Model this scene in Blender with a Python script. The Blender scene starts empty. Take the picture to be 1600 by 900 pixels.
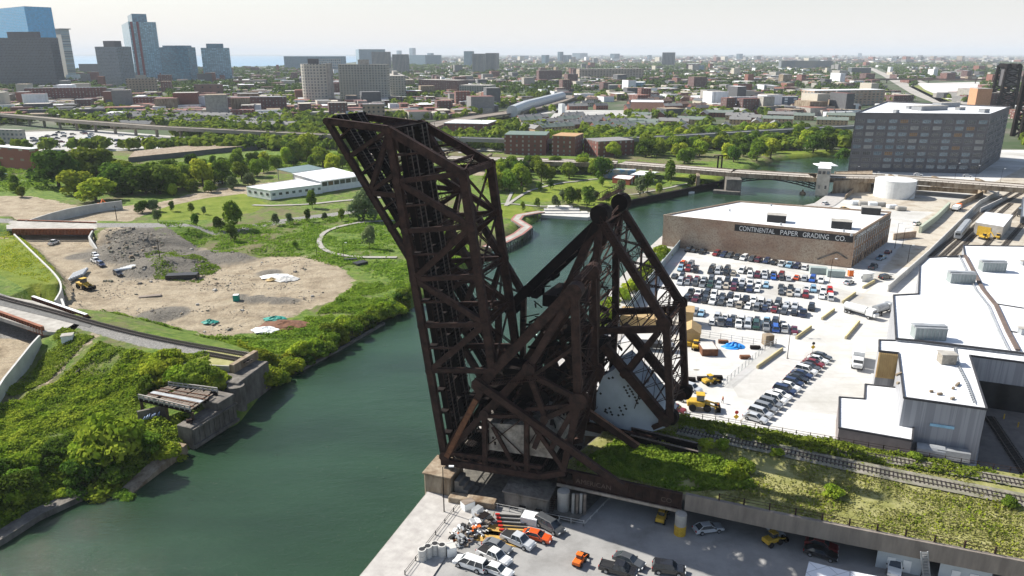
import bpy, bmesh, math, random
import numpy as np
from mathutils import Vector, Matrix
from mathutils import noise as mnoise
R = math.radians
random.seed(7)
rng = np.random.default_rng(11)
scene = bpy.context.scene

# ------------------------------------------------------------------ camera
H = 80.0                       # drone height above the yard (m)
F = 1150.0                     # focal length in pixels of a 1600 px wide frame
TH = math.atan(366 / F); SI = math.sin(TH); CO = math.cos(TH)
cam_d = bpy.data.cameras.new('camera')
cam_d.sensor_width = 36.0; cam_d.lens = F / 1600 * 36
cam_d.clip_start = 1.0; cam_d.clip_end = 90000
cam = bpy.data.objects.new('camera', cam_d)
scene.collection.objects.link(cam)
cam.location = (0, 0, H); cam.rotation_euler = (R(90) - TH, 0, 0)
scene.camera = cam
# ------------------------------------------------------------------ light
SUN_AZ = -62.0; SUN_EL = 41.0  # azimuth measured from the view direction (+Y) towards +X
world = bpy.data.worlds.new('World'); scene.world = world; world.use_nodes = True
wn = world.node_tree; bg = wn.nodes['Background']
sky = wn.nodes.new('ShaderNodeTexSky'); sky.sky_type = 'NISHITA'; sky.sun_disc = False
sky.sun_elevation = R(SUN_EL); sky.sun_rotation = R(SUN_AZ)
sky.altitude = 50; sky.air_density = 1.0; sky.dust_density = 1.2; sky.ozone_density = 1.0
# pale summer veil: the sky whitens towards the horizon
_tc = wn.nodes.new('ShaderNodeTexCoord'); _sx = wn.nodes.new('ShaderNodeSeparateXYZ'); wn.links.new(_tc.outputs['Generated'], _sx.inputs[0])
_mr = wn.nodes.new('ShaderNodeMapRange'); _mr.interpolation_type = 'SMOOTHSTEP'; _mr.inputs[1].default_value = 0.0; _mr.inputs[2].default_value = 0.17; _mr.inputs[3].default_value = .93; _mr.inputs[4].default_value = .05
wn.links.new(_sx.outputs['Z'], _mr.inputs[0]); _mx = wn.nodes.new('ShaderNodeMix'); _mx.data_type = 'RGBA'; wn.links.new(_mr.outputs[0], _mx.inputs[0])
wn.links.new(sky.outputs['Color'], _mx.inputs[6]); _mx.inputs[7].default_value = (6.5, 6.35, 6.25, 1); wn.links.new(_mx.outputs[2], bg.inputs['Color']); bg.inputs['Strength'].default_value = 0.085
sun_d = bpy.data.lights.new('sun', 'SUN'); sun_d.energy = 4.9; sun_d.angle = R(0.53); sun_d.color = (1.0, 0.955, 0.88)
sun = bpy.data.objects.new('sun', sun_d); scene.collection.objects.link(sun)
sdir = Vector((math.sin(R(SUN_AZ)) * math.cos(R(SUN_EL)), math.cos(R(SUN_AZ)) * math.cos(R(SUN_EL)), math.sin(R(SUN_EL))))
sun.rotation_euler = sdir.to_track_quat('Z', 'Y').to_euler()
vs = scene.view_settings
vs.view_transform = 'Standard'; vs.look = 'None'; vs.gamma = 1.0; vs.use_curve_mapping = False
vs.exposure = 0.78
cy = scene.cycles
cy.max_bounces = 5; cy.diffuse_bounces = 2; cy.glossy_bounces = 2; cy.transmission_bounces = 2
cy.volume_bounces = 0; cy.transparent_max_bounces = 4; cy.caustics_reflective = False; cy.caustics_refractive = False
cy.sample_clamp_indirect = 4.0

# ------------------------------------------------------------------ geometry helpers
def ray(u, v):
    a = (u - 800) / F; b = (v - 450) / F
    return a, CO - b * SI, -(SI + b * CO)
def P(u, v, z=0.0):            # where the photo's pixel (1600x900) meets the level z
    a, c, d = ray(u, v); t = (z - H) / d
    return Vector((a * t, c * t, z))
def XY(u, v, z=0.0):
    p = P(u, v, z); return (p.x, p.y)

class MB:
    def __init__(s): s.v = []; s.f = []; s.m = []
    def add(s, vs_, fs, mi=0):
        o = len(s.v); s.v += [tuple(x) for x in vs_]
        for f in fs: s.f.append([o + i for i in f]); s.m.append(mi)
        return s
    def box(s, x0, y0, z0, x1, y1, z1, mi=0):
        return s.add([(x0,y0,z0),(x1,y0,z0),(x1,y1,z0),(x0,y1,z0),(x0,y0,z1),(x1,y0,z1),(x1,y1,z1),(x0,y1,z1)],
                     [(3,2,1,0),(4,5,6,7),(0,1,5,4),(1,2,6,5),(2,3,7,6),(3,0,4,7)], mi)
    def obox(s, c, sx, sy, sz, rz=0.0, mi=0):      # c = bottom centre
        ca, sa = math.cos(rz), math.sin(rz); vs_ = []
        for z in (0, sz):
            for x, y in ((-sx/2,-sy/2),(sx/2,-sy/2),(sx/2,sy/2),(-sx/2,sy/2)):
                vs_.append((c[0]+x*ca-y*sa, c[1]+x*sa+y*ca, c[2]+z))
        return s.add(vs_, [(3,2,1,0),(4,5,6,7),(0,1,5,4),(1,2,6,5),(2,3,7,6),(3,0,4,7)], mi)
    def prism(s, pts, z0, z1, mi=0, mtop=None):
        n = len(pts)
        ar = sum(pts[i][0]*pts[(i+1)%n][1]-pts[(i+1)%n][0]*pts[i][1] for i in range(n))
        if ar < 0: pts = list(reversed(pts))
        z0s = z0 if isinstance(z0, (list, tuple)) else [z0]*n
        z1s = z1 if isinstance(z1, (list, tuple)) else [z1]*n
        vs_ = [(p[0],p[1],z0s[i]) for i, p in enumerate(pts)] + [(p[0],p[1],z1s[i]) for i, p in enumerate(pts)]
        s.add(vs_, [(i,(i+1)%n,n+(i+1)%n,n+i) for i in range(n)] + [tuple(reversed(range(n)))], mi)
        s.f.append([len(s.v)-n+i for i in range(n)]); s.m.append(mi if mtop is None else mtop)
        return s
    def bar(s, p, q, w, h, up=(0,0,1), mi=0):      # box member from p to q; h along 'up'
        p = Vector(p); q = Vector(q); d = q - p
        if d.length < 1e-6: return s
        d.normalize(); u = Vector(up)
        sd = d.cross(u)
        if sd.length < 1e-3: sd = d.cross(Vector((1,0,0)))
        sd.normalize(); u = sd.cross(d); a = sd*(w/2); b = u*(h/2)
        return s.add([p-a-b,p+a-b,p+a+b,p-a+b,q-a-b,q+a-b,q+a+b,q-a+b],
                     [(0,1,2,3),(7,6,5,4),(0,4,5,1),(1,5,6,2),(2,6,7,3),(3,7,4,0)], mi)
    def tube(s, p, q, r, n=8, r2=None, mi=0, caps=True):
        p = Vector(p); q = Vector(q); d = (q-p).normalized()
        a = d.cross(Vector((0,0,1)))
        if a.length < 1e-3: a = Vector((1,0,0))
        a.normalize(); b = d.cross(a); r2 = r if r2 is None else r2; vs_ = []
        for c, rr in ((p,r),(q,r2)):
            for i in range(n):
                t = 2*math.pi*i/n; vs_.append(c + a*(rr*math.cos(t)) + b*(rr*math.sin(t)))
        fs = [(i,(i+1)%n,n+(i+1)%n,n+i) for i in range(n)]
        if caps: fs += [tuple(reversed(range(n))), tuple(range(n,2*n))]
        return s.add(vs_, fs, mi)
    def mesh(s, name, mats):
        me = bpy.data.meshes.new(name)
        me.from_pydata(s.v, [], s.f)
        for m in (mats if isinstance(mats, (list, tuple)) else [mats]): me.materials.append(m)
        if any(s.m): me.polygons.foreach_set('material_index', s.m)
        me.polygons.foreach_set('use_smooth', [False]*len(me.polygons))
        return me
    def build(s, name, mats, parent=None, smooth=False, bevel=0.0):
        """one mesh object, given in world coordinates (or in its thing's, for a thing at the origin)"""
        if parent is not None:
            L = Vector((0,0,0)); pp = parent
            while pp is not None: L += Vector(pp.location); pp = pp.parent
            s.v = [(a-L.x, b-L.y, c-L.z) for a, b, c in s.v]
        me = s.mesh(name, mats)
        bm = bmesh.new(); bm.from_mesh(me); bmesh.ops.recalc_face_normals(bm, faces=bm.faces)
        if bevel: bmesh.ops.bevel(bm, geom=list(bm.edges), offset=bevel, segments=1, affect='EDGES')
        bm.to_mesh(me); bm.free()
        if smooth: me.polygons.foreach_set('use_smooth', [True]*len(me.polygons))
        o = bpy.data.objects.new(name, me); scene.collection.objects.link(o)
        if parent is not None: o.parent = parent
        return o

def tag(o, label=None, cat=None, group=None, kind=None):
    if label: o['label'] = label
    if cat: o['category'] = cat
    if group: o['group'] = group
    if kind: o['kind'] = kind
    return o
def thing(name, label, cat, loc=(0,0,0), rz=0.0, group=None):
    o = bpy.data.objects.new(name, None); scene.collection.objects.link(o)
    o.location = loc; o.rotation_euler = (0,0,rz); o.empty_display_size = 0.3
    return tag(o, label, cat, group)
KIDS = {}
def copy_tree(o, parent=None):
    c = o.copy(); scene.collection.objects.link(c)
    if parent is not None: c.parent = parent
    if o.name not in KIDS: KIDS[o.name] = list(o.children)
    for ch in KIDS[o.name]: copy_tree(ch, c)
    return c
def numesh(name, V, Q, mat, parent=None, smooth=False):
    """fast mesh from numpy arrays: V (n,3), Q (m,k)"""
    me = bpy.data.meshes.new(name); V = np.asarray(V, 'f4'); Q = np.asarray(Q, 'i4'); k = Q.shape[1]
    me.vertices.add(len(V)); me.vertices.foreach_set('co', V.ravel())
    me.loops.add(Q.size); me.loops.foreach_set('vertex_index', Q.ravel())
    me.polygons.add(len(Q)); me.polygons.foreach_set('loop_start', np.arange(0, Q.size, k, dtype='i4'))
    me.polygons.foreach_set('loop_total', np.full(len(Q), k, 'i4'))
    me.update(calc_edges=True)
    for m in (mat if isinstance(mat, (list, tuple)) else [mat]): me.materials.append(m)
    me.polygons.foreach_set('use_smooth', np.full(len(Q), smooth))
    o = bpy.data.objects.new(name, me); scene.collection.objects.link(o)
    if parent is not None: o.parent = parent
    return o
def pin(pts, x, y):            # vectorised point in polygon
    x = np.asarray(x); y = np.asarray(y); r = np.zeros(x.shape, bool); n = len(pts)
    for i in range(n):
        x0, y0 = pts[i]; x1, y1 = pts[(i+1) % n]
        if y0 == y1: continue
        c = ((y0 > y) != (y1 > y)) & (x < (x1-x0)*(y-y0)/(y1-y0)+x0)
        r ^= c
    return r
def dist_poly(pts, x, y, closed=True):
    d = np.full(np.shape(x), 1e9); n = len(pts)
    for i in range(n if closed else n-1):
        x0, y0 = pts[i]; x1, y1 = pts[(i+1) % n]; dx, dy = x1-x0, y1-y0; L = dx*dx+dy*dy+1e-9
        t = np.clip(((x-x0)*dx+(y-y0)*dy)/L, 0, 1)
        d = np.minimum(d, np.hypot(x-x0-t*dx, y-y0-t*dy))
    return d
def sdf(pts, x, y):            # positive inside
    d = dist_poly(pts, x, y); return np.where(pin(pts, x, y), d, -d)

# ------------------------------------------------------------------ materials
MATS = {}
def N(nt, typ, **kw):
    n = nt.nodes.new(typ)
    for k, v in kw.items():
        if k in n.inputs: n.inputs[k].default_value = v
        else: setattr(n, k, v)
    return n
def pm(name, col, col2=None, rough=0.85, scale=0.5, metal=0.0, bump=0.0, bscale=None, detail=6, spec=0.3, contrast=(0.35, 0.65), stretch=None, rand=0.0):
    """Principled with two colours mixed by world-fixed noise"""
    if name in MATS: return MATS[name]
    m = bpy.data.materials.new(name); m.use_nodes = True; nt = m.node_tree; b = nt.nodes['Principled BSDF']
    b.inputs['Roughness'].default_value = rough; b.inputs['Metallic'].default_value = metal
    b.inputs['Specular IOR Level'].default_value = spec
    c1 = (*col, 1); c2 = (*(col2 if col2 else [c*0.72 for c in col]), 1)
    tc = N(nt, 'ShaderNodeTexCoord'); mp = N(nt, 'ShaderNodeMapping')
    if stretch: mp.inputs['Scale'].default_value = stretch
    nt.links.new(tc.outputs['Object'], mp.inputs['Vector'])
    no = N(nt, 'ShaderNodeTexNoise', Scale=scale, Detail=detail, Roughness=0.65); nt.links.new(mp.outputs[0], no.inputs['Vector'])
    mr = N(nt, 'ShaderNodeMapRange'); mr.inputs[1].default_value = contrast[0]; mr.inputs[2].default_value = contrast[1]
    nt.links.new(no.outputs['Fac'], mr.inputs[0])
    mx = N(nt, 'ShaderNodeMix', data_type='RGBA'); mx.inputs[6].default_value = c1; mx.inputs[7].default_value = c2
    nt.links.new(mr.outputs[0], mx.inputs[0]); out = mx.outputs[2]
    if rand:
        oi = N(nt, 'ShaderNodeObjectInfo'); hs = N(nt, 'ShaderNodeHueSaturation')
        r1 = N(nt, 'ShaderNodeMapRange'); r1.inputs[3].default_value = 1-rand; r1.inputs[4].default_value = 1+rand
        nt.links.new(oi.outputs['Random'], r1.inputs[0]); nt.links.new(r1.outputs[0], hs.inputs['Value'])
        nt.links.new(out, hs.inputs['Color']); out = hs.outputs[0]
    nt.links.new(out, b.inputs['Base Color'])
    if bump:
        bn = N(nt, 'ShaderNodeTexNoise', Scale=bscale or scale*4, Detail=4); nt.links.new(mp.outputs[0], bn.inputs['Vector'])
        bp = N(nt, 'ShaderNodeBump', Strength=bump, Distance=0.3); nt.links.new(bn.outputs['Fac'], bp.inputs['Height'])
        nt.links.new(bp.outputs[0], b.inputs['Normal'])
    MATS[name] = m; return m
def leafmat(name, c1, c2, scale=0.25, trans=0.35):
    """foliage: two greens by noise, a third by clump, some light passing through"""
    m = bpy.data.materials.new(name); m.use_nodes = True; nt = m.node_tree
    for n in list(nt.nodes): nt.nodes.remove(n)
    out = N(nt, 'ShaderNodeOutputMaterial'); tc = N(nt, 'ShaderNodeTexCoord'); oi = N(nt, 'ShaderNodeObjectInfo')
    no = N(nt, 'ShaderNodeTexNoise', Scale=scale, Detail=5, Roughness=0.7); nt.links.new(tc.outputs['Object'], no.inputs['Vector'])
    mr = N(nt, 'ShaderNodeMapRange'); mr.inputs[1].default_value = .38; mr.inputs[2].default_value = .62
    nt.links.new(no.outputs['Fac'], mr.inputs[0])
    mx = N(nt, 'ShaderNodeMix', data_type='RGBA'); mx.inputs[6].default_value = (*c1, 1); mx.inputs[7].default_value = (*c2, 1)
    nt.links.new(mr.outputs[0], mx.inputs[0])
    hs = N(nt, 'ShaderNodeHueSaturation')
    r1 = N(nt, 'ShaderNodeMapRange'); r1.inputs[3].default_value = 0.72; r1.inputs[4].default_value = 1.28
    r2 = N(nt, 'ShaderNodeMapRange'); r2.inputs[3].default_value = 0.485; r2.inputs[4].default_value = 0.52
    nt.links.new(oi.outputs['Random'], r1.inputs[0]); nt.links.new(r1.outputs[0], hs.inputs['Value'])
    wv = N(nt, 'ShaderNodeMath', operation='PINGPONG'); wv.inputs[1].default_value = 0.1
    nt.links.new(oi.outputs['Random'], wv.inputs[0])
    ml = N(nt, 'ShaderNodeMath', operation='MULTIPLY'); ml.inputs[1].default_value = 10; nt.links.new(wv.outputs[0], ml.inputs[0])
    nt.links.new(ml.outputs[0], r2.inputs[0]); nt.links.new(r2.outputs[0], hs.inputs['Hue'])
    nt.links.new(mx.outputs[2], hs.inputs['Color'])
    d = N(nt, 'ShaderNodeBsdfDiffuse'); t = N(nt, 'ShaderNodeBsdfTranslucent'); ms = N(nt, 'ShaderNodeMixShader'); ms.inputs[0].default_value = trans
    nt.links.new(hs.outputs[0], d.inputs['Color']); nt.links.new(hs.outputs[0], t.inputs['Color'])
    nt.links.new(d.outputs[0], ms.inputs[1]); nt.links.new(t.outputs[0], ms.inputs[2]); nt.links.new(ms.outputs[0], out.inputs[0])
    MATS[name] = m; return m
def gridmat(name, wall, glass, cw, ch, ww=0.6, wh=0.6, gr=0.15, rand=0.5, lit=None, metal=0.0, wr=0.8):
    """far facades only (windows of a pixel or less): window grid from the position along the wall and the height.
    cw, ch = bay and storey in metres"""
    if name in MATS: return MATS[name]
    m = bpy.data.materials.new(name); m.use_nodes = True; nt = m.node_tree; b = nt.nodes['Principled BSDF']; L = nt.links.new
    ge = N(nt, 'ShaderNodeNewGeometry'); tc = N(nt, 'ShaderNodeTexCoord'); 
    cr = N(nt, 'ShaderNodeVectorMath', operation='CROSS_PRODUCT'); cr.inputs[0].default_value = (0,0,1); L(ge.outputs['True Normal'], cr.inputs[1])
    dt = N(nt, 'ShaderNodeVectorMath', operation='DOT_PRODUCT'); L(tc.outputs['Object'], dt.inputs[0]); L(cr.outputs[0], dt.inputs[1])
    sp = N(nt, 'ShaderNodeSeparateXYZ'); L(tc.outputs['Object'], sp.inputs[0])
    def cell(src, size, frac):
        dv = N(nt, 'ShaderNodeMath', operation='DIVIDE'); dv.inputs[1].default_value = size; L(src, dv.inputs[0])
        fr = N(nt, 'ShaderNodeMath', operation='FRACT'); L(dv.outputs[0], fr.inputs[0])
        lt = N(nt, 'ShaderNodeMath', operation='LESS_THAN'); lt.inputs[1].default_value = frac; L(fr.outputs[0], lt.inputs[0])
        fl = N(nt, 'ShaderNodeMath', operation='FLOOR'); L(dv.outputs[0], fl.inputs[0]); return lt.outputs[0], fl.outputs[0]
    a, ia = cell(dt.outputs['Value'], cw, ww); c, ic = cell(sp.outputs['Z'], ch, wh)
    mu = N(nt, 'ShaderNodeMath', operation='MULTIPLY'); L(a, mu.inputs[0]); L(c, mu.inputs[1])
    sn = N(nt, 'ShaderNodeSeparateXYZ'); L(ge.outputs['True Normal'], sn.inputs[0])
    ab = N(nt, 'ShaderNodeMath', operation='ABSOLUTE'); L(sn.outputs['Z'], ab.inputs[0])
    l2 = N(nt, 'ShaderNodeMath', operation='LESS_THAN'); l2.inputs[1].default_value = 0.5; L(ab.outputs[0], l2.inputs[0])
    m2 = N(nt, 'ShaderNodeMath', operation='MULTIPLY'); L(mu.outputs[0], m2.inputs[0]); L(l2.outputs[0], m2.inputs[1])
    cb = N(nt, 'ShaderNodeCombineXYZ'); L(ia, cb.inputs[0]); L(ic, cb.inputs[1])
    wn_ = N(nt, 'ShaderNodeTexWhiteNoise', noise_dimensions='2D'); L(cb.outputs[0], wn_.inputs['Vector'])
    gm = N(nt, 'ShaderNodeMix', data_type='RGBA'); gm.inputs[6].default_value = (*[g*(1-rand) for g in glass], 1)
    gm.inputs[7].default_value = (*[min(1, g*(1+rand*1.6)) for g in glass], 1); L(wn_.outputs['Value'], gm.inputs[0])
    nz = N(nt, 'ShaderNodeTexNoise', Scale=0.06, Detail=5); L(tc.outputs['Object'], nz.inputs['Vector'])
    wm = N(nt, 'ShaderNodeMix', data_type='RGBA'); wm.inputs[6].default_value = (*[w*0.8 for w in wall], 1); wm.inputs[7].default_value = (*[min(1, w*1.15) for w in wall], 1); L(nz.outputs['Fac'], wm.inputs[0])
    mx = N(nt, 'ShaderNodeMix', data_type='RGBA'); L(wm.outputs[2], mx.inputs[6]); L(gm.outputs[2], mx.inputs[7]); L(m2.outputs[0], mx.inputs[0])
    L(mx.outputs[2], b.inputs['Base Color'])
    rm = N(nt, 'ShaderNodeMapRange'); rm.inputs[3].default_value = wr; rm.inputs[4].default_value = gr; L(m2.outputs[0], rm.inputs[0]); L(rm.outputs[0], b.inputs['Roughness'])
    b.inputs['Metallic'].default_value = metal
    MATS[name] = m; return m
M_white = pm('white_paint', (.78,.79,.78), (.66,.67,.66), rough=.6, scale=.4)
M_whiteroof = pm('white_membrane', (.80,.81,.82), (.70,.71,.72), rough=.7, scale=.12, detail=8, contrast=(.3,.75))
M_black = pm('black_paint', (.02,.02,.022), (.035,.035,.035), rough=.5)
M_rubber = pm('rubber', (.025,.025,.025), rough=.9)
M_glass = pm('dark_glass', (.02,.028,.035), (.04,.05,.06), rough=.08, spec=.8, scale=3)
M_steel = pm('galvanised', (.42,.44,.45), (.3,.31,.32), rough=.5, metal=.3)
M_conc = pm('concrete', (.42,.40,.36), (.27,.25,.22), rough=.9, scale=.35, bump=.2, detail=10)
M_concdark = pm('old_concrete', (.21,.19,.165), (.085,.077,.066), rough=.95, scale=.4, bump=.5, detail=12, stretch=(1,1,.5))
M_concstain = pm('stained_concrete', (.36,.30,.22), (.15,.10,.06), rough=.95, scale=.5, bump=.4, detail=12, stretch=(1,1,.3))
M_rust = pm('rust_steel', (.060,.034,.027), (.021,.0145,.013), rough=.75, scale=.7, bump=.15, detail=10, spec=.10)
M_rusthi = pm('bare_rust', (.20,.085,.04), (.09,.04,.022), rough=.8, scale=1.2, detail=10)
M_rustd = pm('dark_rust', (.019,.014,.013), (.010,.009,.009), rough=.85, scale=.5, detail=8, spec=.05)
M_yel = pm('yellow_paint', (.62,.40,.04), (.45,.27,.03), rough=.6, scale=2)
M_org = pm('orange_paint', (.75,.16,.02), (.6,.12,.02), rough=.5)
M_red = pm('red_paint', (.55,.03,.02), (.4,.02,.02), rough=.5)
M_blue = pm('blue_tarp', (.02,.20,.62), (.03,.32,.75), rough=.5, scale=1.5)
M_green = pm('green_plastic', (.01,.28,.22), rough=.6)
M_wood = pm('weathered_wood', (.30,.25,.20), (.15,.12,.10), rough=.95, scale=1, stretch=(.3,4,1))
M_tan = pm('tan_siding', (.50,.36,.17), (.42,.29,.13), rough=.8)
M_bark = pm('bark', (.09,.065,.045), (.05,.035,.025), rough=.95, scale=2)
M_grayw = pm('gray_siding', (.27,.28,.29), (.23,.24,.25), rough=.6, scale=.8, stretch=(1,1,.1))

_O1 = ['','first','second','third','fourth','fifth','sixth','seventh','eighth','ninth','tenth','eleventh','twelfth','thirteenth','fourteenth','fifteenth','sixteenth','seventeenth','eighteenth','nineteenth']
_T1 = ['','','twenty','thirty','forty','fifty','sixty','seventy','eighty','ninety']; _T2 = ['','','twentieth','thirtieth','fortieth','fiftieth','sixtieth','seventieth','eightieth','ninetieth']
def ordw(i):               # 0 -> first
    i += 1
    return _O1[i] if i < 20 else (_T2[i//10] if i % 10 == 0 else _T1[i//10]+'-'+_O1[i % 10])

# membrane roofs: welded seams every few metres, patches and faint ponding stains
def _roof():
    nt = M_whiteroof.node_tree; b = nt.nodes['Principled BSDF']; src = b.inputs['Base Color'].links[0].from_socket; L = nt.links.new
    tc = N(nt, 'ShaderNodeTexCoord'); mp = N(nt, 'ShaderNodeMapping'); mp.inputs['Rotation'].default_value = (0,0,-.36); L(tc.outputs['Object'], mp.inputs[0])
    br = N(nt, 'ShaderNodeTexBrick', Scale=.12); br.inputs['Mortar Size'].default_value = .010; br.inputs['Color1'].default_value = (1,1,1,1); br.inputs['Color2'].default_value = (.90,.90,.90,1); br.inputs['Mortar'].default_value = (.62,.62,.62,1); L(mp.outputs[0], br.inputs['Vector'])
    mx = N(nt, 'ShaderNodeMix', data_type='RGBA', blend_type='MULTIPLY'); mx.inputs[0].default_value = .8; L(src, mx.inputs[6]); L(br.outputs['Color'], mx.inputs[7])
    n2 = N(nt, 'ShaderNodeTexNoise', Scale=.05, Detail=10, Roughness=.7); L(tc.outputs['Object'], n2.inputs['Vector']); r = N(nt, 'ShaderNodeMapRange'); r.inputs[1].default_value = .54; r.inputs[2].default_value = .68; r.inputs[4].default_value = .55; L(n2.outputs['Fac'], r.inputs[0])
    m2 = N(nt, 'ShaderNodeMix', data_type='RGBA'); L(r.outputs[0], m2.inputs[0]); L(mx.outputs[2], m2.inputs[6]); m2.inputs[7].default_value = (.50,.49,.46,1); L(m2.outputs[2], b.inputs['Base Color'])
_roof()
# ================================================================== SETTING: terrain, water, roads
_lat = rng.random((256, 256))
def vnoise(x, y, s, octv=3):
    r = 0; amp = 1; tot = 0
    for o in range(octv):
        fx = x/s*(2**o) + 17.3*o; fy = y/s*(2**o) + 5.1*o
        ix = np.floor(fx).astype(int); iy = np.floor(fy).astype(int); tx = fx-ix; ty = fy-iy
        tx = tx*tx*(3-2*tx); ty = ty*ty*(3-2*ty)
        g = lambda a, b: _lat[a % 256, b % 256]
        r = r + amp*((g(ix,iy)*(1-tx)+g(ix+1,iy)*tx)*(1-ty) + (g(ix,iy+1)*(1-tx)+g(ix+1,iy+1)*tx)*ty)
        tot += amp; amp *= .5
    return r/tot
WZ = -2.5
def pl(pts, z=0.0): return [XY(u, v, z) for u, v in pts]
left_bank = [(-300,985),(-120,905),(0,845),(60,803),(130,768),(200,762),(240,735),(290,706),(375,662),(422,606),(470,577),(520,550),(560,524),(600,500),(642,485),(700,450),(740,420),(772,392),(790,378),(832,352),(850,338),(932,338),(985,320),(1062,303),(1125,289),(1152,278),(1175,266),(1215,252),(1290,244),(1345,238)]
right_bank = [(1345,262),(1312,298),(1273,325),(1150,352),(1035,378),(1012,400),(962,455),(930,520),(880,575),(800,640),(735,700),(690,745),(672,790),(587,900),(500,1010)]
LB = pl(left_bank, WZ); RB = pl(right_bank, WZ)
RIV = LB + RB
PLAT = [  # raised ground: polygon, height, side slope
    (pl([(-400,505),(-150,485),(0,463),(60,467),(97,470),(100,452),(96,436),(60,402),(25,368),(-60,372),(-300,378)], 6), 6.0, .9),
    (pl([(122,482),(160,492),(200,507),(330,541),(402,553),(362,572),(270,566),(160,540),(92,520),(112,500)], 6), 6.0, .42),
    (pl([(-400,590),(-200,570),(-60,520),(-10,503),(20,511),(-30,560),(-150,660),(-300,700)], 6), 6.0, .5),
    (pl([(-400,330),(-100,334),(18,338),(18,352),(-100,352),(-400,350)], 5), 5.0, .5),
    (pl([(148,344),(235,347),(300,350),(300,355),(235,358),(148,360)], 5), 5.0, .5),
]
TRENCH = pl([(-60,640),(-10,520),(60,470),(98,472),(104,447),(62,398),(26,360),(26,330),(135,330),(150,372),(150,400),(150,470),(118,482),(92,522),(8,600)], 0.3)
BUMPS = [  # dirt and gravel heaps: pixel, radius, height
    (225,388,21,8.5),(255,378,14,5.5),(190,392,12,4.5),(262,412,17,6.0),(292,408,11,4.0),(300,418,8,2.2),(125,398,5,2.2),(150,403,4,1.5),(262,488,6,1.6),(245,492,6,1.8),
    (385,466,3,1.5),(393,469,3,1.7),(402,464,3,1.6),(412,468,3,1.7),(422,466,3,1.5),(432,470,3,1.7),(442,467,3,1.4),(455,469,3,1.5),(375,462,3,1.3),
    (210,402,8,3.5),(240,398,9,4),(275,395,8,3.5),(320,398,9,2.5),(175,402,6,2.5),(238,372,9,4),(205,376,8,3.5),(360,400,12,2.6),(405,385,10,2.0),(420,425,5,1.2)]
GX0, GX1, GY0, GY1, GS = -470.0, 470.0, 50.0, 650.0, 2.0
def hfun(x, y, bumps=True):
    x = np.asarray(x, float); y = np.asarray(y, float)
    sr = sdf(RIV, x, y)
    # which side of the river
    right = pin(RB + [(470.,50.),(470.,650.),(330.,650.)], x, y)
    n1 = vnoise(x, y, 14); n2 = vnoise(x+90, y-40, 4)
    h = np.where(right, 0.0, 0.5 + 1.0*(n1-.5))
    veg = (~right) & (y < 210) & (x < 20)
    h = h + np.where(veg, (n2-.5)*.7, 0)
    if bumps:
        for u, v, r, a in BUMPS:
            px, py = XY(u, v, 1); d = np.hypot(x-px, y-py)
            h = np.where(d < r, np.maximum(h, .5 + .85*a*np.clip(1-d/r, 0, 1)**.8*(.35+1.1*vnoise(x+u, y, 5.5, 3))), h)
    for poly, z, sl in PLAT:
        s_ = sdf(poly, x, y)
        h = np.maximum(h, np.where(s_ > 0, z, z + s_*sl*(.85+.3*n1)))
    st = sdf(TRENCH, x, y)
    h = np.where(st > 0, np.minimum(h, .3+.1*n2), h)
    # banks
    bank = np.where(right, 1e3, WZ-.2 + np.maximum(-sr, 0)*.62)
    h = np.where(sr > 0, -5.0, np.minimum(h, bank))
    edge = np.minimum(np.minimum(x-GX0, GX1-x), np.minimum(y-GY0+40, GY1-y))
    return np.where((edge < 20) & (sr < 0), h*np.clip(edge/20, 0, 1), h)
gx = np.arange(GX0, GX1+.1, GS); gy = np.arange(GY0, GY1+.1, GS)
GXX, GYY = np.meshgrid(gx, gy); GH = hfun(GXX, GYY)
def Z(x, y):
    """terrain height by bilinear look-up"""
    fx = np.clip((np.asarray(x)-GX0)/GS, 0, len(gx)-1.001); fy = np.clip((np.asarray(y)-GY0)/GS, 0, len(gy)-1.001)
    i = fx.astype(int); j = fy.astype(int); tx = fx-i; ty = fy-j
    return (GH[j,i]*(1-tx)+GH[j,i+1]*tx)*(1-ty)+(GH[j+1,i]*(1-tx)+GH[j+1,i+1]*tx)*ty
def cover(polys, lines, z=.6):
    a = np.full(GXX.shape, -50.0)
    for p in polys:
        zz = z
        if p and isinstance(p[0], (int, float)): zz = p[0]; p = p[1:]
        a = np.maximum(a, sdf(pl(p, zz), GXX, GYY))
    for l in lines:
        w = l[0]; zz = l[1]; a = np.maximum(a, w - dist_poly(pl(l[2:], zz), GXX, GYY, closed=False))
    return np.clip(.5 + a/8, 0, 1)
a_dirt = cover([[(150,378),(190,366),(235,366),(262,380),(330,392),(400,402),(470,400),(530,415),(556,436),(530,465),(480,482),(440,502),(400,520),(350,528),(280,512),(230,500),(180,489),(140,494),(112,500),(60,560),(0,605),(-60,640),(-60,520),(60,475),(104,470),(100,447),(62,400),(20,355),(60,330),(140,330)],
    [(-60,395),(20,388),(25,425),(10,440),(-60,440)],[(-100,303),(50,306),(150,326),(240,318),(330,296),(560,268),(560,277),(400,304),(250,326),(200,345),(-100,350)],
    [(735,262),(790,264),(788,272),(740,275)]],
    [[2.2,2,(-20,612),(60,588),(120,565),(170,535)],[3,1,(255,372),(300,388),(400,405)]])
a_grav = cover([[6,(-200,470),(0,458),(130,500),(230,527),(330,545),(362,556),(330,560),(215,540),(110,510),(0,500),(-200,520)]],
    [[4.5,5,(-300,341),(20,345),(150,352),(235,352),(330,350),(420,335),(560,316)]])
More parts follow.
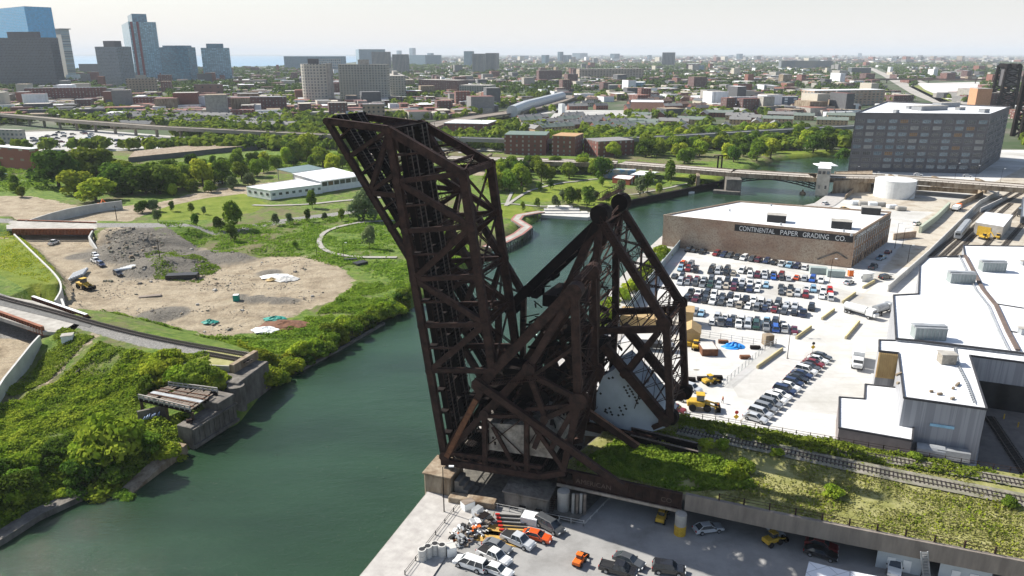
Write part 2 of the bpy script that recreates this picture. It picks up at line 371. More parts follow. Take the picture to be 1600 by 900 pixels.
a_lawn = cover([[(240,330),(262,322),(330,308),(380,302),(420,318),(400,330),(330,343),(250,343)],[(795,308),(812,296),(880,286),(948,282),(960,296),(985,312),(975,322),(930,326),(880,312),(830,316)],
    [(775,320),(830,322),(845,334),(800,342),(770,335)],[6,(-60,378),(24,372),(60,405),(92,438),(80,462),(40,452),(0,430),(-60,420)],
    [(1060,272),(1130,274),(1120,282),(1040,284)],[(1205,232),(1240,222),(1325,226),(1322,236),(1240,246)],[(690,240),(760,252),(830,262),(770,268),(700,262)]], [])
RBX = RB + [(475.,45.),(475.,655.),(330.,655.)]
a_pave = np.clip(.5 + sdf(RBX, GXX, GYY)/8, 0, 1)
a_tan = cover([[(1305,302),(1345,298),(1500,312),(1530,300),(1470,330),(1380,326)],[(1440,340),(1620,250),(1640,420),(1500,400),(1390,420),(1340,470)]], [])
# --- ground mesh
nx, ny = len(gx), len(gy)
idx = np.arange(nx*ny).reshape(ny, nx)
Q = np.stack([idx[:-1,:-1], idx[:-1,1:], idx[1:,1:], idx[1:,:-1]], -1).reshape(-1, 4)
def ground_mat():
    m = bpy.data.materials.new('ground_cover'); m.use_nodes = True; nt = m.node_tree; b = nt.nodes['Principled BSDF']; L = nt.links.new
    b.inputs['Roughness'].default_value = .95; b.inputs['Specular IOR Level'].default_value = .15
    tc = N(nt, 'ShaderNodeTexCoord')
    def noi(sc, det=6, r=.65):
        n = N(nt, 'ShaderNodeTexNoise', Scale=sc, Detail=det, Roughness=r); L(tc.outputs['Object'], n.inputs['Vector']); return n.outputs['Fac']
    def ramp(src, stops):
        r = N(nt, 'ShaderNodeValToRGB'); e = r.color_ramp.elements
        while len(e) < len(stops): e.new(.5)
        for k, (p, c) in enumerate(stops): e[k].position = p; e[k].color = (*c, 1)
        L(src, r.inputs[0]); return r.outputs[0]
    def mixc(f, a, c, mode='MIX'):
        x = N(nt, 'ShaderNodeMix', data_type='RGBA', blend_type=mode)
        for s_, i in ((f,0),(a,6),(c,7)):
            if isinstance(s_, (int, float)): x.inputs[i].default_value = s_
            elif isinstance(s_, tuple): x.inputs[i].default_value = (*s_, 1)
            else: L(s_, x.inputs[i])
        return x.outputs[2]
    def mask(attr, nz, amp, soft=.03):
        a = N(nt, 'ShaderNodeAttribute', attribute_name=attr)
        ma = N(nt, 'ShaderNodeMath', operation='MULTIPLY_ADD'); ma.inputs[1].default_value = amp; ma.inputs[2].default_value = -amp/2; L(nz, ma.inputs[0])
        ad = N(nt, 'ShaderNodeMath', operation='ADD'); L(a.outputs['Fac'], ad.inputs[0]); L(ma.outputs[0], ad.inputs[1])
        mr = N(nt, 'ShaderNodeMapRange', interpolation_type='SMOOTHSTEP'); mr.inputs[1].default_value = .5-soft; mr.inputs[2].default_value = .5+soft; L(ad.outputs[0], mr.inputs[0]); return mr.outputs[0]
    nA = noi(.035, 8); nB = noi(.35, 8, .75); nC = noi(2.0, 6, .7); nD = noi(.12, 10, .7)
    weeds = ramp(nB, [(.3,(.04,.08,.014)),(.45,(.10,.17,.026)),(.58,(.17,.23,.04)),(.72,(.25,.25,.09))])
    weeds = mixc(mask('dry', nD, 1.2, .15), weeds, (.17,.15,.08))
    dirt = ramp(nD, [(.32,(.22,.18,.13)),(.46,(.37,.315,.235)),(.6,(.47,.41,.315)),(.75,(.31,.27,.21))])
    dirt = mixc(.55, dirt, ramp(nC, [(.3,(.16,.14,.12)),(.7,(.66,.61,.52))]), 'OVERLAY')
    lawn = ramp(nD, [(.3,(.10,.15,.015)),(.5,(.17,.22,.025)),(.7,(.24,.26,.05))])
    grav = ramp(nC, [(.3,(.13,.12,.11)),(.5,(.27,.26,.24)),(.7,(.40,.39,.36))])
    pave = ramp(nA, [(.3,(.34,.32,.29)),(.45,(.47,.46,.43)),(.58,(.56,.55,.53)),(.75,(.40,.38,.33))])
    pave = mixc(.35, pave, ramp(nB, [(.3,(.35,.33,.3)),(.65,(.7,.7,.69))]), 'SOFT_LIGHT')
    vo = N(nt, 'ShaderNodeTexVoronoi', Scale=.045); L(tc.outputs['Object'], vo.inputs['Vector']); hv = N(nt, 'ShaderNodeSeparateColor'); L(vo.outputs['Color'], hv.inputs[0])
    pave = mixc(.22, pave, ramp(hv.outputs[0], [(.1,(.30,.29,.27)),(.5,(.52,.51,.49)),(.9,(.68,.67,.65))]))
    ve = N(nt, 'ShaderNodeTexVoronoi', Scale=.11, feature='DISTANCE_TO_EDGE'); L(tc.outputs['Object'], ve.inputs['Vector'])
    cr_ = N(nt, 'ShaderNodeMapRange'); cr_.inputs[1].default_value = .0; cr_.inputs[2].default_value = .018; cr_.inputs[3].default_value = .10; cr_.inputs[4].default_value = 0; L(ve.outputs[0], cr_.inputs[0])
    pave = mixc(cr_.outputs[0], pave, (.20,.19,.175))
    mp = N(nt, 'ShaderNodeMapping'); mp.inputs['Rotation'].default_value = (0,0,.55); mp.inputs['Scale'].default_value = (.05,.9,1); L(tc.outputs['Object'], mp.inputs[0])
    sk = N(nt, 'ShaderNodeTexNoise', Scale=1.0, Detail=5); L(mp.outputs[0], sk.inputs['Vector']); sr = N(nt, 'ShaderNodeMapRange'); sr.inputs[1].default_value = .56; sr.inputs[2].default_value = .72; sr.inputs[4].default_value = .38; L(sk.outputs['Fac'], sr.inputs[0])
    pave = mixc(sr.outputs[0], pave, (.33,.31,.28)); dirt = mixc(sr.outputs[0], dirt, (.22,.19,.155))
    tan = ramp(nD, [(.35,(.30,.25,.19)),(.55,(.46,.42,.35)),(.7,(.36,.33,.27))])
    dirt = mixc(mask('mound', nC, .8, .2), dirt, ramp(nC, [(.3,(.09,.08,.065)),(.5,(.165,.15,.125)),(.7,(.27,.245,.205))]))
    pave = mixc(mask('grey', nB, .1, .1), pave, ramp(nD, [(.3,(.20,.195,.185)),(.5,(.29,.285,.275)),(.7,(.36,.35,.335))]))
    nE = noi(.09, 12, .8); c = mixc(mask('dirt', nE, 2.0), weeds, dirt)
    c = mixc(mask('lawn', nD, .25), c, lawn)
    c = mixc(mask('pave', nB, .02), c, pave)
    c = mixc(mask('tan', nD, .6, .08), c, tan)
    c = mixc(mask('grav', nB, .35), c, grav)
    L(c, b.inputs['Base Color'])
    hb = N(nt, 'ShaderNodeMath', operation='MULTIPLY_ADD'); hb.inputs[1].default_value = 3.0; L(nB, hb.inputs[0]); L(nC, hb.inputs[2])
    at = N(nt, 'ShaderNodeAttribute', attribute_name='pave'); iv = N(nt, 'ShaderNodeMapRange'); iv.inputs[3].default_value = .8; iv.inputs[4].default_value = .06; L(at.outputs['Fac'], iv.inputs[0])
    bp = N(nt, 'ShaderNodeBump', Distance=.5); L(iv.outputs[0], bp.inputs['Strength']); L(hb.outputs[0], bp.inputs['Height']); L(bp.outputs[0], b.inputs['Normal'])
    return m
ground = numesh('ground', np.stack([GXX, GYY, GH], -1).reshape(-1, 3), Q, ground_mat(), smooth=True)
tag(ground, kind='structure')
a_mound = np.zeros(GXX.shape)
for u, v, r, a in BUMPS:
    px, py = XY(u, v, 1); a_mound = np.maximum(a_mound, np.clip(1.7-np.hypot(GXX-px, GYY-py)/r, 0, 1)*(.9 if u < 340 else .7))
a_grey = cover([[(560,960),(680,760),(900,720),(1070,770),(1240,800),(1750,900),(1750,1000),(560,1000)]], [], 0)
a_dry = vnoise(GXX, GYY, 40, 4)*.8
for nm, arr in (('dirt',a_dirt),('lawn',a_lawn),('pave',a_pave),('tan',a_tan),('grav',a_grav),('dry',a_dry),('mound',a_mound),('grey',a_grey)):
    at = ground.data.attributes.new(nm, 'FLOAT', 'POINT'); at.data.foreach_set('value', arr.ravel().astype('f4'))
# --- country beyond the near ground, to the horizon
FAR = 60000.
M_far = pm('far_ground', (.045,.075,.025), (.13,.12,.09), scale=.012, detail=14, contrast=(.45,.62), rough=.95)
ob = MB()
for x0, y0, x1, y1 in ((-FAR,GY1,FAR,FAR),(-FAR,-200,GX0,GY1),(GX1,-200,FAR,GY1)):
    ob.add([(x0,y0,0),(x1,y0,0),(x1,y1,0),(x0,y1,0)], [(0,1,2,3)])
tag(ob.build('terrain', M_far), kind='structure')
# --- water
def water_mat(name, col, bump=.8, rough=.045, sc=1.0):
    m = bpy.data.materials.new(name); m.use_nodes = True; nt = m.node_tree; b = nt.nodes['Principled BSDF']; L = nt.links.new
    b.inputs['Roughness'].default_value = rough; b.inputs['IOR'].default_value = 1.33; b.inputs['Specular IOR Level'].default_value = .5
    tc = N(nt, 'ShaderNodeTexCoord'); mp = N(nt, 'ShaderNodeMapping'); mp.inputs['Rotation'].default_value = (0,0,R(25)); mp.inputs['Scale'].default_value = (.6,1.5,1)
    L(tc.outputs['Object'], mp.inputs[0])
    n0 = N(nt, 'ShaderNodeTexNoise', Scale=.03, Detail=4); L(mp.outputs[0], n0.inputs['Vector'])
    cr = N(nt, 'ShaderNodeValToRGB'); e = cr.color_ramp.elements; e[0].position = .35; e[0].color = (*[c*.75 for c in col], 1); e[1].position = .65; e[1].color = (*[c*1.2 for c in col], 1)
    L(n0.outputs['Fac'], cr.inputs[0]); L(cr.outputs[0], b.inputs['Base Color'])
    n1 = N(nt, 'ShaderNodeTexNoise', Scale=1.3*sc, Detail=7, Roughness=.7); L(mp.outputs[0], n1.inputs['Vector'])
    n2 = N(nt, 'ShaderNodeTexNoise', Scale=.22*sc, Detail=1); L(mp.outputs[0], n2.inputs['Vector'])
    ad = N(nt, 'ShaderNodeMath', operation='ADD'); L(n1.outputs['Fac'], ad.inputs[0]); L(n2.outputs['Fac'], ad.inputs[1])
    n3 = N(nt, 'ShaderNodeTexNoise', Scale=2.0*sc, Detail=2); L(tc.outputs['Object'], n3.inputs['Vector'])
    r3 = N(nt, 'ShaderNodeMapRange'); r3.inputs[1].default_value = .645; r3.inputs[2].default_value = .67; L(n3.outputs['Fac'], r3.inputs[0])
    n4 = N(nt, 'ShaderNodeTexNoise', Scale=5*sc, Detail=1); L(tc.outputs['Object'], n4.inputs['Vector'])
    m4 = N(nt, 'ShaderNodeMath', operation='MULTIPLY_ADD'); L(r3.outputs[0], m4.inputs[0]); L(n4.outputs['Fac'], m4.inputs[1]); L(ad.outputs[0], m4.inputs[2])
    rr = N(nt, 'ShaderNodeMapRange'); rr.inputs[3].default_value = rough; rr.inputs[4].default_value = .24 if sc == 1.0 else rough; L(r3.outputs[0], rr.inputs[0]); L(rr.outputs[0], b.inputs['Roughness'])
    bp = N(nt, 'ShaderNodeBump', Strength=bump, Distance=.15); L(m4.outputs[0], bp.inputs['Height']); L(bp.outputs[0], b.inputs['Normal'])
    return m
xs = [p[0] for p in RIV]; ys = [p[1] for p in RIV]
wb = MB(); wb.add([(min(xs)-8,min(ys)-8,WZ),(max(xs)+8,min(ys)-8,WZ),(max(xs)+8,max(ys)+8,WZ),(min(xs)-8,max(ys)+8,WZ)], [(0,1,2,3)])
tag(wb.build('river_water', water_mat('river_surface', (.020,.048,.023))), kind='structure')
# lake on the horizon, upper left
lk = MB(); lp = [XY(-500,108.5,1.2), XY(60,108,1.2), XY(250,106,1.2), XY(420,103.5,1.2), XY(545,98,1.2), XY(600,92,1.2), XY(600,87.2,1.2), XY(-500,87.2,1.2)]
lk.add([(x,y,1.2) for x, y in lp], [tuple(range(len(lp)))])
tag(lk.build('lake_water', water_mat('lake_surface', (.2,.32,.42), bump=.15, rough=.5, sc=.02)), kind='structure')

def ribbon(name, pts, width, mat, off=.05, z=None, kind='structure', step=3.0, parent=None):
    """flat strip along world points; z=None drapes it on the terrain"""
    C_ = []
    for a, b_ in zip(pts[:-1], pts[1:]):
        a = Vector((*a[:2], 0)); b_ = Vector((*b_[:2], 0)); n = max(1, int((b_-a).length/step))
        C_ += [a.lerp(b_, k/n) for k in range(n)]
    C_.append(Vector((*pts[-1][:2], 0)))
    mb = MB(); vs_ = []; m_ = 2 if z is not None else 4
    for i, c in enumerate(C_):
        d = (C_[min(i+1, len(C_)-1)] - C_[max(i-1, 0)]).normalized(); s_ = Vector((-d.y, d.x, 0))
        for k in range(m_):
            q = c + s_*(width*(k/(m_-1)-.5)); vs_.append((q.x, q.y, (z if z is not None else float(Z(q.x, q.y))) + off))
    fs = [(i*m_+k, (i+1)*m_+k, (i+1)*m_+k+1, i*m_+k+1) for i in range(len(C_)-1) for k in range(m_-1)]
    mb.add(vs_, fs); o = mb.build(name, mat, parent)
    if kind: tag(o, kind=kind)
    return o
def smooth(pts, it=2):
    for _ in range(it):
        q = [pts[0]]
        for a, b in zip(pts[:-1], pts[1:]):
            q += [(a[0]*.75+b[0]*.25, a[1]*.75+b[1]*.25), (a[0]*.25+b[0]*.75, a[1]*.25+b[1]*.75)]
        pts = q + [pts[-1]]
    return pts
M_path = pm('path_concrete', (.36,.34,.30), (.28,.265,.235), scale=.3, rough=.9)
M_asph = pm('asphalt', (.075,.075,.075), (.05,.05,.05), scale=.3, rough=.95)
M_roadpale = pm('worn_road', (.40,.38,.34), (.28,.27,.25), scale=.15, detail=9, rough=.95)
for pts, w in (([(700,352),(640,346),(590,346),(540,350),(508,362),(497,375),(503,388),(520,396),(560,402),(620,403)], 2.6),
               ([(790,322),(812,306),(830,296),(880,285),(950,278),(1030,270)], 2.6),([(770,318),(800,318),(838,322),(870,322)], 2.2),
               ([(800,300),(790,322)], 2.2),([(960,300),(985,306),(1050,292),(1100,282)], 2.2),([(395,320),(440,322),(520,315),(600,308)], 4)):
    ribbon('path', smooth([XY(u, v, .7) for u, v in pts]), w*.85, M_path, off=.38)
# ================================================================== THE TWO BASCULE BRIDGES
class Plane:
    """vertical plane of a truss: pixels of the photo met with it; w = distance to the far truss"""
    def __init__(s, ang, n0, w): s.n = Vector((math.sin(R(ang)), math.cos(R(ang)), 0)); s.d = Vector((math.cos(R(ang)), -math.sin(R(ang)), 0)); s.n0 = n0; s.w = w
    def px(s, u, v):
        a, c, d = ray(u, v); r = Vector((a, c, d)); return Vector((0,0,H)) + r*(s.n0/(s.n.dot(r)))
    def sz(s, a, z, off=0.0): return s.d*a + s.n*(s.n0+off) + Vector((0,0,z))
    def far(s, p, k=1.0): return p + s.n*(s.w*k)
UP = Vector((0,0,1))
def girder(mb, p, q, w, h, n, plates=True, mi=0):
    """built-up box member in the truss plane: depth h in the plane, width w across it, with cover flanges"""
    p = Vector(p); q = Vector(q); d = (q-p)
    if d.length < .3: return
    d.normalize(); up = n.cross(d)
    mb.bar(p, q, w*.8, h, up, mi)
    for s_ in (-1, 1):                     # flange angles
        o = up*(s_*h*.5)
        mb.bar(p+o, q+o, w, .10, up, mi)
def lacing(mb, p, q, off, n, w, step=1.6, t=.10, mi=0):
    """zig-zag lattice between two parallel edges p..q and p+off..q+off"""
    L = (q-p).length; k = max(2, int(L/step)); off = Vector(off)
    for i in range(k):
        a = p.lerp(q, i/k); b = p.lerp(q, (i+1)/k)
        if i % 2: mb.bar(a+off, b, t, t, n, mi)
        else: mb.bar(a, b+off, t, t, n, mi)
def lattice_strut(mb, p, q, h, up, t=.16, step=1.3, mi=0):
    up = Vector(up).normalized()*h
    mb.bar(p-up*.5, q-up*.5, .22, t, up, mi); mb.bar(p+up*.5, q+up*.5, .22, t, up, mi)
    lacing(mb, p-up*.5, q-up*.5, up, up, 0, step, .09, mi)
def gusset(mb, c, r, n, th=.16, k=8, w=1.0, mi=0):
    r = r*.6
    a = n.cross(UP).normalized()
    for s_ in (-1, 1):
        o = n*(s_*w*.5); vs_ = []
        for z in (-th/2, th/2):
            for i in range(k):
                t = 2*math.pi*(i+.5)/k; vs_.append(c + o + n*z + a*(r*math.cos(t)) + UP*(r*math.sin(t)))
        mb.add(vs_, [(i,(i+1)%k,k+(i+1)%k,k+i) for i in range(k)] + [tuple(reversed(range(k))), tuple(range(k, 2*k))], mi)
def rivets(mb, p, q, n, off, step=1.2, mi=0):
    L = (q-p).length; k = int(L/step)
    for i in range(1, k):
        c = p.lerp(q, i/k) + n*off
        mb.obox((c.x, c.y, c.z-.07), .14, .14, .14, 0, mi)

def sub_part(nm, mb, mat, root, lab=None):
    o = mb.build(nm, mat, root)
    if lab: o['label'] = lab
    return o

def make_leaf(root, PLN, heel, tip, depth, hipk, npan, base_nodes, sgn='near'):
    """the raised leaf: two trusses, deck floor between the deck chords, bracing between the other chords"""
    n = PLN.n; w = PLN.w; e = (tip-heel).normalized(); f = e.cross(n); f = f if f.dot(PLN.d) > 0 else -f
    L = (tip-heel).length
    lc = [heel.lerp(tip, k/npan) for k in range(npan+1)]
    hip = heel + e*(L*hipk) + f*depth
    rc = []
    kk = [k for k in range(npan+1) if k/npan < hipk-.03 and k >= base_nodes]
    for k in kk: rc.append((k, heel + e*(L*k/npan) + f*depth))
    rc.append((npan-1, hip))
    def truss(o):
        mb = MB()
        girder(mb, lc[0]+o, lc[-1]+o, 1.0, 1.25, n)
        girder(mb, rc[0][1]+o, hip+o, 1.1, 1.35, n); girder(mb, hip+o, lc[-1]+o, 1.1, 1.35, n)
        for i, (k, p) in enumerate(rc):
            girder(mb, lc[k]+o, p+o, .8, .75, n)
            if i > 0:
                k0, p0 = rc[i-1]
                if i % 2: girder(mb, p+o, lc[k0]+o, .85, .95, n)
                else: girder(mb, p0+o, lc[k]+o, .85, .95, n)
            gusset(mb, p+o, 1.45, n, w=1.15); gusset(mb, lc[k]+o, 1.25, n, w=1.1)
        girder(mb, lc[0]+o, rc[0][1]+o, 1.0, 1.1, n); gusset(mb, lc[0]+o, 1.6, n, w=1.2); gusset(mb, lc[-1]+o, 1.3, n, w=1.1)
        for k in range(npan):                  # subdivided panels: light posts at mid-panel
            if k >= base_nodes:
                a = lc[k].lerp(lc[k+1], .5)+o; b_ = a + f*(depth*.5); mb.bar(a, b_, .35, .35, n)
        return mb
    sub_part('truss', truss(Vector((0,0,0))), M_rust, root); sub_part('truss', truss(n*w), M_rust, root)
    # deck: floor beams, stringers, rails and ties
    fb = MB(); st = MB(); rl = MB(); ti = MB()
    nb = npan*2
    for k in range(nb+1):
        p = heel.lerp(tip, k/nb) + f*.9
        fb.bar(p+n*.5, p+n*(w-.5), .45, 1.7, f)
    for t in (.17, .27, .38, .62, .73, .83):
        a = heel + n*(w*t) + f*1.1; b_ = tip + n*(w*t) + f*1.1
        st.bar(a, b_, .40, 1.5, f)
    for t in (.10,.22,.325,.43,.57,.675,.78,.90):
        for q_ in (0, 1):
            pass
    for t0 in (.145, .605):
        a = heel + n*(w*t0) + f*1.9; b_ = tip + n*(w*t0) + f*1.9
        st.add([a, b_, b_+n*(w*.25), a+n*(w*.25)], [(0,1,2,3)])          # solid floor plate between stringers
        k = int(L/.75)
        for i in range(k):
            if rng.random() < .14: continue
            p = a.lerp(b_, i/k) + f*.16; ti.bar(p-n*.1, p+n*(w*.25+.1), .28, .22, f)
        for s_ in (.2, .8):
            q0 = a+n*(w*.25*s_)+f*.36; q1 = b_+n*(w*.25*s_)+f*.36; rl.bar(q0, q1, .12, .16, f)
    sub_part('floor_beams', fb, M_rustd, root); sub_part('stringers', st, M_rustd, root)
    sub_part('rails', rl, M_steelrust, root); sub_part('sleepers', ti, M_tie, root)
    wk = MB(); a = heel+n*.8+f*2.1; b_ = tip+n*.8+f*2.1
    wk.bar(a, b_, .06, .06, f); wk.bar(a+f*1.0, b_+f*1.0, .05, .05, f)
    for i in range(int(L/2.2)):
        p = a.lerp(b_, i*2.2/L); wk.bar(p, p+f*1.05, .05, .05, e)
    a2 = heel+n*(w-.8)+f*2.1; b2 = tip+n*(w-.8)+f*2.1
    wk.bar(a2, b2, .06, .06, f); wk.bar(a2+f*1.0, b2+f*1.0, .05, .05, f)
    sub_part('handrail', wk, M_rust, root)
    # bracing between the two back chords, portal at the hip
    br = MB()
    for i, (k, p) in enumerate(rc):
        lattice_strut(br, p+n*.5, p+n*(w-.5), 1.1, e)
        if i:
            p0 = rc[i-1][1]
            for a, b_ in ((p0, p+n*w), (p0+n*w, p)): lattice_strut(br, a, b_, .45, e, .12, 1.1)
            # sway frames
            for z in (.3, .62): 
                q0 = p - f*(depth*z); 
                br.bar(q0+n*.4, q0+n*(w-.4), .22, .3, e)
            lattice_strut(br, p+n*.5-f*.5, (lc[k]+p)*.5+n*(w-.5), .4, e, .10, 1.2)
            lattice_strut(br, p+n*(w-.5)-f*.5, (lc[k]+p)*.5+n*.5, .4, e, .10, 1.2)
    t_ = lc[-1]; 
    for j in range(1, 5):
        q0 = hip.lerp(t_, j/5)
        if j < 3: lattice_strut(br, q0+n*.5, q0+n*(w-.5), .5, e, .1)
    q1 = hip.lerp(t_, .22); 
    for a, b_ in ((hip, q1+n*w), (hip+n*w, q1)): lattice_strut(br, a, b_, .6, e, .14, 1.0)
    girder(br, hip, hip+n*w, 1.0, 1.1, e); girder(br, q1, q1+n*w, .5, .6, e)
    sub_part('lateral_bracing', br, M_rust, root)
    return e, f, lc, rc, hip

M_tie = pm('ties', (.045,.038,.033), (.02,.018,.016), scale=2, rough=.95)
M_steelrust = pm('worn_rail', (.20,.17,.15), (.10,.07,.055), scale=3, rough=.5, metal=.3)
M_cwconc = pm('counterweight_concrete', (.34,.31,.27), (.16,.145,.125), scale=.6, detail=12, bump=.4, rough=.95, contrast=(.4,.6))
M_cwblue = pm('counterweight_paint', (.44,.50,.55), (.36,.41,.46), scale=.3, detail=9, bump=.1, rough=.75)

# ------------------------------------------------------------------ A: the near bridge
PA = Plane(19.5, 113, 12.5); A = PA.px; nA = PA.n; wA = PA.w
bA = thing('bascule_bridge', 'nearer rusty bascule bridge with its leaf almost upright, grey concrete counterweight low down', 'bridge', tuple(PA.sz(-40, 5, 6)))
heelA = A(695, 712); tipA = A(607, 203)
make_leaf(bA, PA, heelA, tipA, 12.6, .86, 7, 2)
def both(mb, segs, P_, w=.9, h=1.0):
    for p, q, *r in segs:
        ww = (r[0] if r else w)*.85; hh = (r[1] if len(r) > 1 else h)*.78
        p = P_.px(*p); q = P_.px(*q)
        for o in (Vector((0,0,0)), P_.n*P_.w): girder(mb, p+o, q+o, ww, hh, P_.n)
tw = MB()
both(tw, [((697,712),(758,643),1.1,1.3),((758,643),(828,571),1.1,1.3),((828,571),(890,470),1.2,1.5),     # inclined front leg
          ((690,720),(846,744),1.2,1.5),((692,706),(846,730),.7,.7),
          ((823,640),(823,736)),((757,648),(758,726)),((770,667),(808,736),.6,.7),((758,650),(823,650),.7,.8),
          ((823,650),(878,728),.8,.9),((846,744),(883,738),1.0,1.2),((905,625),(880,735),1.1,1.3),((823,640),(905,632),.6,.7)], PA)
for p in ((697,712),(758,646),(826,573),(823,650)): 
    for o in (0, wA): gusset(tw, A(*p)+nA*o, 1.7, nA, w=1.3)
for a in (0, 1):
    for i in range(6):
        q0 = A(690,720).lerp(A(846,744), i/6) + nA*(wA*a); q1 = A(692,706).lerp(A(846,730), (i+.5)/6) + nA*(wA*a); q2 = A(690,720).lerp(A(846,744), (i+1)/6) + nA*(wA*a)
        tw.bar(q0, q1, .25, .3, nA); tw.bar(q1, q2, .25, .3, nA)
sub_part('tower', tw, M_rust, bA)
cwf = MB()      # counterweight frame hanging from the top trunnion
both(cwf, [((898,460),(903,612),1.2,1.7),((898,457),(828,571),.9,1.2),((905,625),(833,587),.9,1.1),((825,580),(852,652),.9,1.1),((852,653),(900,632),.9,1.1),
           ((903,628),(862,700),1.0,1.1),((852,655),(835,700),.9,1.0),((895,545),(836,585),.5,.6),((828,575),(770,640),.7,.8)], PA)
for p, r in (((905,625),2.7),((828,575),2.0),((852,653),1.4),((898,457),2.2)):
    for o in (0, wA): gusset(cwf, A(*p)+nA*o, r, nA, w=1.5, k=10)
sub_part('counterweight_frame', cwf, M_rust, bA)
lnk = MB(); both(lnk, [((751,600),(890,458),1.3,2.0)], PA)
for o in (0, wA): gusset(lnk, A(751,600)+nA*o, 2.6, nA, w=1.6, k=8)
sub_part('counterweight_link', lnk, M_rust, bA)
tr = MB()
for o in (-.9, wA-.9): tr = MB(); c = A(898,455)+nA*o; tr.tube(c, c+nA*2.4, 1.45, 20); sub_part('trunnion_drum', tr, M_rust, bA)
bs = MB()       # bracing between near and far
TA = A(898,455)
for p, h_ in (((898,500),.9),((905,625),1.6),((828,571),1.2),((852,653),1.0),((758,646),1.4),((823,645),1.0),((846,737),1.4),((690,715),1.4)):
    q = A(*p); lattice_strut(bs, q+nA*.5, q+nA*(wA-.5), h_, UP, .16)
for a, b_ in (((898,470),(901,545)),((901,545),(905,620)),((890,470),(858,521)),((858,521),(828,571)),((905,630),(890,690)),((758,650),(728,680)),((823,650),(823,730)),((905,625),(852,653)),((828,571),(790,610))):
    p, q = A(*a), A(*b_)
    lattice_strut(bs, p+nA*.4, q+nA*(wA-.4), .5, (q-p), .12, 1.0); lattice_strut(bs, q+nA*.4, p+nA*(wA-.4), .5, (q-p), .12, 1.0)
for i in range(9):   # wind bracing of the leaf base and machinery
    z = 12+i*1.7; p = PA.sz(-44+i*.8, z, .6); bs.bar(p, p+nA*(wA-1.2), .3, .4, UP)
    if i % 2: bs.bar(p, PA.sz(-40+i*.7, z+2.5, wA-.6), .16, .16, UP)
def web(mb, p, q, n, w, step, t=.11):
    L_ = (q-p).length; k = max(1, int(L_/step))
    for i in range(k):
        a = p.lerp(q, i/k); b = p.lerp(q, (i+1)/k); mb.bar(a+n*.4, a+n*(w-.4), .22, .28)
        mb.bar(a+n*.4, b+n*(w-.4), t, t); mb.bar(b+n*.4, a+n*(w-.4), t, t)
        c = (a+b)*.5; mb.bar(a+n*.4, c+n*w*.5+UP*.6, t*.8, t*.8)
sub_part('cross_bracing', bs, M_rust, bA)
bw_ = MB()
for a, b_ in (((898,470),(905,620)),((828,575),(852,650)),((751,602),(885,466)),((758,646),(700,708)),((826,575),(892,468)),((905,630),(880,724)),((823,650),(823,730)),((758,650),(758,722)),((900,632),(854,653))): web(bw_, A(*a), A(*b_), nA, wA, 3.6)
for a, b_ in (((898,545),(836,585)),((905,625),(833,587)),((770,610),(900,704)),((823,650),(757,700)),((757,655),(823,720)),((852,653),(823,700))):
    for o in (.5, wA*.5, wA-.5): bw_.bar(A(*a)+nA*o, A(*b_)+nA*o, .14, .18)
sub_part('lattice_web', bw_, M_rust, bA)
opr = MB()
for o in (.6-1.6, wA+1.0): girder(opr, A(745,592)+nA*o, A(975,756)+nA*o, .9, 1.2, nA)
sub_part('operating_strut', opr, M_rust, bA)
opt = MB(); girder(opt, A(700,711)-nA*.7, A(746,622)-nA*.7, .5, .9, nA)
sub_part('strut', opt, M_rusthi, bA, 'reddish bare-rusted diagonal strut at the leaf heel')
cw = MB()       # concrete counterweight between the trusses, curved outer edge
poly = [A(762,664), A(823,668), A(838,672), A(856,690), A(863,706), A(863,720), A(762,706)]
k = len(poly); vs_ = [p+nA*.8 for p in poly] + [p+nA*(wA-.8) for p in poly]
cw.add(vs_, [tuple(range(k)), tuple(reversed(range(k, 2*k)))] + [(i, k+i, k+(i+1)%k, (i+1)%k) for i in range(k)])
sub_part('counterweight', cw, M_cwconc, bA, 'stained grey concrete counterweight with rounded edge')
mh = MB()       # machinery: platforms, gears, control boxes
for (u, v, sx, sy, sz) in ((800,600,6,5,2.4),(770,625,5,8,1.6),(815,620,3,7,2.6),(845,610,4,6,1.4),(790,655,6,9,1.0),(735,640,4,5,1.2)):
    p = A(u, v) + nA*(wA*.5); mh.obox((p.x, p.y, p.z-sz/2), sx, sy, sz, R(-19.5))
for i in range(26):
    p = A(random.uniform(745,880), random.uniform(560,705)) + nA*random.uniform(1, wA-1)
    q = p + PA.d*random.uniform(-4,4) + nA*random.uniform(-3,3) + UP*random.uniform(-2.5,2.5); mh.bar(p, q, .2, .25, UP)
for u, v in ((812,600),(780,640),(840,630)):
    p = A(u, v)+nA*2; mh.tube(p, p+nA*.6, 1.5, 16)
for i in range(90):
    p = A(random.uniform(760,890), random.uniform(560,700)) + nA*random.uniform(1, wA-1)
    q = p + PA.d*random.uniform(-2.5,2.5) + nA*random.uniform(-2,2) + UP*random.uniform(-1.5,1.5); mh.bar(p, q, random.uniform(.1,.4), random.uniform(.15,.7), UP)
sub_part('machinery', mh, M_rustd, bA)
fl = MB()
for i in range(46):
    p = PA.sz(-51.5+i*.48, 6.7, .4); fl.bar(p, p+nA*(wA-.8), .36, .25)
for t_ in (.15,.38,.62,.85): fl.bar(PA.sz(-52,6.1,wA*t_), PA.sz(-29,6.1,wA*t_), .5, 1.1)
sub_part('approach_floor', fl, M_rustd, bA)
pf = MB()       # walkway platforms with thin rails by the top trunnions and the machinery
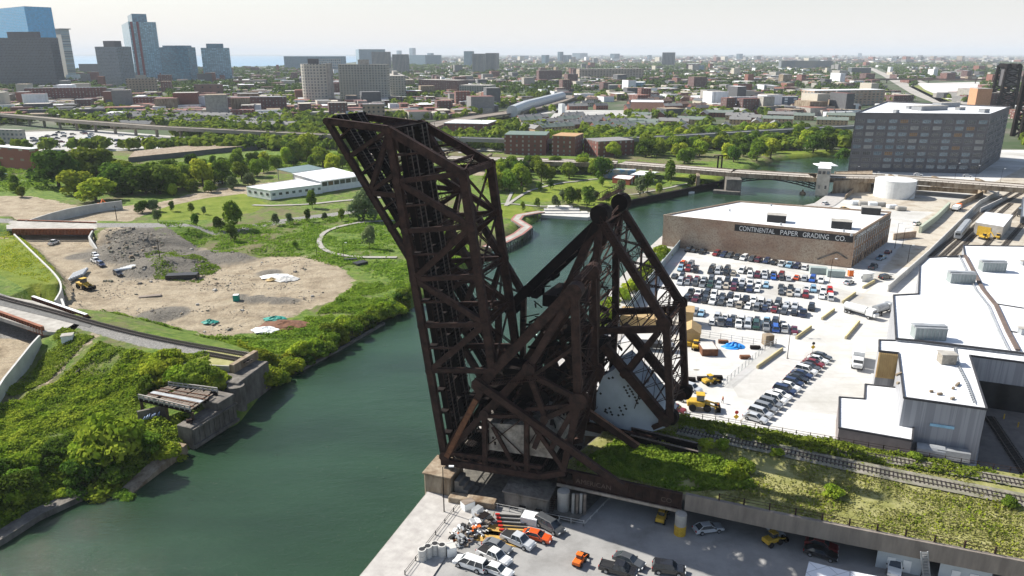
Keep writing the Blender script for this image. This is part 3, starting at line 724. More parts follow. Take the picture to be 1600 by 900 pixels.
for (u0, v0, u1, v1, o) in ((898,452,898,452,0),(760,600,850,590,-1.2),(815,560,850,556,wA)):
    p = A(u0, v0) + nA*(o+1 if u0 != u1 else 1.5); q = A(u1, v1)+nA*(o+1) if u0 != u1 else p + nA*(wA-3)
    sd = nA if u0 != u1 else PA.d
    p = p + UP*(1.2 if u0 == u1 else 0); q = q + UP*(1.2 if u0 == u1 else 0)
    for s_ in (-.7, .7):
        pf.bar(p+sd*s_, q+sd*s_, .12, .12, UP); pf.bar(p+sd*s_+UP*1.1, q+sd*s_+UP*1.1, .07, .07, UP); pf.bar(p+sd*s_+UP*.6, q+sd*s_+UP*.6, .05, .05, UP)
        m_ = max(2, int((q-p).length/1.6))
        for i in range(m_+1): c = p.lerp(q, i/m_)+sd*s_; pf.bar(c, c+UP*1.1, .06, .06, PA.d)
    for i in range(int((q-p).length/.5)): c = p.lerp(q, i*.5/(q-p).length); pf.bar(c-sd*.7, c+sd*.7, .2, .05, UP)
sub_part('walkway', pf, M_rust, bA)

# ------------------------------------------------------------------ B: the farther bridge
PB = Plane(25.5, 129, 12.5); B = PB.px; nB = PB.n; wB = PB.w
bB = thing('bascule_bridge', 'farther rusty bascule bridge leaning left, with the big pale blue counterweight', 'bridge', tuple(PB.sz(-45, 5, 6)))
tipB = PB.sz(-105.6, 66.2); heelB = PB.sz(-64.8, 7.2)
eB, fB, lcB, rcB, hipB = make_leaf(bB, PB, heelB, tipB, 12.6, .86, 8, 2)
tb = MB()
both(tb, [((937,352),(931,413),1.2,1.6),((931,413),(931,520),1.2,1.6),((931,520),(925,640),1.2,1.5)], PB)
TB = B(938,337)
for o in (0, wB):
    O = nB*o
    girder(tb, heelB+O, PB.sz(-52,30)+O, 1.1, 1.4, nB); girder(tb, PB.sz(-52,30)+O, TB+O, 1.1, 1.4, nB)
    girder(tb, PB.sz(-52,30)+O, PB.sz(-44.5,8)+O, .9, 1.0, nB); girder(tb, PB.sz(-52,30)+O, PB.sz(-44.8,28)+O, .8, .9, nB)
    girder(tb, heelB+O, PB.sz(-30,7)+O, 1.0, 1.5, nB); girder(tb, PB.sz(-52,30)+O, PB.sz(-54,8)+O, .8, 1.0, nB)
    gusset(tb, PB.sz(-52,30)+O, 1.8, nB, w=1.3)
for i in range(7):
    z = 12+i*5.2; p = PB.sz(-44.6, z); lattice_strut(tb, p+nB*.5, p+nB*(wB-.5), .6, UP, .14)
    if i < 6:
        p2 = PB.sz(-44.6, z+5.2); 
        lattice_strut(tb, p+nB*.4, p2+nB*(wB-.4), .35, UP, .1, .9); lattice_strut(tb, p2+nB*.4, p+nB*(wB-.4), .35, UP, .1, .9)
for i in range(5):
    p = heelB.lerp(TB, (i+1)/6); p2 = heelB.lerp(TB, (i+2)/6)
    lattice_strut(tb, p+nB*.4, p2+nB*(wB-.4), .5, UP, .12, 1.0); lattice_strut(tb, p2+nB*.4, p+nB*(wB-.4), .5, UP, .12, 1.0)
sub_part('tower', tb, M_rust, bB)
lb = MB(); both(lb, [((797,479),(933,350),1.5,2.3)], PB)
for o in (0, wB):
    gusset(lb, B(827,453)+nB*o, 2.2, nB, w=1.8); gusset(lb, B(800,480)+nB*o, 2.8, nB, w=1.9)
lattice_strut(lb, B(827,453)+nB, B(827,453)+nB*(wB-1), 1.2, UP)
sub_part('counterweight_link', lb, M_rustd, bB)
fbm = MB()
both(fbm, [((943,350),(1040,505),1.3,1.9),((1041,505),(1048,655),1.2,1.6),((936,517),(1030,514),1.1,1.5),((1028,520),(975,585),1.1,1.5),
           ((943,539),(1041,657),1.4,2.2),((1052,655),(1020,668),.9,1.0)], PB)
for p, r in (((1038,505),2.4),((1040,655),2.2),((938,340),2.2),((978,582),1.8)):
    for o in (0, wB): gusset(fbm, B(*p)+nB*o, r, nB, w=1.6, k=8)
p1, p2, p3 = B(938,352), B(1040,505), B(1047,650)
for i in range(4):
    a = p1.lerp(p2, .12+i*.24); b_ = p1.lerp(p2, .12+(i+1)*.24 if i < 3 else 1.0)
    lattice_strut(fbm, a+nB*.4, a+nB*(wB-.4), .9 if i != 1 else 1.4, (p2-p1), .14)
    lattice_strut(fbm, a+nB*.4, b_+nB*(wB-.4), .4, (p2-p1), .1, .9); lattice_strut(fbm, b_+nB*.4, a+nB*(wB-.4), .4, (p2-p1), .1, .9)
for i in range(5):
    a = p2.lerp(p3, i/5); b_ = p2.lerp(p3, (i+1)/5)
    lattice_strut(fbm, a+nB*.4, a+nB*(wB-.4), .8, UP, .14)
    for sw in (0, 1): fbm.bar((a if sw else b_)+nB*.4, (b_ if sw else a)+nB*(wB-.4), .12, .16, UP)
sub_part('counterweight_frame', fbm, M_rust, bB)
bw_ = MB()
for a, b_ in (((940,352),(1040,500)),((1041,508),(1047,645)),((931,415),(931,640)),((938,520),(1026,517)),((945,542),(1038,655)),((1028,522),(980,580)),((930,356),(830,450))): web(bw_, B(*a), B(*b_), nB, wB, 3.4)
for a, b_ in (((1040,505),(990,640)),((1047,640),(1000,560)),((965,400),(1000,515)),((1000,450),(950,515)),((932,430),(975,515)),((1041,560),(1005,600))):
    for o in (.5, wB*.5, wB-.5): bw_.bar(B(*a)+nB*o, B(*b_)+nB*o, .13, .16)
sub_part('lattice_web', bw_, M_rust, bB)
cb = MB()
poly = [B(961,578), B(940,591), B(921,634), B(911,654), B(911,684), B(979,689), B(1037,672), B(1026,651), B(994,612)]
k = len(poly); vs_ = [p+nB*1.0 for p in poly] + [p+nB*(wB-1.0) for p in poly]
cb.add(vs_, [tuple(range(k)), tuple(reversed(range(k, 2*k)))] + [(i, k+i, k+(i+1)%k, (i+1)%k) for i in range(k)])
cbo = sub_part('counterweight', cb, M_cwblue, bB, 'huge pale blue-grey concrete counterweight with small square pockets')
hol = MB()      # pockets: dark recess plates just proud of the face
for (u, v) in [(949,594),(955,593),(936,618),(973,608),(979,606),(976,613),(982,611),(978,617),(985,615),(981,622),(987,619),(990,624),(996,622),(992,629),(997,626),(994,633),(944,643),(950,641),(946,648),(952,647),(954,651),(966,640),(974,637),(968,645),(976,642),(964,652),(971,651),(943,646)]:
    c = B(u, v) + nB*.97; d_ = PB.d; ax = (d_*.88+UP*-.48).normalized(); ay = ax.cross(nB)
    hol.add([c-ax*.22-ay*.22, c+ax*.22-ay*.22, c+ax*.22+ay*.22, c-ax*.22+ay*.22], [(0,1,2,3)])
hol.build('pocket', M_black, cbo)
td = MB()
for o in (-1.0, wB-1.0): td = MB(); c = B(938,334)+nB*o; td.tube(c, c+nB*2.6, 1.75, 20); sub_part('trunnion_drum', td, M_rustd, bB)
for o in (-.3, wB-.6): td = MB(); c = B(1047,652)+nB*o; td.tube(c, c+nB*1.4, 1.6, 14); sub_part('pin_drum', td, M_rustd, bB)
oB = MB()
for o in (-1.2, wB+.8): girder(oB, B(880,612)+nB*o, B(997,693)+nB*o, .9, 1.2, nB)
sub_part('operating_strut', oB, M_rustd, bB)
pw = MB()
for (p, q) in ((B(938,334)+UP*2.6-nB*.5, B(938,334)+UP*2.6+nB*(wB+.5)), (B(945,345)-nB*1.1, B(1000,435)-nB*1.1)):
    sd = PB.d
    for s_ in (-.6, .6):
        pw.bar(p+sd*s_, q+sd*s_, .12, .12, UP); pw.bar(p+sd*s_+UP*1.1, q+sd*s_+UP*1.1, .08, .08, UP)
        m_ = int((q-p).length/1.5)
        for i in range(m_+1): c = p.lerp(q, i/m_)+sd*s_; pw.bar(c, c+UP*1.1, .06, .06, PB.d)
    for i in range(int((q-p).length/.6)): c = p.lerp(q, i*.6/(q-p).length); pw.bar(c-sd*.6, c+sd*.6, .25, .06, UP)
sub_part('walkway', pw, M_rust, bB)
mc = MB()
for (a, z, sx, sy, sz) in ((-52,31,7,9,2.5),(-50,24,6,8,2),(-46,20,5,10,3),(-56,18,6,8,2)):
    p = PB.sz(a, z, wB*.5); mc.obox((p.x, p.y, p.z), sx, sy, sz, R(-25.5))
for i in range(18):
    p = PB.sz(random.uniform(-60,-42), random.uniform(14,36), random.uniform(1, wB-1)); q = p + Vector((random.uniform(-4,4), random.uniform(-3,3), random.uniform(-2,2))); mc.bar(p, q, .2, .22, UP)
for i in range(90):
    p = PB.sz(random.uniform(-62,-41), random.uniform(9,34), random.uniform(.5, wB-.5)); q = p + Vector((random.uniform(-2.5,2.5), random.uniform(-2,2), random.uniform(-1.5,1.5))); mc.bar(p, q, random.uniform(.1,.4), random.uniform(.15,.7))
for (a, z, sx, sy, sz) in ((-56,9,9,10,2.0),(-50,13,7,9,3.0),(-47,16,5,8,3.5)):
    p = PB.sz(a, z, wB*.5); mc.obox((p.x, p.y, p.z), sx, sy, sz, R(-25.5))
sub_part('machinery', mc, M_rustd, bB)
fl = MB()
for i in range(52):
    p = PB.sz(-63+i*.48, 6.7, .4); fl.bar(p, p+nB*(wB-.8), .36, .25)
for t_ in (.15,.38,.62,.85): fl.bar(PB.sz(-64,6.1,wB*t_), PB.sz(-38,6.1,wB*t_), .5, 1.1)
sub_part('approach_floor', fl, M_rustd, bB)
# ================================================================== PIERS, VIADUCT, TRACKS, WALLS
def text(body, loc, size, right, up, mat, parent, name='lettering', ext=.02, fit=None):
    """letters as a mesh, standing where they stand; right/up = world directions of the writing"""
    cu = bpy.data.curves.new('t', 'FONT'); cu.body = body; cu.size = size; cu.extrude = ext; cu.align_x = 'LEFT'
    o = bpy.data.objects.new('t', cu); scene.collection.objects.link(o); bpy.context.view_layer.update()
    me = bpy.data.meshes.new_from_object(o); scene.collection.objects.unlink(o); bpy.data.objects.remove(o)
    if fit: w_ = max(v.co.x for v in me.vertices); me.transform(Matrix.Diagonal((fit/w_, 1, 1, 1)))
    r = Vector(right).normalized(); u = Vector(up).normalized(); n = r.cross(u)
    M = Matrix((r, u, n)).transposed().to_4x4(); M.translation = Vector(loc); me.transform(M)
    if parent is not None:
        L = Vector((0,0,0)); pp = parent
        while pp is not None: L += Vector(pp.location); pp = pp.parent
        me.transform(Matrix.Translation(-L))
    me.materials.clear(); me.materials.append(mat); me.name = name
    q = bpy.data.objects.new(name, me); scene.collection.objects.link(q)
    if parent is not None: q.parent = parent
    return q
def wall(name, label, pts, z0, z1, th, mat, cat='wall', cap=None, group=None, parent=None, drape=None):
    """wall along world points; z1 one height or one per point"""
    mb = MB(); z1s = z1 if isinstance(z1, (list, tuple)) else [z1]*len(pts); z0s = z0 if isinstance(z0, (list, tuple)) else [z0]*len(pts)
    vs_ = []; n = len(pts)
    for i in range(n):
        a = Vector((*pts[max(i-1,0)][:2],0)); b = Vector((*pts[min(i+1,n-1)][:2],0)); d = (b-a).normalized(); s_ = Vector((-d.y,d.x,0))*(th/2)
        p = Vector((*pts[i][:2],0))
        vs_ += [p-s_+UP*z0s[i], p+s_+UP*z0s[i], p+s_+UP*z1s[i], p-s_+UP*z1s[i]]
    fs = [(3,2,1,0), (4*n-4,4*n-3,4*n-2,4*n-1)]
    for i in range(n-1):
        for k in range(4): fs.append((i*4+k, i*4+(k+1)%4, i*4+4+(k+1)%4, i*4+4+k))
    mb.add(vs_, fs); o = mb.build(name, mat, parent)
    if label: tag(o, label, cat, group)
    return o
def dens(pts, step):
    out = []
    for a, b in zip(pts[:-1], pts[1:]):
        a = Vector(a[:2]); b = Vector(b[:2]); n = max(1, int((b-a).length/step)); out += [tuple(a.lerp(b, k/n)) for k in range(n)]
    return out + [tuple(pts[-1][:2])]
# quay wall of the right bank
wall('quay_wall', 'long pale concrete quay wall along the right bank of the river', [tuple(Vector(p)+Vector((1.9,-1.0))) for p in dens(RB, 12)], -5, .16, 5.6, M_conc)
def off_line(pts, d):
    out = []
    for i in range(len(pts)):
        a = Vector(pts[max(i-1,0)]); b = Vector(pts[min(i+1,len(pts)-1)]); t = (b-a).normalized(); out.append(tuple(Vector(pts[i])+Vector((-t.y,t.x))*d))
    return out
RBD = dens(RB, 12)
ribbon('quay_paving', off_line(RBD, 5.0 if not bool(pin(RIV, *[np.array([q]) for q in off_line(RBD, 5.0)[len(RBD)*3//4]])[0]) else -5.0), 11.0, pm('quay_surface', (.46,.44,.41), (.34,.32,.30), scale=.5, detail=9, rough=.95), z=.19, off=.03)
# ---- river piers under the bridges
def pier(name, label, c, sx, sy, z0, z1, ang, mat, cap=.35, capmat=None, round_=False):
    t = thing(name, label, 'pier', (c[0], c[1], max(z0, 0)))
    mb = MB(); mb.obox((c[0], c[1], z0), sx, sy, z1-z0-cap, ang); 
    mb.build('shaft', mat, t, bevel=.25)
    m2 = MB(); m2.obox((c[0], c[1], z1-cap), sx+.5, sy+.5, cap, ang); m2.build('cap', capmat or mat, t, bevel=.06)
    return t
ra = R(-19.5); rb_ = R(-25.5)
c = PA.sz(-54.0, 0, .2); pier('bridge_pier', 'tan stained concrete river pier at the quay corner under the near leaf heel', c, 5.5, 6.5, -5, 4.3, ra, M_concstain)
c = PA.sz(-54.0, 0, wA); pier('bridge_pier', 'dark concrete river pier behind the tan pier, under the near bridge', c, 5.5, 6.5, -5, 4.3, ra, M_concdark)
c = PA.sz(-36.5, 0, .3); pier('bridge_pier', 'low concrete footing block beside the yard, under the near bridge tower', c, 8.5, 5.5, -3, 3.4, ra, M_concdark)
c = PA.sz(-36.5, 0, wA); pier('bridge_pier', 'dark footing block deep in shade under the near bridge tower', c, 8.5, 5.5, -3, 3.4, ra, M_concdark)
for o_, lab in ((0, 'wide concrete river pier under the heel of the leaning far leaf'),):
    c = PB.sz(-64, 0, wB/2); pier('bridge_pier', lab, c, 7, 19, -5, 5.2, rb_, M_concdark)
# steps, curb block and clutter between the piers and the yard
t = thing('retaining_block', 'long tan concrete kerb block lying between the quay corner and the bridge footing', 'concrete block', tuple(PA.sz(-48, 0, -4)))
mb = MB(); c = PA.sz(-46.5, 0, -3.6); mb.obox((c.x,c.y,0), 9, 2.0, 1.3, R(-14)); mb.build('block', M_concstain, t, bevel=.1)
mb = MB()
for i in range(4): c = PA.sz(-50.3+i*.9, 0, -.6); mb.obox((c.x,c.y,0), .9, 3.4, 3.2-i*.8, ra)
tag(mb.build('stone_steps', M_concdark), 'dark stone steps going down between pier and footing block', 'steps')
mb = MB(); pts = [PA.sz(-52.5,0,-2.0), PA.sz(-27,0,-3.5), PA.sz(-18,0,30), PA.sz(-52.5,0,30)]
mb.add([(p.x,p.y,.27) for p in pts], [(0,1,2,3)]); tag(mb.build('gravel_bed', pm('shade_toned_gravel', (.16,.15,.13), (.09,.085,.075), scale=1.2, rough=1)), kind='structure')  # gravel sheet with the shade under the bridges put into its dark colour
# ---- the viaduct on the right
DZ = 7.0
n0 = XY(872,731,DZ); n1 = XY(1067,772,DZ); n2 = XY(1200,800,DZ); n3 = XY(1600,878,DZ); n3 = (n2[0]+(n3[0]-n2[0])*1.9, n2[1]+(n3[1]-n2[1])*1.9)
f1 = XY(1058,648,DZ); f2 = XY(1600,742,DZ); f2 = (f1[0]+(f2[0]-f1[0])*1.8, f1[1]+(f2[1]-f1[1])*1.8)
l1 = PB.sz(-41,DZ,-2); l2 = PB.sz(-41,DZ,wB+1.5)
DECK = [n0, n1, n2, n3, f2, f1, (l2.x,l2.y), (l1.x,l1.y)]
via = thing('railway_viaduct', 'long overgrown concrete railway viaduct running right from the bridges above the yard', 'viaduct', (*n1, 0))
mb = MB(); mb.prism(DECK, DZ-1.2, DZ-.05); mb.build('deck_slab', M_concdark, via)
dN = (Vector(n3)-Vector(n2)).normalized(); nN = Vector((-dN.y, dN.x))
wall('edge_beam', None, [(n1[0]+.5*dN.x, n1[1]+.5*dN.y), n2, n3], DZ-2.9, DZ+.25, .7, pm('beam_concrete', (.26,.225,.19), (.17,.145,.125), scale=.6, stretch=(1,1,.2), detail=10, bump=.2, rough=.95), parent=via)
# rusty plate girder with stiffeners between the footing and the first column
gd = MB(); a = Vector((*n0,0)); b = Vector((*n1,0)); dg = (b-a).normalized(); ng = Vector((-dg.y,dg.x,0))
gd.bar(a+UP*(DZ-1.25)-ng*.3, b+UP*(DZ-1.25)-ng*.3, .12, 2.9, UP)
for z in (DZ+.22, DZ-2.7): gd.bar(a+UP*z-ng*.3, b+UP*z-ng*.3, .7, .14, UP)
for i in range(18): p = a.lerp(b, (i+.5)/18); gd.bar(p+UP*(DZ-2.6)-ng*.45, p+UP*(DZ+.15)-ng*.45, .3, .12, dg)
gob = gd.build('plate_girder', M_rust, via)
mb = MB(); mb.bar(a+UP*(DZ-3.15)-ng*.35, b+UP*(DZ-3.15)-ng*.35, .7, .55, UP); mb.build('ledge', pm('ledge_stone', (.42,.36,.30), (.28,.23,.18), scale=1), via)
M_fade = pm('faded_lettering', (.17,.12,.10), (.10,.07,.06), scale=3)
for s_, u, sz in (('AMERICAN', .16, 1.35),  ('CO', .84, 1.3)):
    p = a.lerp(b, u) + UP*(DZ-1.9) - ng*.64; text(s_, p, sz, dg, UP, M_fade, gob)
# columns under the viaduct: tall drums, yellow painted foot
def column(loc, r, label, yellow, ztop=DZ-2.9):
    t = thing('viaduct_column', label, 'column', (loc[0], loc[1], 0), group='columns under the viaduct')
    mb = MB()
    if yellow:
        m2 = MB(); m2.tube((loc[0],loc[1],0), (loc[0],loc[1],1.9), r+.02, 20); m2.build('painted_base', M_yel, t, smooth=False)
        mb.tube((loc[0],loc[1],1.9), (loc[0],loc[1],ztop), r, 20)
    else: mb.tube((loc[0],loc[1],0), (loc[0],loc[1],ztop), r, 20)
    mb.build('shaft', M_conc, t)
p = XY(880,797,0); column(p, 1.15, 'round tan column at the left end of the rusty girder', False)
p = XY(1062,834,0); column(p, 1.0, 'round column with yellow painted foot under the girder joint', True)
for i in range(6):
    q = Vector(n1) + dN*(i*16+6) + nN*14; column((q.x,q.y), .9, 'one of the shaded columns under the grassy viaduct', False)
bw = [(n1[0]+nN.x*20, n1[1]+nN.y*20), (n3[0]+nN.x*20, n3[1]+nN.y*20)]
wall('back_wall', None, [tuple(Vector(n0)+Vector(nN)*20), bw[1]], 0, DZ-1.2, .5, M_concdark, parent=via)
# handrail along the near edge
def railing(name, label, pts, z, step, hgt, mat, post=.12, rails=(1.0,.55), group=None, drape=False, cat='railing'):
    t = thing(name, label, cat, (pts[0][0], pts[0][1], z), group=group)
    mr = MB(); mp = MB(); first = True
    for a, b in zip(pts[:-1], pts[1:]):
        a = Vector((*a[:2],z)); b = Vector((*b[:2],z))
        for r_ in rails: mr.bar(a+UP*hgt*r_, b+UP*hgt*r_, .06, .06, UP)
        L = (b-a).length; k = max(1, int(L/step))
        for i in range(k + 1):
            q = a.lerp(b, i/k); mp.bar(q, q+UP*(hgt+.08), post, post, Vector((1,0,0)))
    mr.build('rail', mat, t); o = mp.build('post', mat, t); o['kind'] = 'stuff'
    return t
railing('handrail', 'dark steel handrail along the near edge of the grassy viaduct', [tuple(Vector(n2)-dN*8+nN*.3), tuple(Vector(n3)+nN*.3)], DZ+.2, 3.9, 1.25, M_rust, post=.2)
railing('handrail', 'pipe handrail along the far edge of the viaduct beside the white lot', [f1, tuple(Vector(f1)+(Vector(f2)-Vector(f1))*.35), f2], DZ, 2.6, 1.1, M_rust)
# pilings, ladder and bollards by the water under the near bridge
t = thing('timber_piling', 'cluster of pale vertical pilings in the shade beside the tan column', 'pilings', (*XY(905,800),0))
for i in range(4):
    p = XY(895+i*6,803); m2 = MB(); m2.tube((p[0],p[1],0), (p[0],p[1],4.2), .28, 8); m2.build('pile', M_wood if i % 2 else M_conc, t)
t = thing('ladder', 'small dark steel ladder leaning against the footing block', 'ladder', (*XY(862,800),0))
p = Vector((*XY(858,803),0)); q = Vector((*XY(866,796),3.0)); m2 = MB(); sd = Vector((1,0,0))*.5
m2.bar(p-sd,q-sd,.1,.1); m2.bar(p+sd,q+sd,.1,.1); m2.build('side_rail', M_rust, t); m2 = MB()
for i in range(9): c = p.lerp(q,(i+.5)/9); m2.bar(c-sd,c+sd,.07,.07)
m2.build('rungs', M_rust, t)
# soil and growth on the viaduct
M_deck = pm('weedy_soil', (.20,.20,.06), (.33,.31,.14), scale=.25, detail=12, contrast=(.4,.62), rough=1, bump=.3, bscale=3)
sh = MB()
pc = [Vector(p) for p in (n0,n1,n2,n3,f2,f1,(l2.x,l2.y),(l1.x,l1.y))]
cen = sum(pc, Vector((0,0)))/8
sh.add([(p.x+(cen.x-p.x)*.006, p.y+(cen.y-p.y)*.006, DZ) for p in pc], [tuple(range(8))])
tag(sh.build('viaduct_soil', M_deck), kind='structure')
ribbon('ballast', [XY(1060,672,DZ), XY(1200,701,DZ), XY(1400,744,DZ), XY(1600,783,DZ), XY(1850,834,DZ)], 4.6, pm('track_ballast', (.26,.235,.20), (.15,.15,.09), scale=.7, detail=10, rough=1), z=DZ, off=.26)
ribbon('ballast', [XY(1300,703,DZ), XY(1450,730,DZ), XY(1600,757,DZ), XY(1850,805,DZ)], 3.4, MATS['track_ballast'], z=DZ, off=.27)
def track(label, pts, z=None, group='railway tracks', tie=M_tie, rail=M_steelrust, tstep=.7, lift=.0, name='railway_track'):
    P_ = dens(pts, 2.0 if z is None else 40)
    zz = lambda x, y: (float(Z(x,y)) if z is None else z) + lift
    t = thing(name, label, 'railway track', (P_[0][0], P_[0][1], zz(*P_[0])), group=group)
    mr = MB(); mt = MB(); acc = 0
    for a, b in zip(P_[:-1], P_[1:]):
        A_ = Vector((*a, zz(*a)+.1)); B_ = Vector((*b, zz(*b)+.1)); d = (B_-A_); L = d.length
        if L < .05: continue
        d.normalize(); s_ = Vector((-d.y,d.x,0))
        for k in (-.72,.72): mr.bar(A_+s_*k+UP*.22, B_+s_*k+UP*.22, .10, .16)
        while acc < L:
            c = A_+d*acc; mt.bar(c-s_*1.25+UP*.06, c+s_*1.25+UP*.06, .25, .16); acc += tstep
        acc -= L
    o1 = mr.build('rails', rail, t); o2 = mt.build('sleepers', tie, t)
    return t
track('weedy track on the viaduct passing below the grey shed wall', [XY(1060,672,DZ), XY(1200,701,DZ), XY(1400,744,DZ), XY(1600,783,DZ), XY(1850,834,DZ)], DZ, lift=.05)
track('overgrown second track on the viaduct closest to the grey shed wall', [XY(1300,703,DZ), XY(1450,730,DZ), XY(1600,757,DZ), XY(1850,805,DZ)], DZ, lift=.05)
mb = MB(); gp = [XY(1078,700,DZ), XY(1092,718,DZ)]
t = thing('track_girder', 'dark steel girder with pale edges lying in the weeds below the blue counterweight', 'girder', (*XY(960,700,DZ),DZ))
a = Vector((*XY(985,690,DZ),DZ)); b = Vector((*XY(1090,716,DZ),DZ)); s_ = Vector((0.2,1,0)).normalized()*3.2
mb.bar(a+UP*.7, b+UP*.7, .3, 1.4); mb.bar(a+s_+UP*.7, b+s_+UP*.7, .3, 1.4); mb.bar(b, b+s_, .3, .8); mb.build('web', M_rustd, t)
m2 = MB(); m2.bar(a+UP*1.45, b+UP*1.45, .5, .1); m2.bar(a+s_+UP*1.45, b+s_+UP*1.45, .5, .1); m2.build('flange', M_steelrust, t)
# ---- left bank: abutments and derelict approaches
def quad_prism(name, pts, z0, z1, mat, parent=None, **k):
    mb = MB(); mb.prism([tuple(p[:2]) for p in pts], z0, z1); return mb.build(name, mat, parent, **k)
def para(p, q, depth):   # footprint with p..q on the river side, depth away from the river
    p = Vector(p); q = Vector(q); d = (q-p).normalized(); n = Vector((-d.y, d.x))
    if n.x > 0: n = -n
    return [p, q, q+n*depth, p+n*depth]
t = thing('abutment', 'lower concrete abutment in the water at the derelict timber approach', 'abutment', (*XY(305,699,WZ),0))
fp = para(XY(304,702,WZ), XY(372,658,WZ), 4.2); quad_prism('wall', fp, -5, 2.7, M_concdark, t, bevel=.15)
fp = para(XY(304,702,WZ), XY(372,658,WZ), 4.8)
e0 = Vector(fp[0]).lerp(Vector(fp[1]), .62); fq = para(e0, fp[1], 4.9); quad_prism('upper_block', fq, 2.7, 4.6, M_concdark, t, bevel=.12)
mb = MB(); dd = (Vector(fp[1])-Vector(fp[0])); nn_ = Vector((dd.y,-dd.x)).normalized(); nn_ = nn_ if nn_.x > 0 else -nn_
for i in range(9):
    q = Vector(fp[0])+dd*((i+.4)/9)+nn_*.06; mb.obox((q.x,q.y,-1.4), .5, .3, 3.6, math.atan2(dd.y,dd.x))
q0 = Vector(fp[0])+nn_*.25; q1 = Vector(fp[1])+nn_*.25; mb.bar((q0.x,q0.y,-1.9),(q1.x,q1.y,-1.9),.7,.7); mb.bar((q0.x,q0.y,2.2),(q1.x,q1.y,2.2),.5,.35)
mb.build('fender', M_concdark, t)
mb = MB(); q = Vector(fp[3])*.8+Vector(fp[1])*.2; mb.obox((*XY(296,659,2.7),2.7), 1.2, .9, .6, .3); mb.obox((*XY(299,662,2.7),2.7), .5, .5, 1.1, .3); mb.build('bearing', M_rust, t)
t = thing('abutment', 'tall stained concrete abutment at the river end of the gravelled track', 'abutment', (*XY(378,640,WZ),0))
fp = para(XY(378,643,WZ), XY(424,606,WZ), 7.0); quad_prism('wall', fp, -5, 5.0, M_concdark, t, bevel=.15)
fp2 = para(XY(374,641,WZ), XY(384,633,WZ), 4.0)
mb = MB(); c = Vector(fp[0])+Vector((-.8,.2)); mb.tube((c.x,c.y,-5),(c.x,c.y,4.4),2.0,16); mb.build('round_nose', M_concdark, t)
quad_prism('parapet', para(XY(366,580,5.6), XY(404,557,5.6), 1.3), 5.0, 7.2, M_concstain, t)
t = thing('wooden_deck', 'derelict wooden railway approach deck with torn planks and a side rail', 'bridge deck', (*XY(217,620,5.4),1))
dk = [XY(217,622,5.4), XY(297,641,5.4), XY(340,612,5.4), XY(264,602,5.4)]
mb = MB(); d0, d1, d2, d3 = [Vector((*p,5.4)) for p in dk]
for i in range(60):
    if random.random() < .22: continue
    f0 = (i+.5)/60; a = d0.lerp(d1, f0); b = d3.lerp(d2, f0); k0 = random.uniform(0,.1); k1 = random.uniform(.85,1) if random.random() < .8 else random.uniform(.3,.7)
    mb.bar(a.lerp(b,k0), a.lerp(b,k1), .3, .15)
mb.build('planks', M_wood, t); mb = MB()
for k in (.02,.2,.3,.55,.65,.98): mb.bar(d0.lerp(d3,k)-UP*.45, d1.lerp(d2,k)-UP*.45, .35, .7)
mb.build('beams', M_rustd, t); mb = MB()
for k in (.14,.3,.55,.72): mb.bar(d0.lerp(d3,k)+UP*.2, d1.lerp(d2,k)+UP*.2, .14, .16)
mb.build('rails', M_rusthi, t); mb = MB()
mb.bar(d0.lerp(d3,.42)+UP*.14, d1.lerp(d2,.42)+UP*.14, 1.1, .06); mb.build('metal_sheet', M_steel, t)
mb = MB()
for (p, q) in ((d0, d1), (d3, d2)):
    mb.bar(p+UP*.9, q+UP*.9, .25, .25); mb.bar(p+UP*.25, q+UP*.25, .3, .3)
    for i in range(11): c = p.lerp(q, i/10); mb.bar(c-UP*.3, c+UP*.95, .22, .22)
mb.build('side_rail', M_conc, t)
mb = MB()
for k in (0,.5,1):
    for j in (.05,.95): c = d0.lerp(d1,k).lerp(d3.lerp(d2,k),j); mb.tube((c.x,c.y,-1),(c.x,c.y,4.6),.35,8)
mb.build('trestle_posts', M_bark, t)
gw = wall('graffiti_wall', 'low dark wall in the shade below the timber deck, blue-white graffiti', [XY(216,656,1.5), XY(262,646,1.5)], 0, 3.6, .6, M_concdark)
mb = MB(); a = Vector((*XY(222,652,2.4),2.4)); b = Vector((*XY(250,646,2.4),2.4)); d_ = (b-a).normalized(); 
for i in range(9):
    c = a.lerp(b, i/9) + Vector((d_.y,-d_.x,0))*.4; mb.bar(c-UP*.5, c+d_*random.uniform(.3,.9)+UP*random.uniform(.2,.7), .05, .35, Vector((d_.y,-d_.x,0)))
mb.build('graffiti', pm('pale_spray', (.5,.6,.75), (.2,.3,.6), scale=2), gw)
t = thing('track_slab', 'short weedy deck slab at the river end of the gravelled track', 'bridge deck', (*XY(330,560,6.2),6))
quad_prism('slab', [XY(282,570,6.15), XY(360,573,6.15), XY(403,553,6.15), XY(330,541,6.15)], 5.1, 6.2, M_conc, t)
quad_prism('soil', [XY(284,569,6.25), XY(359,572,6.25), XY(400,554,6.25), XY(331,543,6.25)], 6.2, 6.26, M_deck, t)
wall('kerb', None, [XY(282,570,6.2), XY(360,574,6.2)], 5.1, 6.6, .4, M_conc, parent=t)
track('rusty track curving over the gravel from the underpass to the stub deck', smooth([XY(-60,447,6.1), XY(0,466,6.1), XY(80,486,6.1), XY(170,512,6.1), XY(260,533,6.1), XY(390,556,6.1)], 2), 6.12, lift=.05)
track('short disused rails at the end of the stub deck', [XY(315,552,6.2), XY(392,566,6.2)], 6.25)
t = thing('timber_crib', 'dark row of old sleepers lying on the weedy slope', 'timbers', (*XY(80,588,4),3)); mb = MB()
a = Vector((*XY(40,601,3.4),0)); b = Vector((*XY(122,572,4),0))
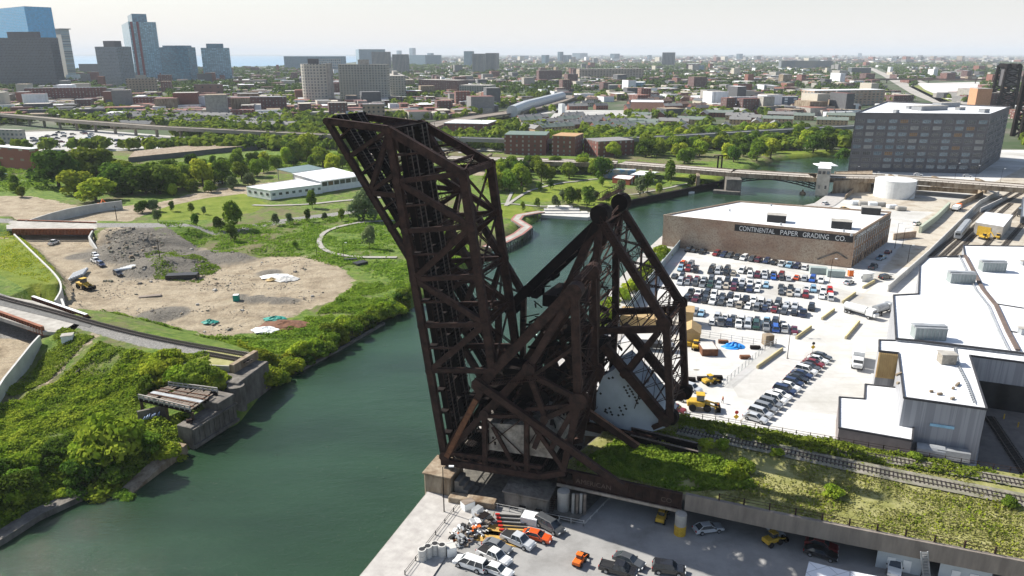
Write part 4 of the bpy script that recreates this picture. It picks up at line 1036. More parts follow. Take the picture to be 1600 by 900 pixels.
for i in range(20): c = a.lerp(b,i/19); z = float(Z(c.x,c.y))+.25; mb.obox((c.x,c.y,z), 1.9, .25, .25, 1.9)
mb.build('sleepers', M_tie, t)
# ---- the half-built underpass, far left
def girder_bridge(label, a, b, z, hgt, white, off=1.6):
    t = thing('plate_girder_bridge', label, 'girder bridge', (a[0], a[1], 0), group='railway girders over the road works')
    a = Vector((*a,z)); b = Vector((*b,z)); d = (b-a).normalized(); n = Vector((-d.y,d.x,0)); mb = MB()
    mb.bar(a+UP*hgt/2, b+UP*hgt/2, .12, hgt); mb.bar(a+UP*.06, b+UP*.06, .7, .12)
    k = int((b-a).length/1.5)
    for i in range(k+1):
        q = a.lerp(b,i/k)
        for s_ in (-1,1): mb.bar(q+n*.25*s_+UP*.1, q+n*.25*s_+UP*(hgt-.1), .14, .4, n)
    mb.build('web', M_rustorg, t); m2 = MB(); m2.bar(a+UP*(hgt+.06), b+UP*(hgt+.06), .9, .14); m2.build('top_flange', M_white if white else M_rustorg, t)
    return t
M_rustorg = pm('weathering_steel', (.30,.11,.055), (.17,.065,.035), scale=1, rough=.85)
girder_bridge('rust-red plate girder at the left edge beside the gravel track', XY(-60,474,5.2), XY(68,521,5.2), 4.6, 2.6, False)
girder_bridge('white topped steel girder across the road works trench', XY(52,468,5.6), XY(136,497,5.6), 5.0, 1.7, True)
girder_bridge('long rust-red girder over the far opening of the trench', XY(20,362,4.2), XY(146,362,4.2), 2.8, 2.6, False)
girder_bridge('thin rusty girder along the back of the far trench opening', XY(28,346,4.6), XY(150,350,4.6), 4.0, 1.4, False)
t = thing('concrete_deck', 'pale concrete railway deck over the road works', 'bridge deck', (*XY(30,480,5.8),5))
quad_prism('slab', [XY(-80,448,6), XY(52,470,6), XY(134,498,6), XY(112,520,6), XY(68,518,6), XY(-80,470,6)], 4.9, 6.0, M_conc, t)
quad_prism('ballast', [XY(-80,447,6), XY(50,474,6), XY(150,502,6), XY(140,512,6), XY(60,492,6), XY(-80,458,6)], 6.0, 6.08, pm('dark_ballast', (.17,.165,.155), (.10,.10,.095), scale=1.2, rough=1), t)
t = thing('concrete_deck', 'grey ballasted railway deck over the far trench opening', 'bridge deck', (*XY(80,355,5),4))
quad_prism('slab', [XY(10,358,4.9), XY(152,358,4.9), XY(152,345,4.9), XY(10,345,4.9)], 4.0, 4.95, M_conc, t)
M_newconc = pm('new_concrete', (.55,.54,.51), (.44,.43,.40), scale=.3, rough=.9)
W1 = dens(smooth([XY(22,366,6.3), XY(58,401,6.3), XY(92,434,6.3), XY(97,452,6.3), XY(86,470,6.3)], 2), 3)
wall('retaining_wall', 'curved white concrete retaining wall beside the bright grass bank', W1, -.5, 6.5, .5, M_newconc)
wall('retaining_wall', 'white retaining wall sloping down to the left edge below the rust-red girder', [XY(62,527,6), XY(50,540,5.6), XY(8,600,3), XY(-30,660,2)], -.5, [6.6,6.2,4.6,3.6], .5, M_newconc)
wall('retaining_wall', 'long pale retaining wall curving back from the far trench opening', dens(smooth([XY(40,346,5), XY(90,330,5), XY(140,320,5), XY(190,314,5)], 1), 4), -.5, 5.2, .6, M_newconc)
wall('retaining_wall', 'short rising wing wall right of the far trench opening', [XY(146,366,3), XY(140,376,2), XY(152,389,1)], -.5, [5,3.8,.9], .6, M_newconc)
wall('retaining_wall', 'grey end wall under the white topped girder', [XY(96,467,6), XY(100,478,6)], -.5, 6.1, .6, M_newconc)
wall('retaining_wall', 'low concrete abutment at the right end of the white topped girder', [XY(131,495,5), XY(140,503,5)], -.5, 6.0, 1.6, M_newconc)
t = thing('utility_box', 'white concrete cabinet on the slope beside the gravel track', 'cabinet', (*XY(106,527,6),6))
mb = MB(); p = XY(106,529,6); mb.obox((p[0],p[1],4.5), 2.8, 2.4, 2.6, .35); mb.build('body', M_white, t, bevel=.06); mb = MB(); mb.obox((p[0],p[1],7.1), 3.0, 2.6, .12, .35); mb.build('lid', M_conc, t)
# broken bulkheads along the left bank
wall('bulkhead', 'low dark concrete bulkhead sloping into the water at the left edge', dens([XY(-120,905,-1.6), XY(0,838,-1.6), XY(55,803,-1.6), XY(132,768,-1.6)], 6), -4, -1.3, 3.0, M_concdark)
wall('bulkhead', 'fallen concrete slab leading from the lower abutment into the water', [XY(196,768,-2.2), XY(240,728,-1.2), XY(283,697,-1)], -4, [-2.3,-1.2,-.2], 3.2, M_concstain)
wall('bulkhead', 'thin broken wall at the waterline below the undergrowth', dens([XY(470,577,-2), XY(530,545,-2), XY(600,504,-2)], 6), -4, -1.9, .8, M_concdark)
# ================================================================== BUILDINGS OF THE NEAR AND MIDDLE GROUND
WM = {}
def win_mesh(w, h, mats, mull=2, trans=1, key=None, proud=.14):
    k = (round(w,1), round(h,1), key, mull, trans)
    if k in WM: return WM[k]
    mb = MB(); f = min(.16, w*.08)
    mb.box(-w/2, -proud, 0, w/2, -.02, f, 1); mb.box(-w/2, -proud, h-f, w/2, -.02, h, 1)
    mb.box(-w/2, -proud, f, -w/2+f, -.02, h-f, 1); mb.box(w/2-f, -proud, f, w/2, -.02, h-f, 1)
    for i in range(1, mull): x = -w/2+w*i/mull; mb.box(x-.04, -proud*.8, f, x+.04, -.03, h-f, 1)
    for i in range(1, trans+1): z = h*i/(trans+1); mb.box(-w/2+f, -proud*.75, z-.04, w/2-f, -.035, z+.04, 1)
    mb.add([(-w/2+f,-.05,f),(w/2-f,-.05,f),(w/2-f,-.05,h-f),(-w/2+f,-.05,h-f)], [(0,1,2,3)], 0)
    me = mb.mesh('window', mats); WM[k] = me; return me
M_wframe = pm('window_frame', (.10,.10,.11), rough=.5)
M_wframem = pm('mid_window_frame', (.22,.23,.25), rough=.5)
M_wframel = pm('pale_window_frame', (.6,.6,.57), rough=.6)
GL = [pm('glass_dark', (.02,.026,.03), (.07,.085,.09), rough=.12, spec=.7), pm('glass_blue', (.16,.24,.28), (.05,.08,.10), rough=.1, spec=.8), pm('glass_blind', (.34,.34,.31), (.16,.17,.17), rough=.4), pm('glass_warm', (.28,.17,.07), (.12,.08,.05), rough=.35)]
def facade(root, p0, p1, z0, z1, cols, rows, wf=.65, hf=.6, parts=True, weights=(5,3,1.2,.5), frame=None, mull=2, trans=1, off=.02, skip=0.0, label=None, name='window'):
    p0 = Vector(p0[:2]); p1 = Vector(p1[:2]); d = p1-p0; L = d.length; d.normalize(); n = Vector((d.y,-d.x))
    bw = L/cols; bh = (z1-z0)/rows; w = bw*wf; h = bh*hf; ang = math.atan2(d.y, d.x); loc = root.location; big = MB()
    for r_ in range(rows):
        for c in range(cols):
            if random.random() < skip: continue
            q = p0 + d*(bw*(c+.5)) + n*off; z = z0+bh*r_+bh*(1-hf)*.5
            gi = random.choices(range(4), weights)[0]
            me = win_mesh(w, h, [GL[gi], frame or M_wframe], mull, trans, (gi, (frame or M_wframe).name))
            if parts:
                o = bpy.data.objects.new(name, me); scene.collection.objects.link(o); o.parent = root
                o.location = (q.x-loc.x, q.y-loc.y, z-loc.z); o.rotation_euler = (0,0,ang)
            else:
                M = Matrix.Translation((q.x,q.y,z)) @ Matrix.Rotation(ang,4,'Z')
                big.add([M @ v.co for v in me.vertices], [tuple(f.vertices) for f in me.polygons], 0)
                for kf, f in enumerate(me.polygons): big.m[len(big.m)-len(me.polygons)+kf] = 4 if f.material_index else gi
    if not parts:
        o = big.build(name, GL+[frame or M_wframe], root); o['kind'] = 'stuff'
        if label: o['label'] = label
def building(name, label, cat, pts, z1, wm, rm=None, z0=0.0, par=.6, group=None, parw=None, roof_over=0.0):
    """pts = footprint (world), walls + roof + parapet"""
    c = Vector((sum(p[0] for p in pts)/len(pts), sum(p[1] for p in pts)/len(pts)))
    t = thing(name, label, cat, (c.x, c.y, z0), group=group)
    mb = MB(); mb.prism([tuple(p[:2]) for p in pts], z0, z1-.12); mb.build('wall', wm, t)
    mr = MB(); mr.prism([(c.x+(p[0]-c.x)*(1+roof_over)*.9995, c.y+(p[1]-c.y)*(1+roof_over)*.9995) for p in pts], z1-.12, z1); mr.build('roof', rm or M_whiteroof, t)
    if par:
        mp = MB(); n = len(pts)
        for i in range(n):
            a = Vector((*pts[i][:2], z1+par/2-.06)); b = Vector((*pts[(i+1)%n][:2], z1+par/2-.06)); mp.bar(a, b, .35, par+.12)
        mp.build('parapet', parw or wm, t)
    return t
def roof_box(root, name, u, v, z, sx, sy, sz, rz, mat, lid=None):
    p = XY(u, v, z); mb = MB(); mb.obox((p[0],p[1],z), sx, sy, sz, rz); mb.build(name, mat, root, bevel=.05)
    if lid: m2 = MB(); m2.obox((p[0],p[1],z+sz), sx+.4, sy+.4, .15, rz); m2.build('lid', lid, root)
# ---- brick warehouse with the painted sign
def brick_mat(name, c1, c2, c3):
    m = pm(name, c1, c2, scale=.12, detail=12, contrast=(.38,.62), rough=.95); nt = m.node_tree; b = nt.nodes['Principled BSDF']
    tc = N(nt, 'ShaderNodeTexCoord'); n2 = N(nt, 'ShaderNodeTexNoise', Scale=1.6, Detail=8, Roughness=.8); nt.links.new(tc.outputs['Object'], n2.inputs['Vector'])
    r = N(nt, 'ShaderNodeMapRange'); r.inputs[1].default_value = .48; r.inputs[2].default_value = .62; nt.links.new(n2.outputs['Fac'], r.inputs[0])
    src = b.inputs['Base Color'].links[0].from_socket; mx = N(nt, 'ShaderNodeMix', data_type='RGBA'); mx.inputs[7].default_value = (*c3, 1)
    nt.links.new(src, mx.inputs[6]); nt.links.new(r.outputs[0], mx.inputs[0]); nt.links.new(mx.outputs[2], b.inputs['Base Color']); return m
M_brickw = brick_mat('old_brick', (.38,.25,.17), (.47,.38,.28), (.24,.155,.11))
WHz = 13.2
whp = [XY(1037,338,WHz), XY(1335.5,367.5,WHz), XY(1392,333,WHz), XY(1155,316,WHz)]
wh = building('brick_warehouse', 'wide brown brick warehouse with white roof and painted lettering, by the full car park', 'warehouse', whp, WHz, M_brickw, M_whiteroof, par=.7)
a = Vector((*whp[0],0)); b = Vector((*whp[1],0)); dW = (b-a).normalized(); nW = Vector((dW.y,-dW.x,0)); LW = (b-a).length
s0 = a.lerp(b,.40); mb = MB(); mb.bar(s0+nW*.06+UP*(WHz-1.75), b-dW*.3+nW*.06+UP*(WHz-1.75), .08, 2.7); sgn = mb.build('sign_band', M_black, wh)
M_sign = pm('sign_white', (.78,.78,.75), (.5,.5,.48), scale=2, contrast=(.55,.75))
Ls = (b-s0).length
text('CONTINENTAL', s0+dW*(Ls*.04)+nW*.14+UP*(WHz-2.7), 2.75, dW, UP, M_sign, sgn, fit=Ls*.31)
text('PAPER', s0+dW*(Ls*.395)+nW*.14+UP*(WHz-2.7), 2.75, dW, UP, M_sign, sgn, fit=Ls*.155)
text('GRADING', s0+dW*(Ls*.585)+nW*.14+UP*(WHz-2.7), 2.75, dW, UP, M_sign, sgn, fit=Ls*.215)
text('CO.', s0+dW*(Ls*.85)+nW*.14+UP*(WHz-2.7), 2.75, dW, UP, M_sign, sgn, fit=Ls*.085)
a2 = Vector((*whp[1],0)); b2 = Vector((*whp[2],0)); dS = (b2-a2).normalized(); nS = Vector((dS.y,-dS.x,0))
mb = MB(); mb.bar(a2+nS*.05+UP*(WHz-1.3), b2+nS*.05+UP*(WHz-1.3), .08, 1.7); sg2 = mb.build('sign_band', M_concdark, wh)
text('CONTINENTAL PAPER GRADING CO.', a2+dS*3+nS*.12+UP*(WHz-1.9), 1.9, dS, UP, M_sign, sg2)
facade(wh, whp[1], whp[2], 7.6, 11.2, 16, 1, .72, .8, frame=M_wframel, weights=(3,1,4,.3)); facade(wh, whp[1], whp[2], 3.4, 7.2, 16, 1, .72, .8, frame=M_wframel, weights=(4,1,3,.3)); facade(wh, whp[1], whp[2], .2, 3.0, 10, 1, .6, .85, weights=(6,1,1,.1))
mb = MB()
for k in range(17): q = a2.lerp(b2, k/16)+nS*.2; mb.bar(q, q+UP*(WHz-2.4), .5, .3, dS)
mb.build('pilasters', M_brickw, wh)
for u, v in ((1213,346),(1314,356),(1360,334)): roof_box(wh, 'rooftop_hut', u, v, WHz, 7.5, 5, 3.0, math.atan2(dW.y,dW.x)+.1, M_black, M_conc)
for u, v in ((1140,330),(1205,322),(1330,369),(1220,352),(1318,362)): roof_box(wh, 'vent', u, v, WHz, .7, .7, 1.0, 0, M_steel)
mb = MB()
for p, q in (((1277,405),(1308,394)),((1308,394),(1324,404))):      # ghost of a vanished gable on the wall
    A_ = [None]*2
    for i, (u, v) in enumerate((p, q)):
        aa, c, d_ = ray(u, v); r = Vector((aa,c,d_)); tt = ((a-Vector((0,0,H))).dot(nW))/r.dot(nW); A_[i] = Vector((0,0,H))+r*tt+nW*.15
    mb.bar(A_[0], A_[1], .3, .5)
mb.build('roof_scar', M_concdark, wh)
# ---- dark loft building, upper right
DBz = 40.0; dbp = [XY(1337,178,DBz), XY(1547,180,DBz), XY(1578,168,DBz), XY(1385,160,DBz)]
M_slate = pm('slate_grey_wall', (.125,.122,.128), (.10,.098,.103), scale=.1, rough=.85)
db = building('loft_building', 'tall dark grey block with rows of big windows behind the road bridge', 'building', dbp, DBz, M_slate, M_whiteroof, par=1.0)
facade(db, dbp[0], dbp[1], 2.0, 37.5, 12, 8, .74, .60, weights=(5,4,1.8,.6), mull=4, trans=1, frame=M_wframem)
facade(db, dbp[1], dbp[2], 3.0, 37.0, 16, 8, .62, .6, parts=False, weights=(3,4,4,.3), mull=3, frame=M_wframem, label='rows of smaller windows along the right side wall')
for u, v, sx, sy, sz in ((1452,172,26,9,3.2),(1478,167,20,8,3.4),(1500,172,6,4,2),(1537,176,5,5,2.5),(1400,176,3,3,2),(1420,170,3,3,2)): roof_box(db, 'roof_structure', u, v, DBz, sx, sy, sz, .35, M_grayw, M_conc)
# ---- white roofed railway shops, right edge
M_siding = pm('ribbed_siding', (.34,.345,.36), (.26,.265,.28), scale=1.6, stretch=(1,1,.02), rough=.55, detail=2, contrast=(.45,.55))
M_trim = pm('dark_trim', (.05,.05,.055), rough=.6)
S1 = [XY(*p,13) for p in ((1437,415),(1450,403),(1508,400),(1505,384),(1760,388),(1760,577),(1587,551),(1436,533),(1400,530),(1396,462),(1435,460))]
s1 = building('railway_shop', 'very large white roofed railway shop with boxy roof vents along the right edge', 'industrial building', S1, 13, M_siding, M_whiteroof, par=.35, parw=M_trim)
S2 = [XY(*p,12.4) for p in ((1373.6,532),(1373.6,549),(1404,552),(1412.5,622),(1541.7,640),(1515,556),(1600,567),(1760,588),(1760,572),(1587,552),(1436,534))]
s2 = building('grey_shed', 'tall grey ribbed shed with white roof beside the weedy viaduct', 'industrial building', S2, 12.4, M_siding, M_whiteroof, par=.3, parw=M_trim)
S3 = [XY(*p,6) for p in ((1311.5,621),(1351,624),(1352,601),(1400,606),(1430,640),(1425,689),(1311,669))]
s3 = building('low_annex', 'low white roofed annex between the parked cars and the grey shed', 'industrial building', S3, 6, pm('brown_siding', (.22,.19,.18), (.16,.14,.135), rough=.7), M_whiteroof, par=.25, parw=M_trim)
mb = MB(); a = Vector((*S2[1],0)); b = Vector((*S2[2],0)); d_ = (b-a).normalized(); n_ = Vector((d_.y,-d_.x,0)); mb.bar(a+n_*.2+UP*9, b+n_*.2+UP*9, .3, 6.4)
for i in range(9): q = a.lerp(b,(i+.5)/9)+n_*.4; mb.bar(q+UP*5.9, q+UP*12.1, .25, .12, d_)
mb.build('tan_panel', M_tan, s2)
def vent(root, u, v, z, ln, wd, hg, rz):
    p = XY(u, v, z); mb = MB(); mb.obox((p[0],p[1],z), ln, wd, hg, rz); o = mb.build('roof_vent', pm('vent_metal', (.30,.34,.33), (.22,.25,.245), rough=.5, scale=1.5, stretch=(1,1,.1)), root, bevel=.05)
    m2 = MB(); ca, sa = math.cos(rz), math.sin(rz)
    m2.obox((p[0],p[1],z+hg), ln+.5, wd*.55, .5, rz); m2.obox((p[0],p[1],z+hg), ln+.3, wd+.3, .2, rz); m2.build('hood', M_steel, o)
    m3 = MB()
    for i in range(9): x = (i/8-.5)*ln; m3.obox((p[0]+x*ca+sa*(wd/2+.04), p[1]+x*sa-ca*(wd/2+.04), z+.1), .12, .1, hg-.2, rz)
    m3.build('ribs', M_steel, o)
for u, v in ((1449,528),(1500,441),(1549,423)): vent(s1, u, v, 13, 7.2 if v > 500 else 7.0, 3.2, 3.0, -.12)
for u, v, sz in ((1599,414,1.4),(1597,522,1.6)): roof_box(s1, 'exhaust', u, v, 13, 1.6, 1.6, sz, 0, M_steel, M_conc)
def hitroof(pts, z): return [Vector((*XY(u,v,z), z)) for u, v in pts]
mb = MB(); q = hitroof(((1508,400),(1535,452),(1556,478),(1575,520),(1590,548)),13.1)
for i in range(len(q)-1): mb.bar(q[i]+UP*.25, q[i+1]+UP*.25, 1.0, .4)
mb.build('roof_gutter', pm('brown_gutter', (.16,.12,.10), rough=.8), s1)
mb = MB(); q2 = [p+Vector((-2.2,0,.5)) for p in q]
for i in range(len(q2)-1):
    mb.bar(q2[i], q2[i+1], .12, .12); n_ = int((q2[i+1]-q2[i]).length/1.5)
    for j in range(n_): c = q2[i].lerp(q2[i+1], j/n_); mb.obox((c.x,c.y,13), .3, .8, .3, 0)
mb.build('roof_pipe', M_steel, s1)
mb = MB()
for pts in (((1556,475),(1600,482)),((1508,402),(1480,402)),((1577,518),(1612,523)),((1436,533),(1588,551))):
    c = hitroof(pts, 13.08); mb.bar(c[0]+UP*.1, c[1]+UP*.1, .25, .25)
mb.build('roof_seams', M_trim, s1)
roof_box(s2, 'air_unit', 1478, 567, 12.4, 3.2, 2.6, 2.4, -.1, pm('unit_metal', (.33,.30,.25), (.2,.18,.15), scale=2, rough=.6), M_conc)
mb = MB()
for (u, v) in ((1488,624),(1468,617),(1455,613),(1496,602),(1489,608),(1404,586),(1403,600)): p = XY(u, v, 12.4); mb.obox((p[0],p[1],12.4), random.uniform(.6,2), .4, .5, random.random())
mb.build('roof_pipes', M_concstain, s2)
q = hitroof(((1492,540),(1497,570),(1512,600),(1524,632)),12.45); mb = MB()
for i in range(3):
    n_ = int((q[i+1]-q[i]).length/1.0)
    for j in range(n_): c = q[i].lerp(q[i+1], j/n_); mb.obox((c.x,c.y,12.45), .9, .12, .25, 0)
    mb.bar(q[i]+UP*.2, q[i+1]+UP*.2, .15, .1)
mb.build('roof_ladder', M_steel, s2)
a = Vector((*S2[3],0)); b = Vector((*S2[4],0)); d_ = (b-a).normalized(); n_ = Vector((d_.y,-d_.x,0))
mb = MB(); c = a.lerp(b,.52)+n_*.12+UP*7.4; mb.bar(c-d_*2.2, c+d_*2.2, .12, .6); so = mb.build('wall_sign', pm('sign_pale_blue', (.35,.62,.78), rough=.5), s2)
mb = MB(); c = a.lerp(b,.25)+n_*1.3; mb.tube(c+UP*2.2-d_*.2, c+UP*2.2+d_*5, 1.3, 14); mb.obox((c.x+d_.x*6.5, c.y+d_.y*6.5, 1.2), 6, 2, 2.0, math.atan2(d_.y,d_.x)); mb.build('duct', M_steel, s2)
mb = MB()
for k in (.06,.1): c = a.lerp(b,k)+n_*.5; mb.bar(c, c+UP*5, .15, .15)
mb.build('downpipe', M_white, s2)
a3 = Vector((*S2[5],0)); b3 = Vector((*S2[7],0)); d3_ = (b3-a3).normalized(); n3_ = Vector((d3_.y,-d3_.x,0))
for k, w_ in ((.17,9.5),(.36,8)):
    mb = MB(); c = a3.lerp(b3,k)+n3_*.06; mb.bar(c-d3_*w_/2+UP*3.3, c+d3_*w_/2+UP*3.3, .1, 6.6); mb.build('doorway', M_black, s2)
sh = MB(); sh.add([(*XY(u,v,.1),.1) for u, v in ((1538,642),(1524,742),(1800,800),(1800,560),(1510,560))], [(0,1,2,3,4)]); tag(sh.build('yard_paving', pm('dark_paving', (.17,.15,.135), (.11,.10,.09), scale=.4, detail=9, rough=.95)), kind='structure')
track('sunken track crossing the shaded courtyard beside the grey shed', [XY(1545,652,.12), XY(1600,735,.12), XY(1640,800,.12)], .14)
for u, v in ((1590,668),(1568,655)):
    t = thing('bollard', 'yellow bollard in the shaded courtyard, '+('nearer one' if v > 660 else 'farther one by the doorway'), 'bollard', (*XY(u,v),0), group='courtyard bollards'); mb = MB(); p = XY(u,v); mb.tube((*p,0),(*p,1.3),.14,10); mb.build('post', M_yel, t)
# ---- round tank, containment wall and small sheds
p = XY(1408,311); tk = thing('storage_tank', 'big round white storage tank inside a low walled basin', 'tank', (*p,0)); c = Vector((*p,0))+Vector((0,9,0))
mb = MB(); mb.tube(c, c+UP*10, 11.0, 48); o = mb.build('shell', M_white, tk)
mb = MB(); mb.tube(c+UP*10, c+UP*11, 11.1, 48, r2=1.0); mb.build('roof', M_white, tk)
mb = MB()
for i in range(26):
    t_ = -1.3+i*.055; mb.obox((c.x+11.5*math.cos(t_), c.y+11.5*math.sin(t_), .4+i*.38), 1.0, .5, .15, t_)
    if i % 2 == 0: mb.bar((c.x+12*math.cos(t_), c.y+12*math.sin(t_), .4+i*.38), (c.x+12*math.cos(t_), c.y+12*math.sin(t_), 1.5+i*.38), .08, .08)
mb.build('stair', M_steel, tk)
wall('containment_wall', 'low concrete basin wall around the round white tank', [XY(1320,312), XY(1342,293), XY(1437,297), XY(1527,303), XY(1535,306), XY(1487,328)], 0, 2.6, .6, M_concstain)
sb = building('stone_machine_house', 'low grey stone house at the right end of the drawbridge', 'building', [XY(1300,303), XY(1360,300), XY(1360,285), XY(1302,287)], 7.5, M_concstain, M_concstain, par=.4)
chp = [XY(1273,305), XY(1293,306), XY(1295,294), XY(1276,293)]
ch = building('bridge_house', 'pale concrete bridge tender tower with overhanging white roof', 'tower', chp, 16, pm('pale_stone', (.50,.47,.41), (.36,.33,.28), scale=.4), M_white, par=0)
facade(ch, chp[0], chp[1], 12, 15, 3, 1, .7, .6); facade(ch, chp[0], chp[1], 3, 7, 2, 1, .3, .5)
mb = MB(); cc = sum((Vector((*q,0)) for q in chp), Vector())/4; mb.obox((cc.x,cc.y,16), 11.5, 9.5, .5, -.05); mb.build('roof_slab', M_white, ch)
for u, v, s_ in ((1332,320,4),(1345,321,3.6),(1362,322,4.5),(1374,322,4.5),(1392,325,3.6),(1405,328,3)):
    pass
cols_ = ['pale tarpaulin covered stack beside the tank basin']
for i, (u, v) in enumerate(((1336,320),(1348,321),(1363,322),(1375,322),(1393,326),(1407,329))):
    p = XY(u, v); mb = MB(); mb.obox((p[0],p[1],0), 5.2, 3.2, 2.3, random.uniform(-.1,.1)); o = mb.build('covered_stack', M_conc if i % 2 else M_white, None, bevel=.5)
    tag(o, ['leftmost pale covered stack','second pale covered stack from the left','third covered stack from the left','fourth covered stack from the left','fifth covered stack from the left','rightmost of the six covered stacks'][i]+' beside the tank basin', 'stack', 'covered stacks by the basin')
gs = building('gate_shed', 'white flat roofed shed with yellow doorway beside the railway tracks', 'shed', [XY(*q,6) for q in ((1524,347),(1568,354),(1583,336),(1540,331))], 6, M_conc, M_whiteroof, par=0)
mb = MB(); a = Vector((*XY(1524,347,6),0)); b = Vector((*XY(1568,354,6),0)); d_ = (b-a).normalized(); n_ = Vector((d_.y,-d_.x,0)); mb.bar(a.lerp(b,.12)+n_*.06+UP*2.4, a.lerp(b,.6)+n_*.06+UP*2.4, .1, 4.4); mb.build('doorway', M_yel, gs)
# silver rail cars
def railcar(label, p, q, hgt, mat, group='parked rail cars'):
    p = Vector((*p,0)); q = Vector((*q,0)); t = thing('rail_car', label, 'rail car', tuple(p), group=group); mb = MB()
    mb.bar(p+UP*(hgt/2+.9), q+UP*(hgt/2+.9), 2.9, hgt); mb.build('body', mat, t, bevel=.25)
    m2 = MB(); m2.bar(p+UP*(hgt+1.0), q+UP*(hgt+1.0), 1.6, .35); m2.build('roof', M_steel, t); m3 = MB()
    for k in (.12,.2,.8,.88): c = p.lerp(q,k); s_ = Vector((-(q-p).y,(q-p).x,0)).normalized(); m3.tube(c-s_*.8+UP*.45, c+s_*.8+UP*.45, .45, 10)
    m3.build('wheels', M_rubber, t); m4 = MB(); d_ = (q-p).normalized(); s_ = Vector((-d_.y,d_.x,0))
    for k in range(7):
        c = p.lerp(q,(k+.7)/7.5)
        for e in (-1,1): m4.bar(c-d_*.7+s_*1.48*e+UP*(hgt*.62+.9), c+d_*.7+s_*1.48*e+UP*(hgt*.62+.9), .06, hgt*.3)
    m4.build('windows', GL[0], t); m5 = MB(); m5.bar(p-d_*.03-s_*1+UP*(hgt*.65+.9), p-d_*.03+s_*1+UP*(hgt*.65+.9), .06, hgt*.3); m5.build('end_window', GL[0], t)
    return t
railcar('silver passenger rail car beside the white flat roofed shed', XY(1495,376), XY(1511,356), 3.2, M_steel)
railcar('dark rail car at the right edge above the shop roofs', XY(1598,352), XY(1600,320), 3.4, pm('car_dark', (.07,.08,.10), rough=.4))
for i, (pts) in enumerate(([(1452,402),(1490,372),(1540,325),(1600,290)],[(1470,402),(1503,372),(1556,325),(1620,288)],[(1488,400),(1520,370),(1580,318)],[(1530,395),(1570,350),(1600,320)],[(1560,395),(1590,360),(1640,300)])):
    track(['leftmost yard track between the pale wall and the silver rail car','yard track below the silver rail car','yard track left of the white flat roofed shed','yard track right of the white flat roofed shed','yard track closest to the right edge'][i], [XY(*q) for q in pts], .02, tstep=1.4)
wall('yard_wall', 'long pale concrete wall between the white road and the railway yard', [XY(1387,456), XY(1450,400), XY(1500,350), XY(1530,320), XY(1560,305)], 0, 2.6, .4, M_newconc)
wall('yard_wall', 'ribbed pale green wall beside the curved road near the orange truck', [XY(1437,364), XY(1462,345), XY(1482,325)], 0, 3.2, 1.2, pm('greenish_panel', (.42,.46,.36), (.33,.36,.28), scale=2))
wall('yard_wall', 'far end of the pale wall beside the railway yard below the road bridge', [XY(1531,332), XY(1560,318), XY(1572,312)], 0, 2.4, .4, M_newconc)
wall('boundary_wall', 'broken brown brick wall right of the brick warehouse', [XY(1395,375), XY(1430,371)], 0, 3, .5, M_brickw)
# guard hut, containers, portable toilet by the car park
def hut(name, label, cat, u, v, sx, sy, sz, rz, wm, rm, gable=False, z=0):
    p = XY(u, v, z); t = thing(name, label, cat, (p[0],p[1],z), 0); mb = MB(); mb.obox((p[0],p[1],z), sx, sy, sz, rz); mb.build('wall', wm, t)
    m2 = MB()
    if gable:
        ca, sa = math.cos(rz), math.sin(rz); f = lambda x, y, zz: (p[0]+x*ca-y*sa, p[1]+x*sa+y*ca, z+zz); X, Y, g = sx/2+.2, sy/2+.2, sx*.3
        m2.add([f(-X,-Y,sz),f(X,-Y,sz),f(X,Y,sz),f(-X,Y,sz),f(0,-Y,sz+g),f(0,Y,sz+g)], [(0,1,4),(2,3,5),(1,2,5,4),(3,0,4,5),(3,2,1,0)])
    else: m2.obox((p[0],p[1],z+sz), sx+.5, sy+.5, .2, rz)
    m2.build('roof', rm, t); return t, p
g, p = hut('guard_hut', 'small white guard hut with windows beside the road at the car park corner', 'hut', 1349,437, 5, 4, 2.8, .3, M_white, M_whiteroof)
facade(g, (p[0]-2.4,p[1]-2.6), (p[0]+2.4,p[1]-1.2), 1, 2.4, 3, 1, .8, .8)
for i in (0, 1):
    p = XY(1278+i*27, 427+i*5); mb = MB(); mb.obox((p[0],p[1],0), 6.2, 3.0, 2.5, -.23); 
    for k in range(12): x = (k/11-.5)*6; mb.obox((p[0]+x*.97-1.53*.23, p[1]-x*.23-1.5, .1), .18, .12, 2.3, -.23)
    t_ = mb.build('shipping_container', pm('grey_green_metal', (.36,.42,.40), (.28,.33,.32), rough=.6), None); tag(t_, ('left' if i == 0 else 'right')+'hand grey-green container below the brick warehouse corner', 'container', 'containers by the warehouse')
t, p = hut('portable_toilet', 'orange portable toilet between the containers and the guard hut', 'portable toilet', 1328.5,431, 1.6, 1.6, 2.4, 0, M_org, M_white)
# huts of the fenced yard, mostly seen through the far bridge tower
hut('storage_shed', 'tan gabled shed right beside the far bridge tower', 'shed', 1079,533, 5.2, 7.0, 3.8, -.25, M_tan, pm('tan_shingle', (.42,.30,.15), (.34,.23,.11), scale=1.5), True)
hut('storage_shed', 'taller tan shed behind the gabled one, beside the car park', 'shed', 1072,505, 4, 6, 4.6, -.25, M_tan, MATS['tan_shingle'])
t, p = hut('site_office', 'long tan site building seen through the far bridge tower', 'building', 1003,507, 14, 8, 3.6, -.4, M_tan, MATS['tan_shingle'])
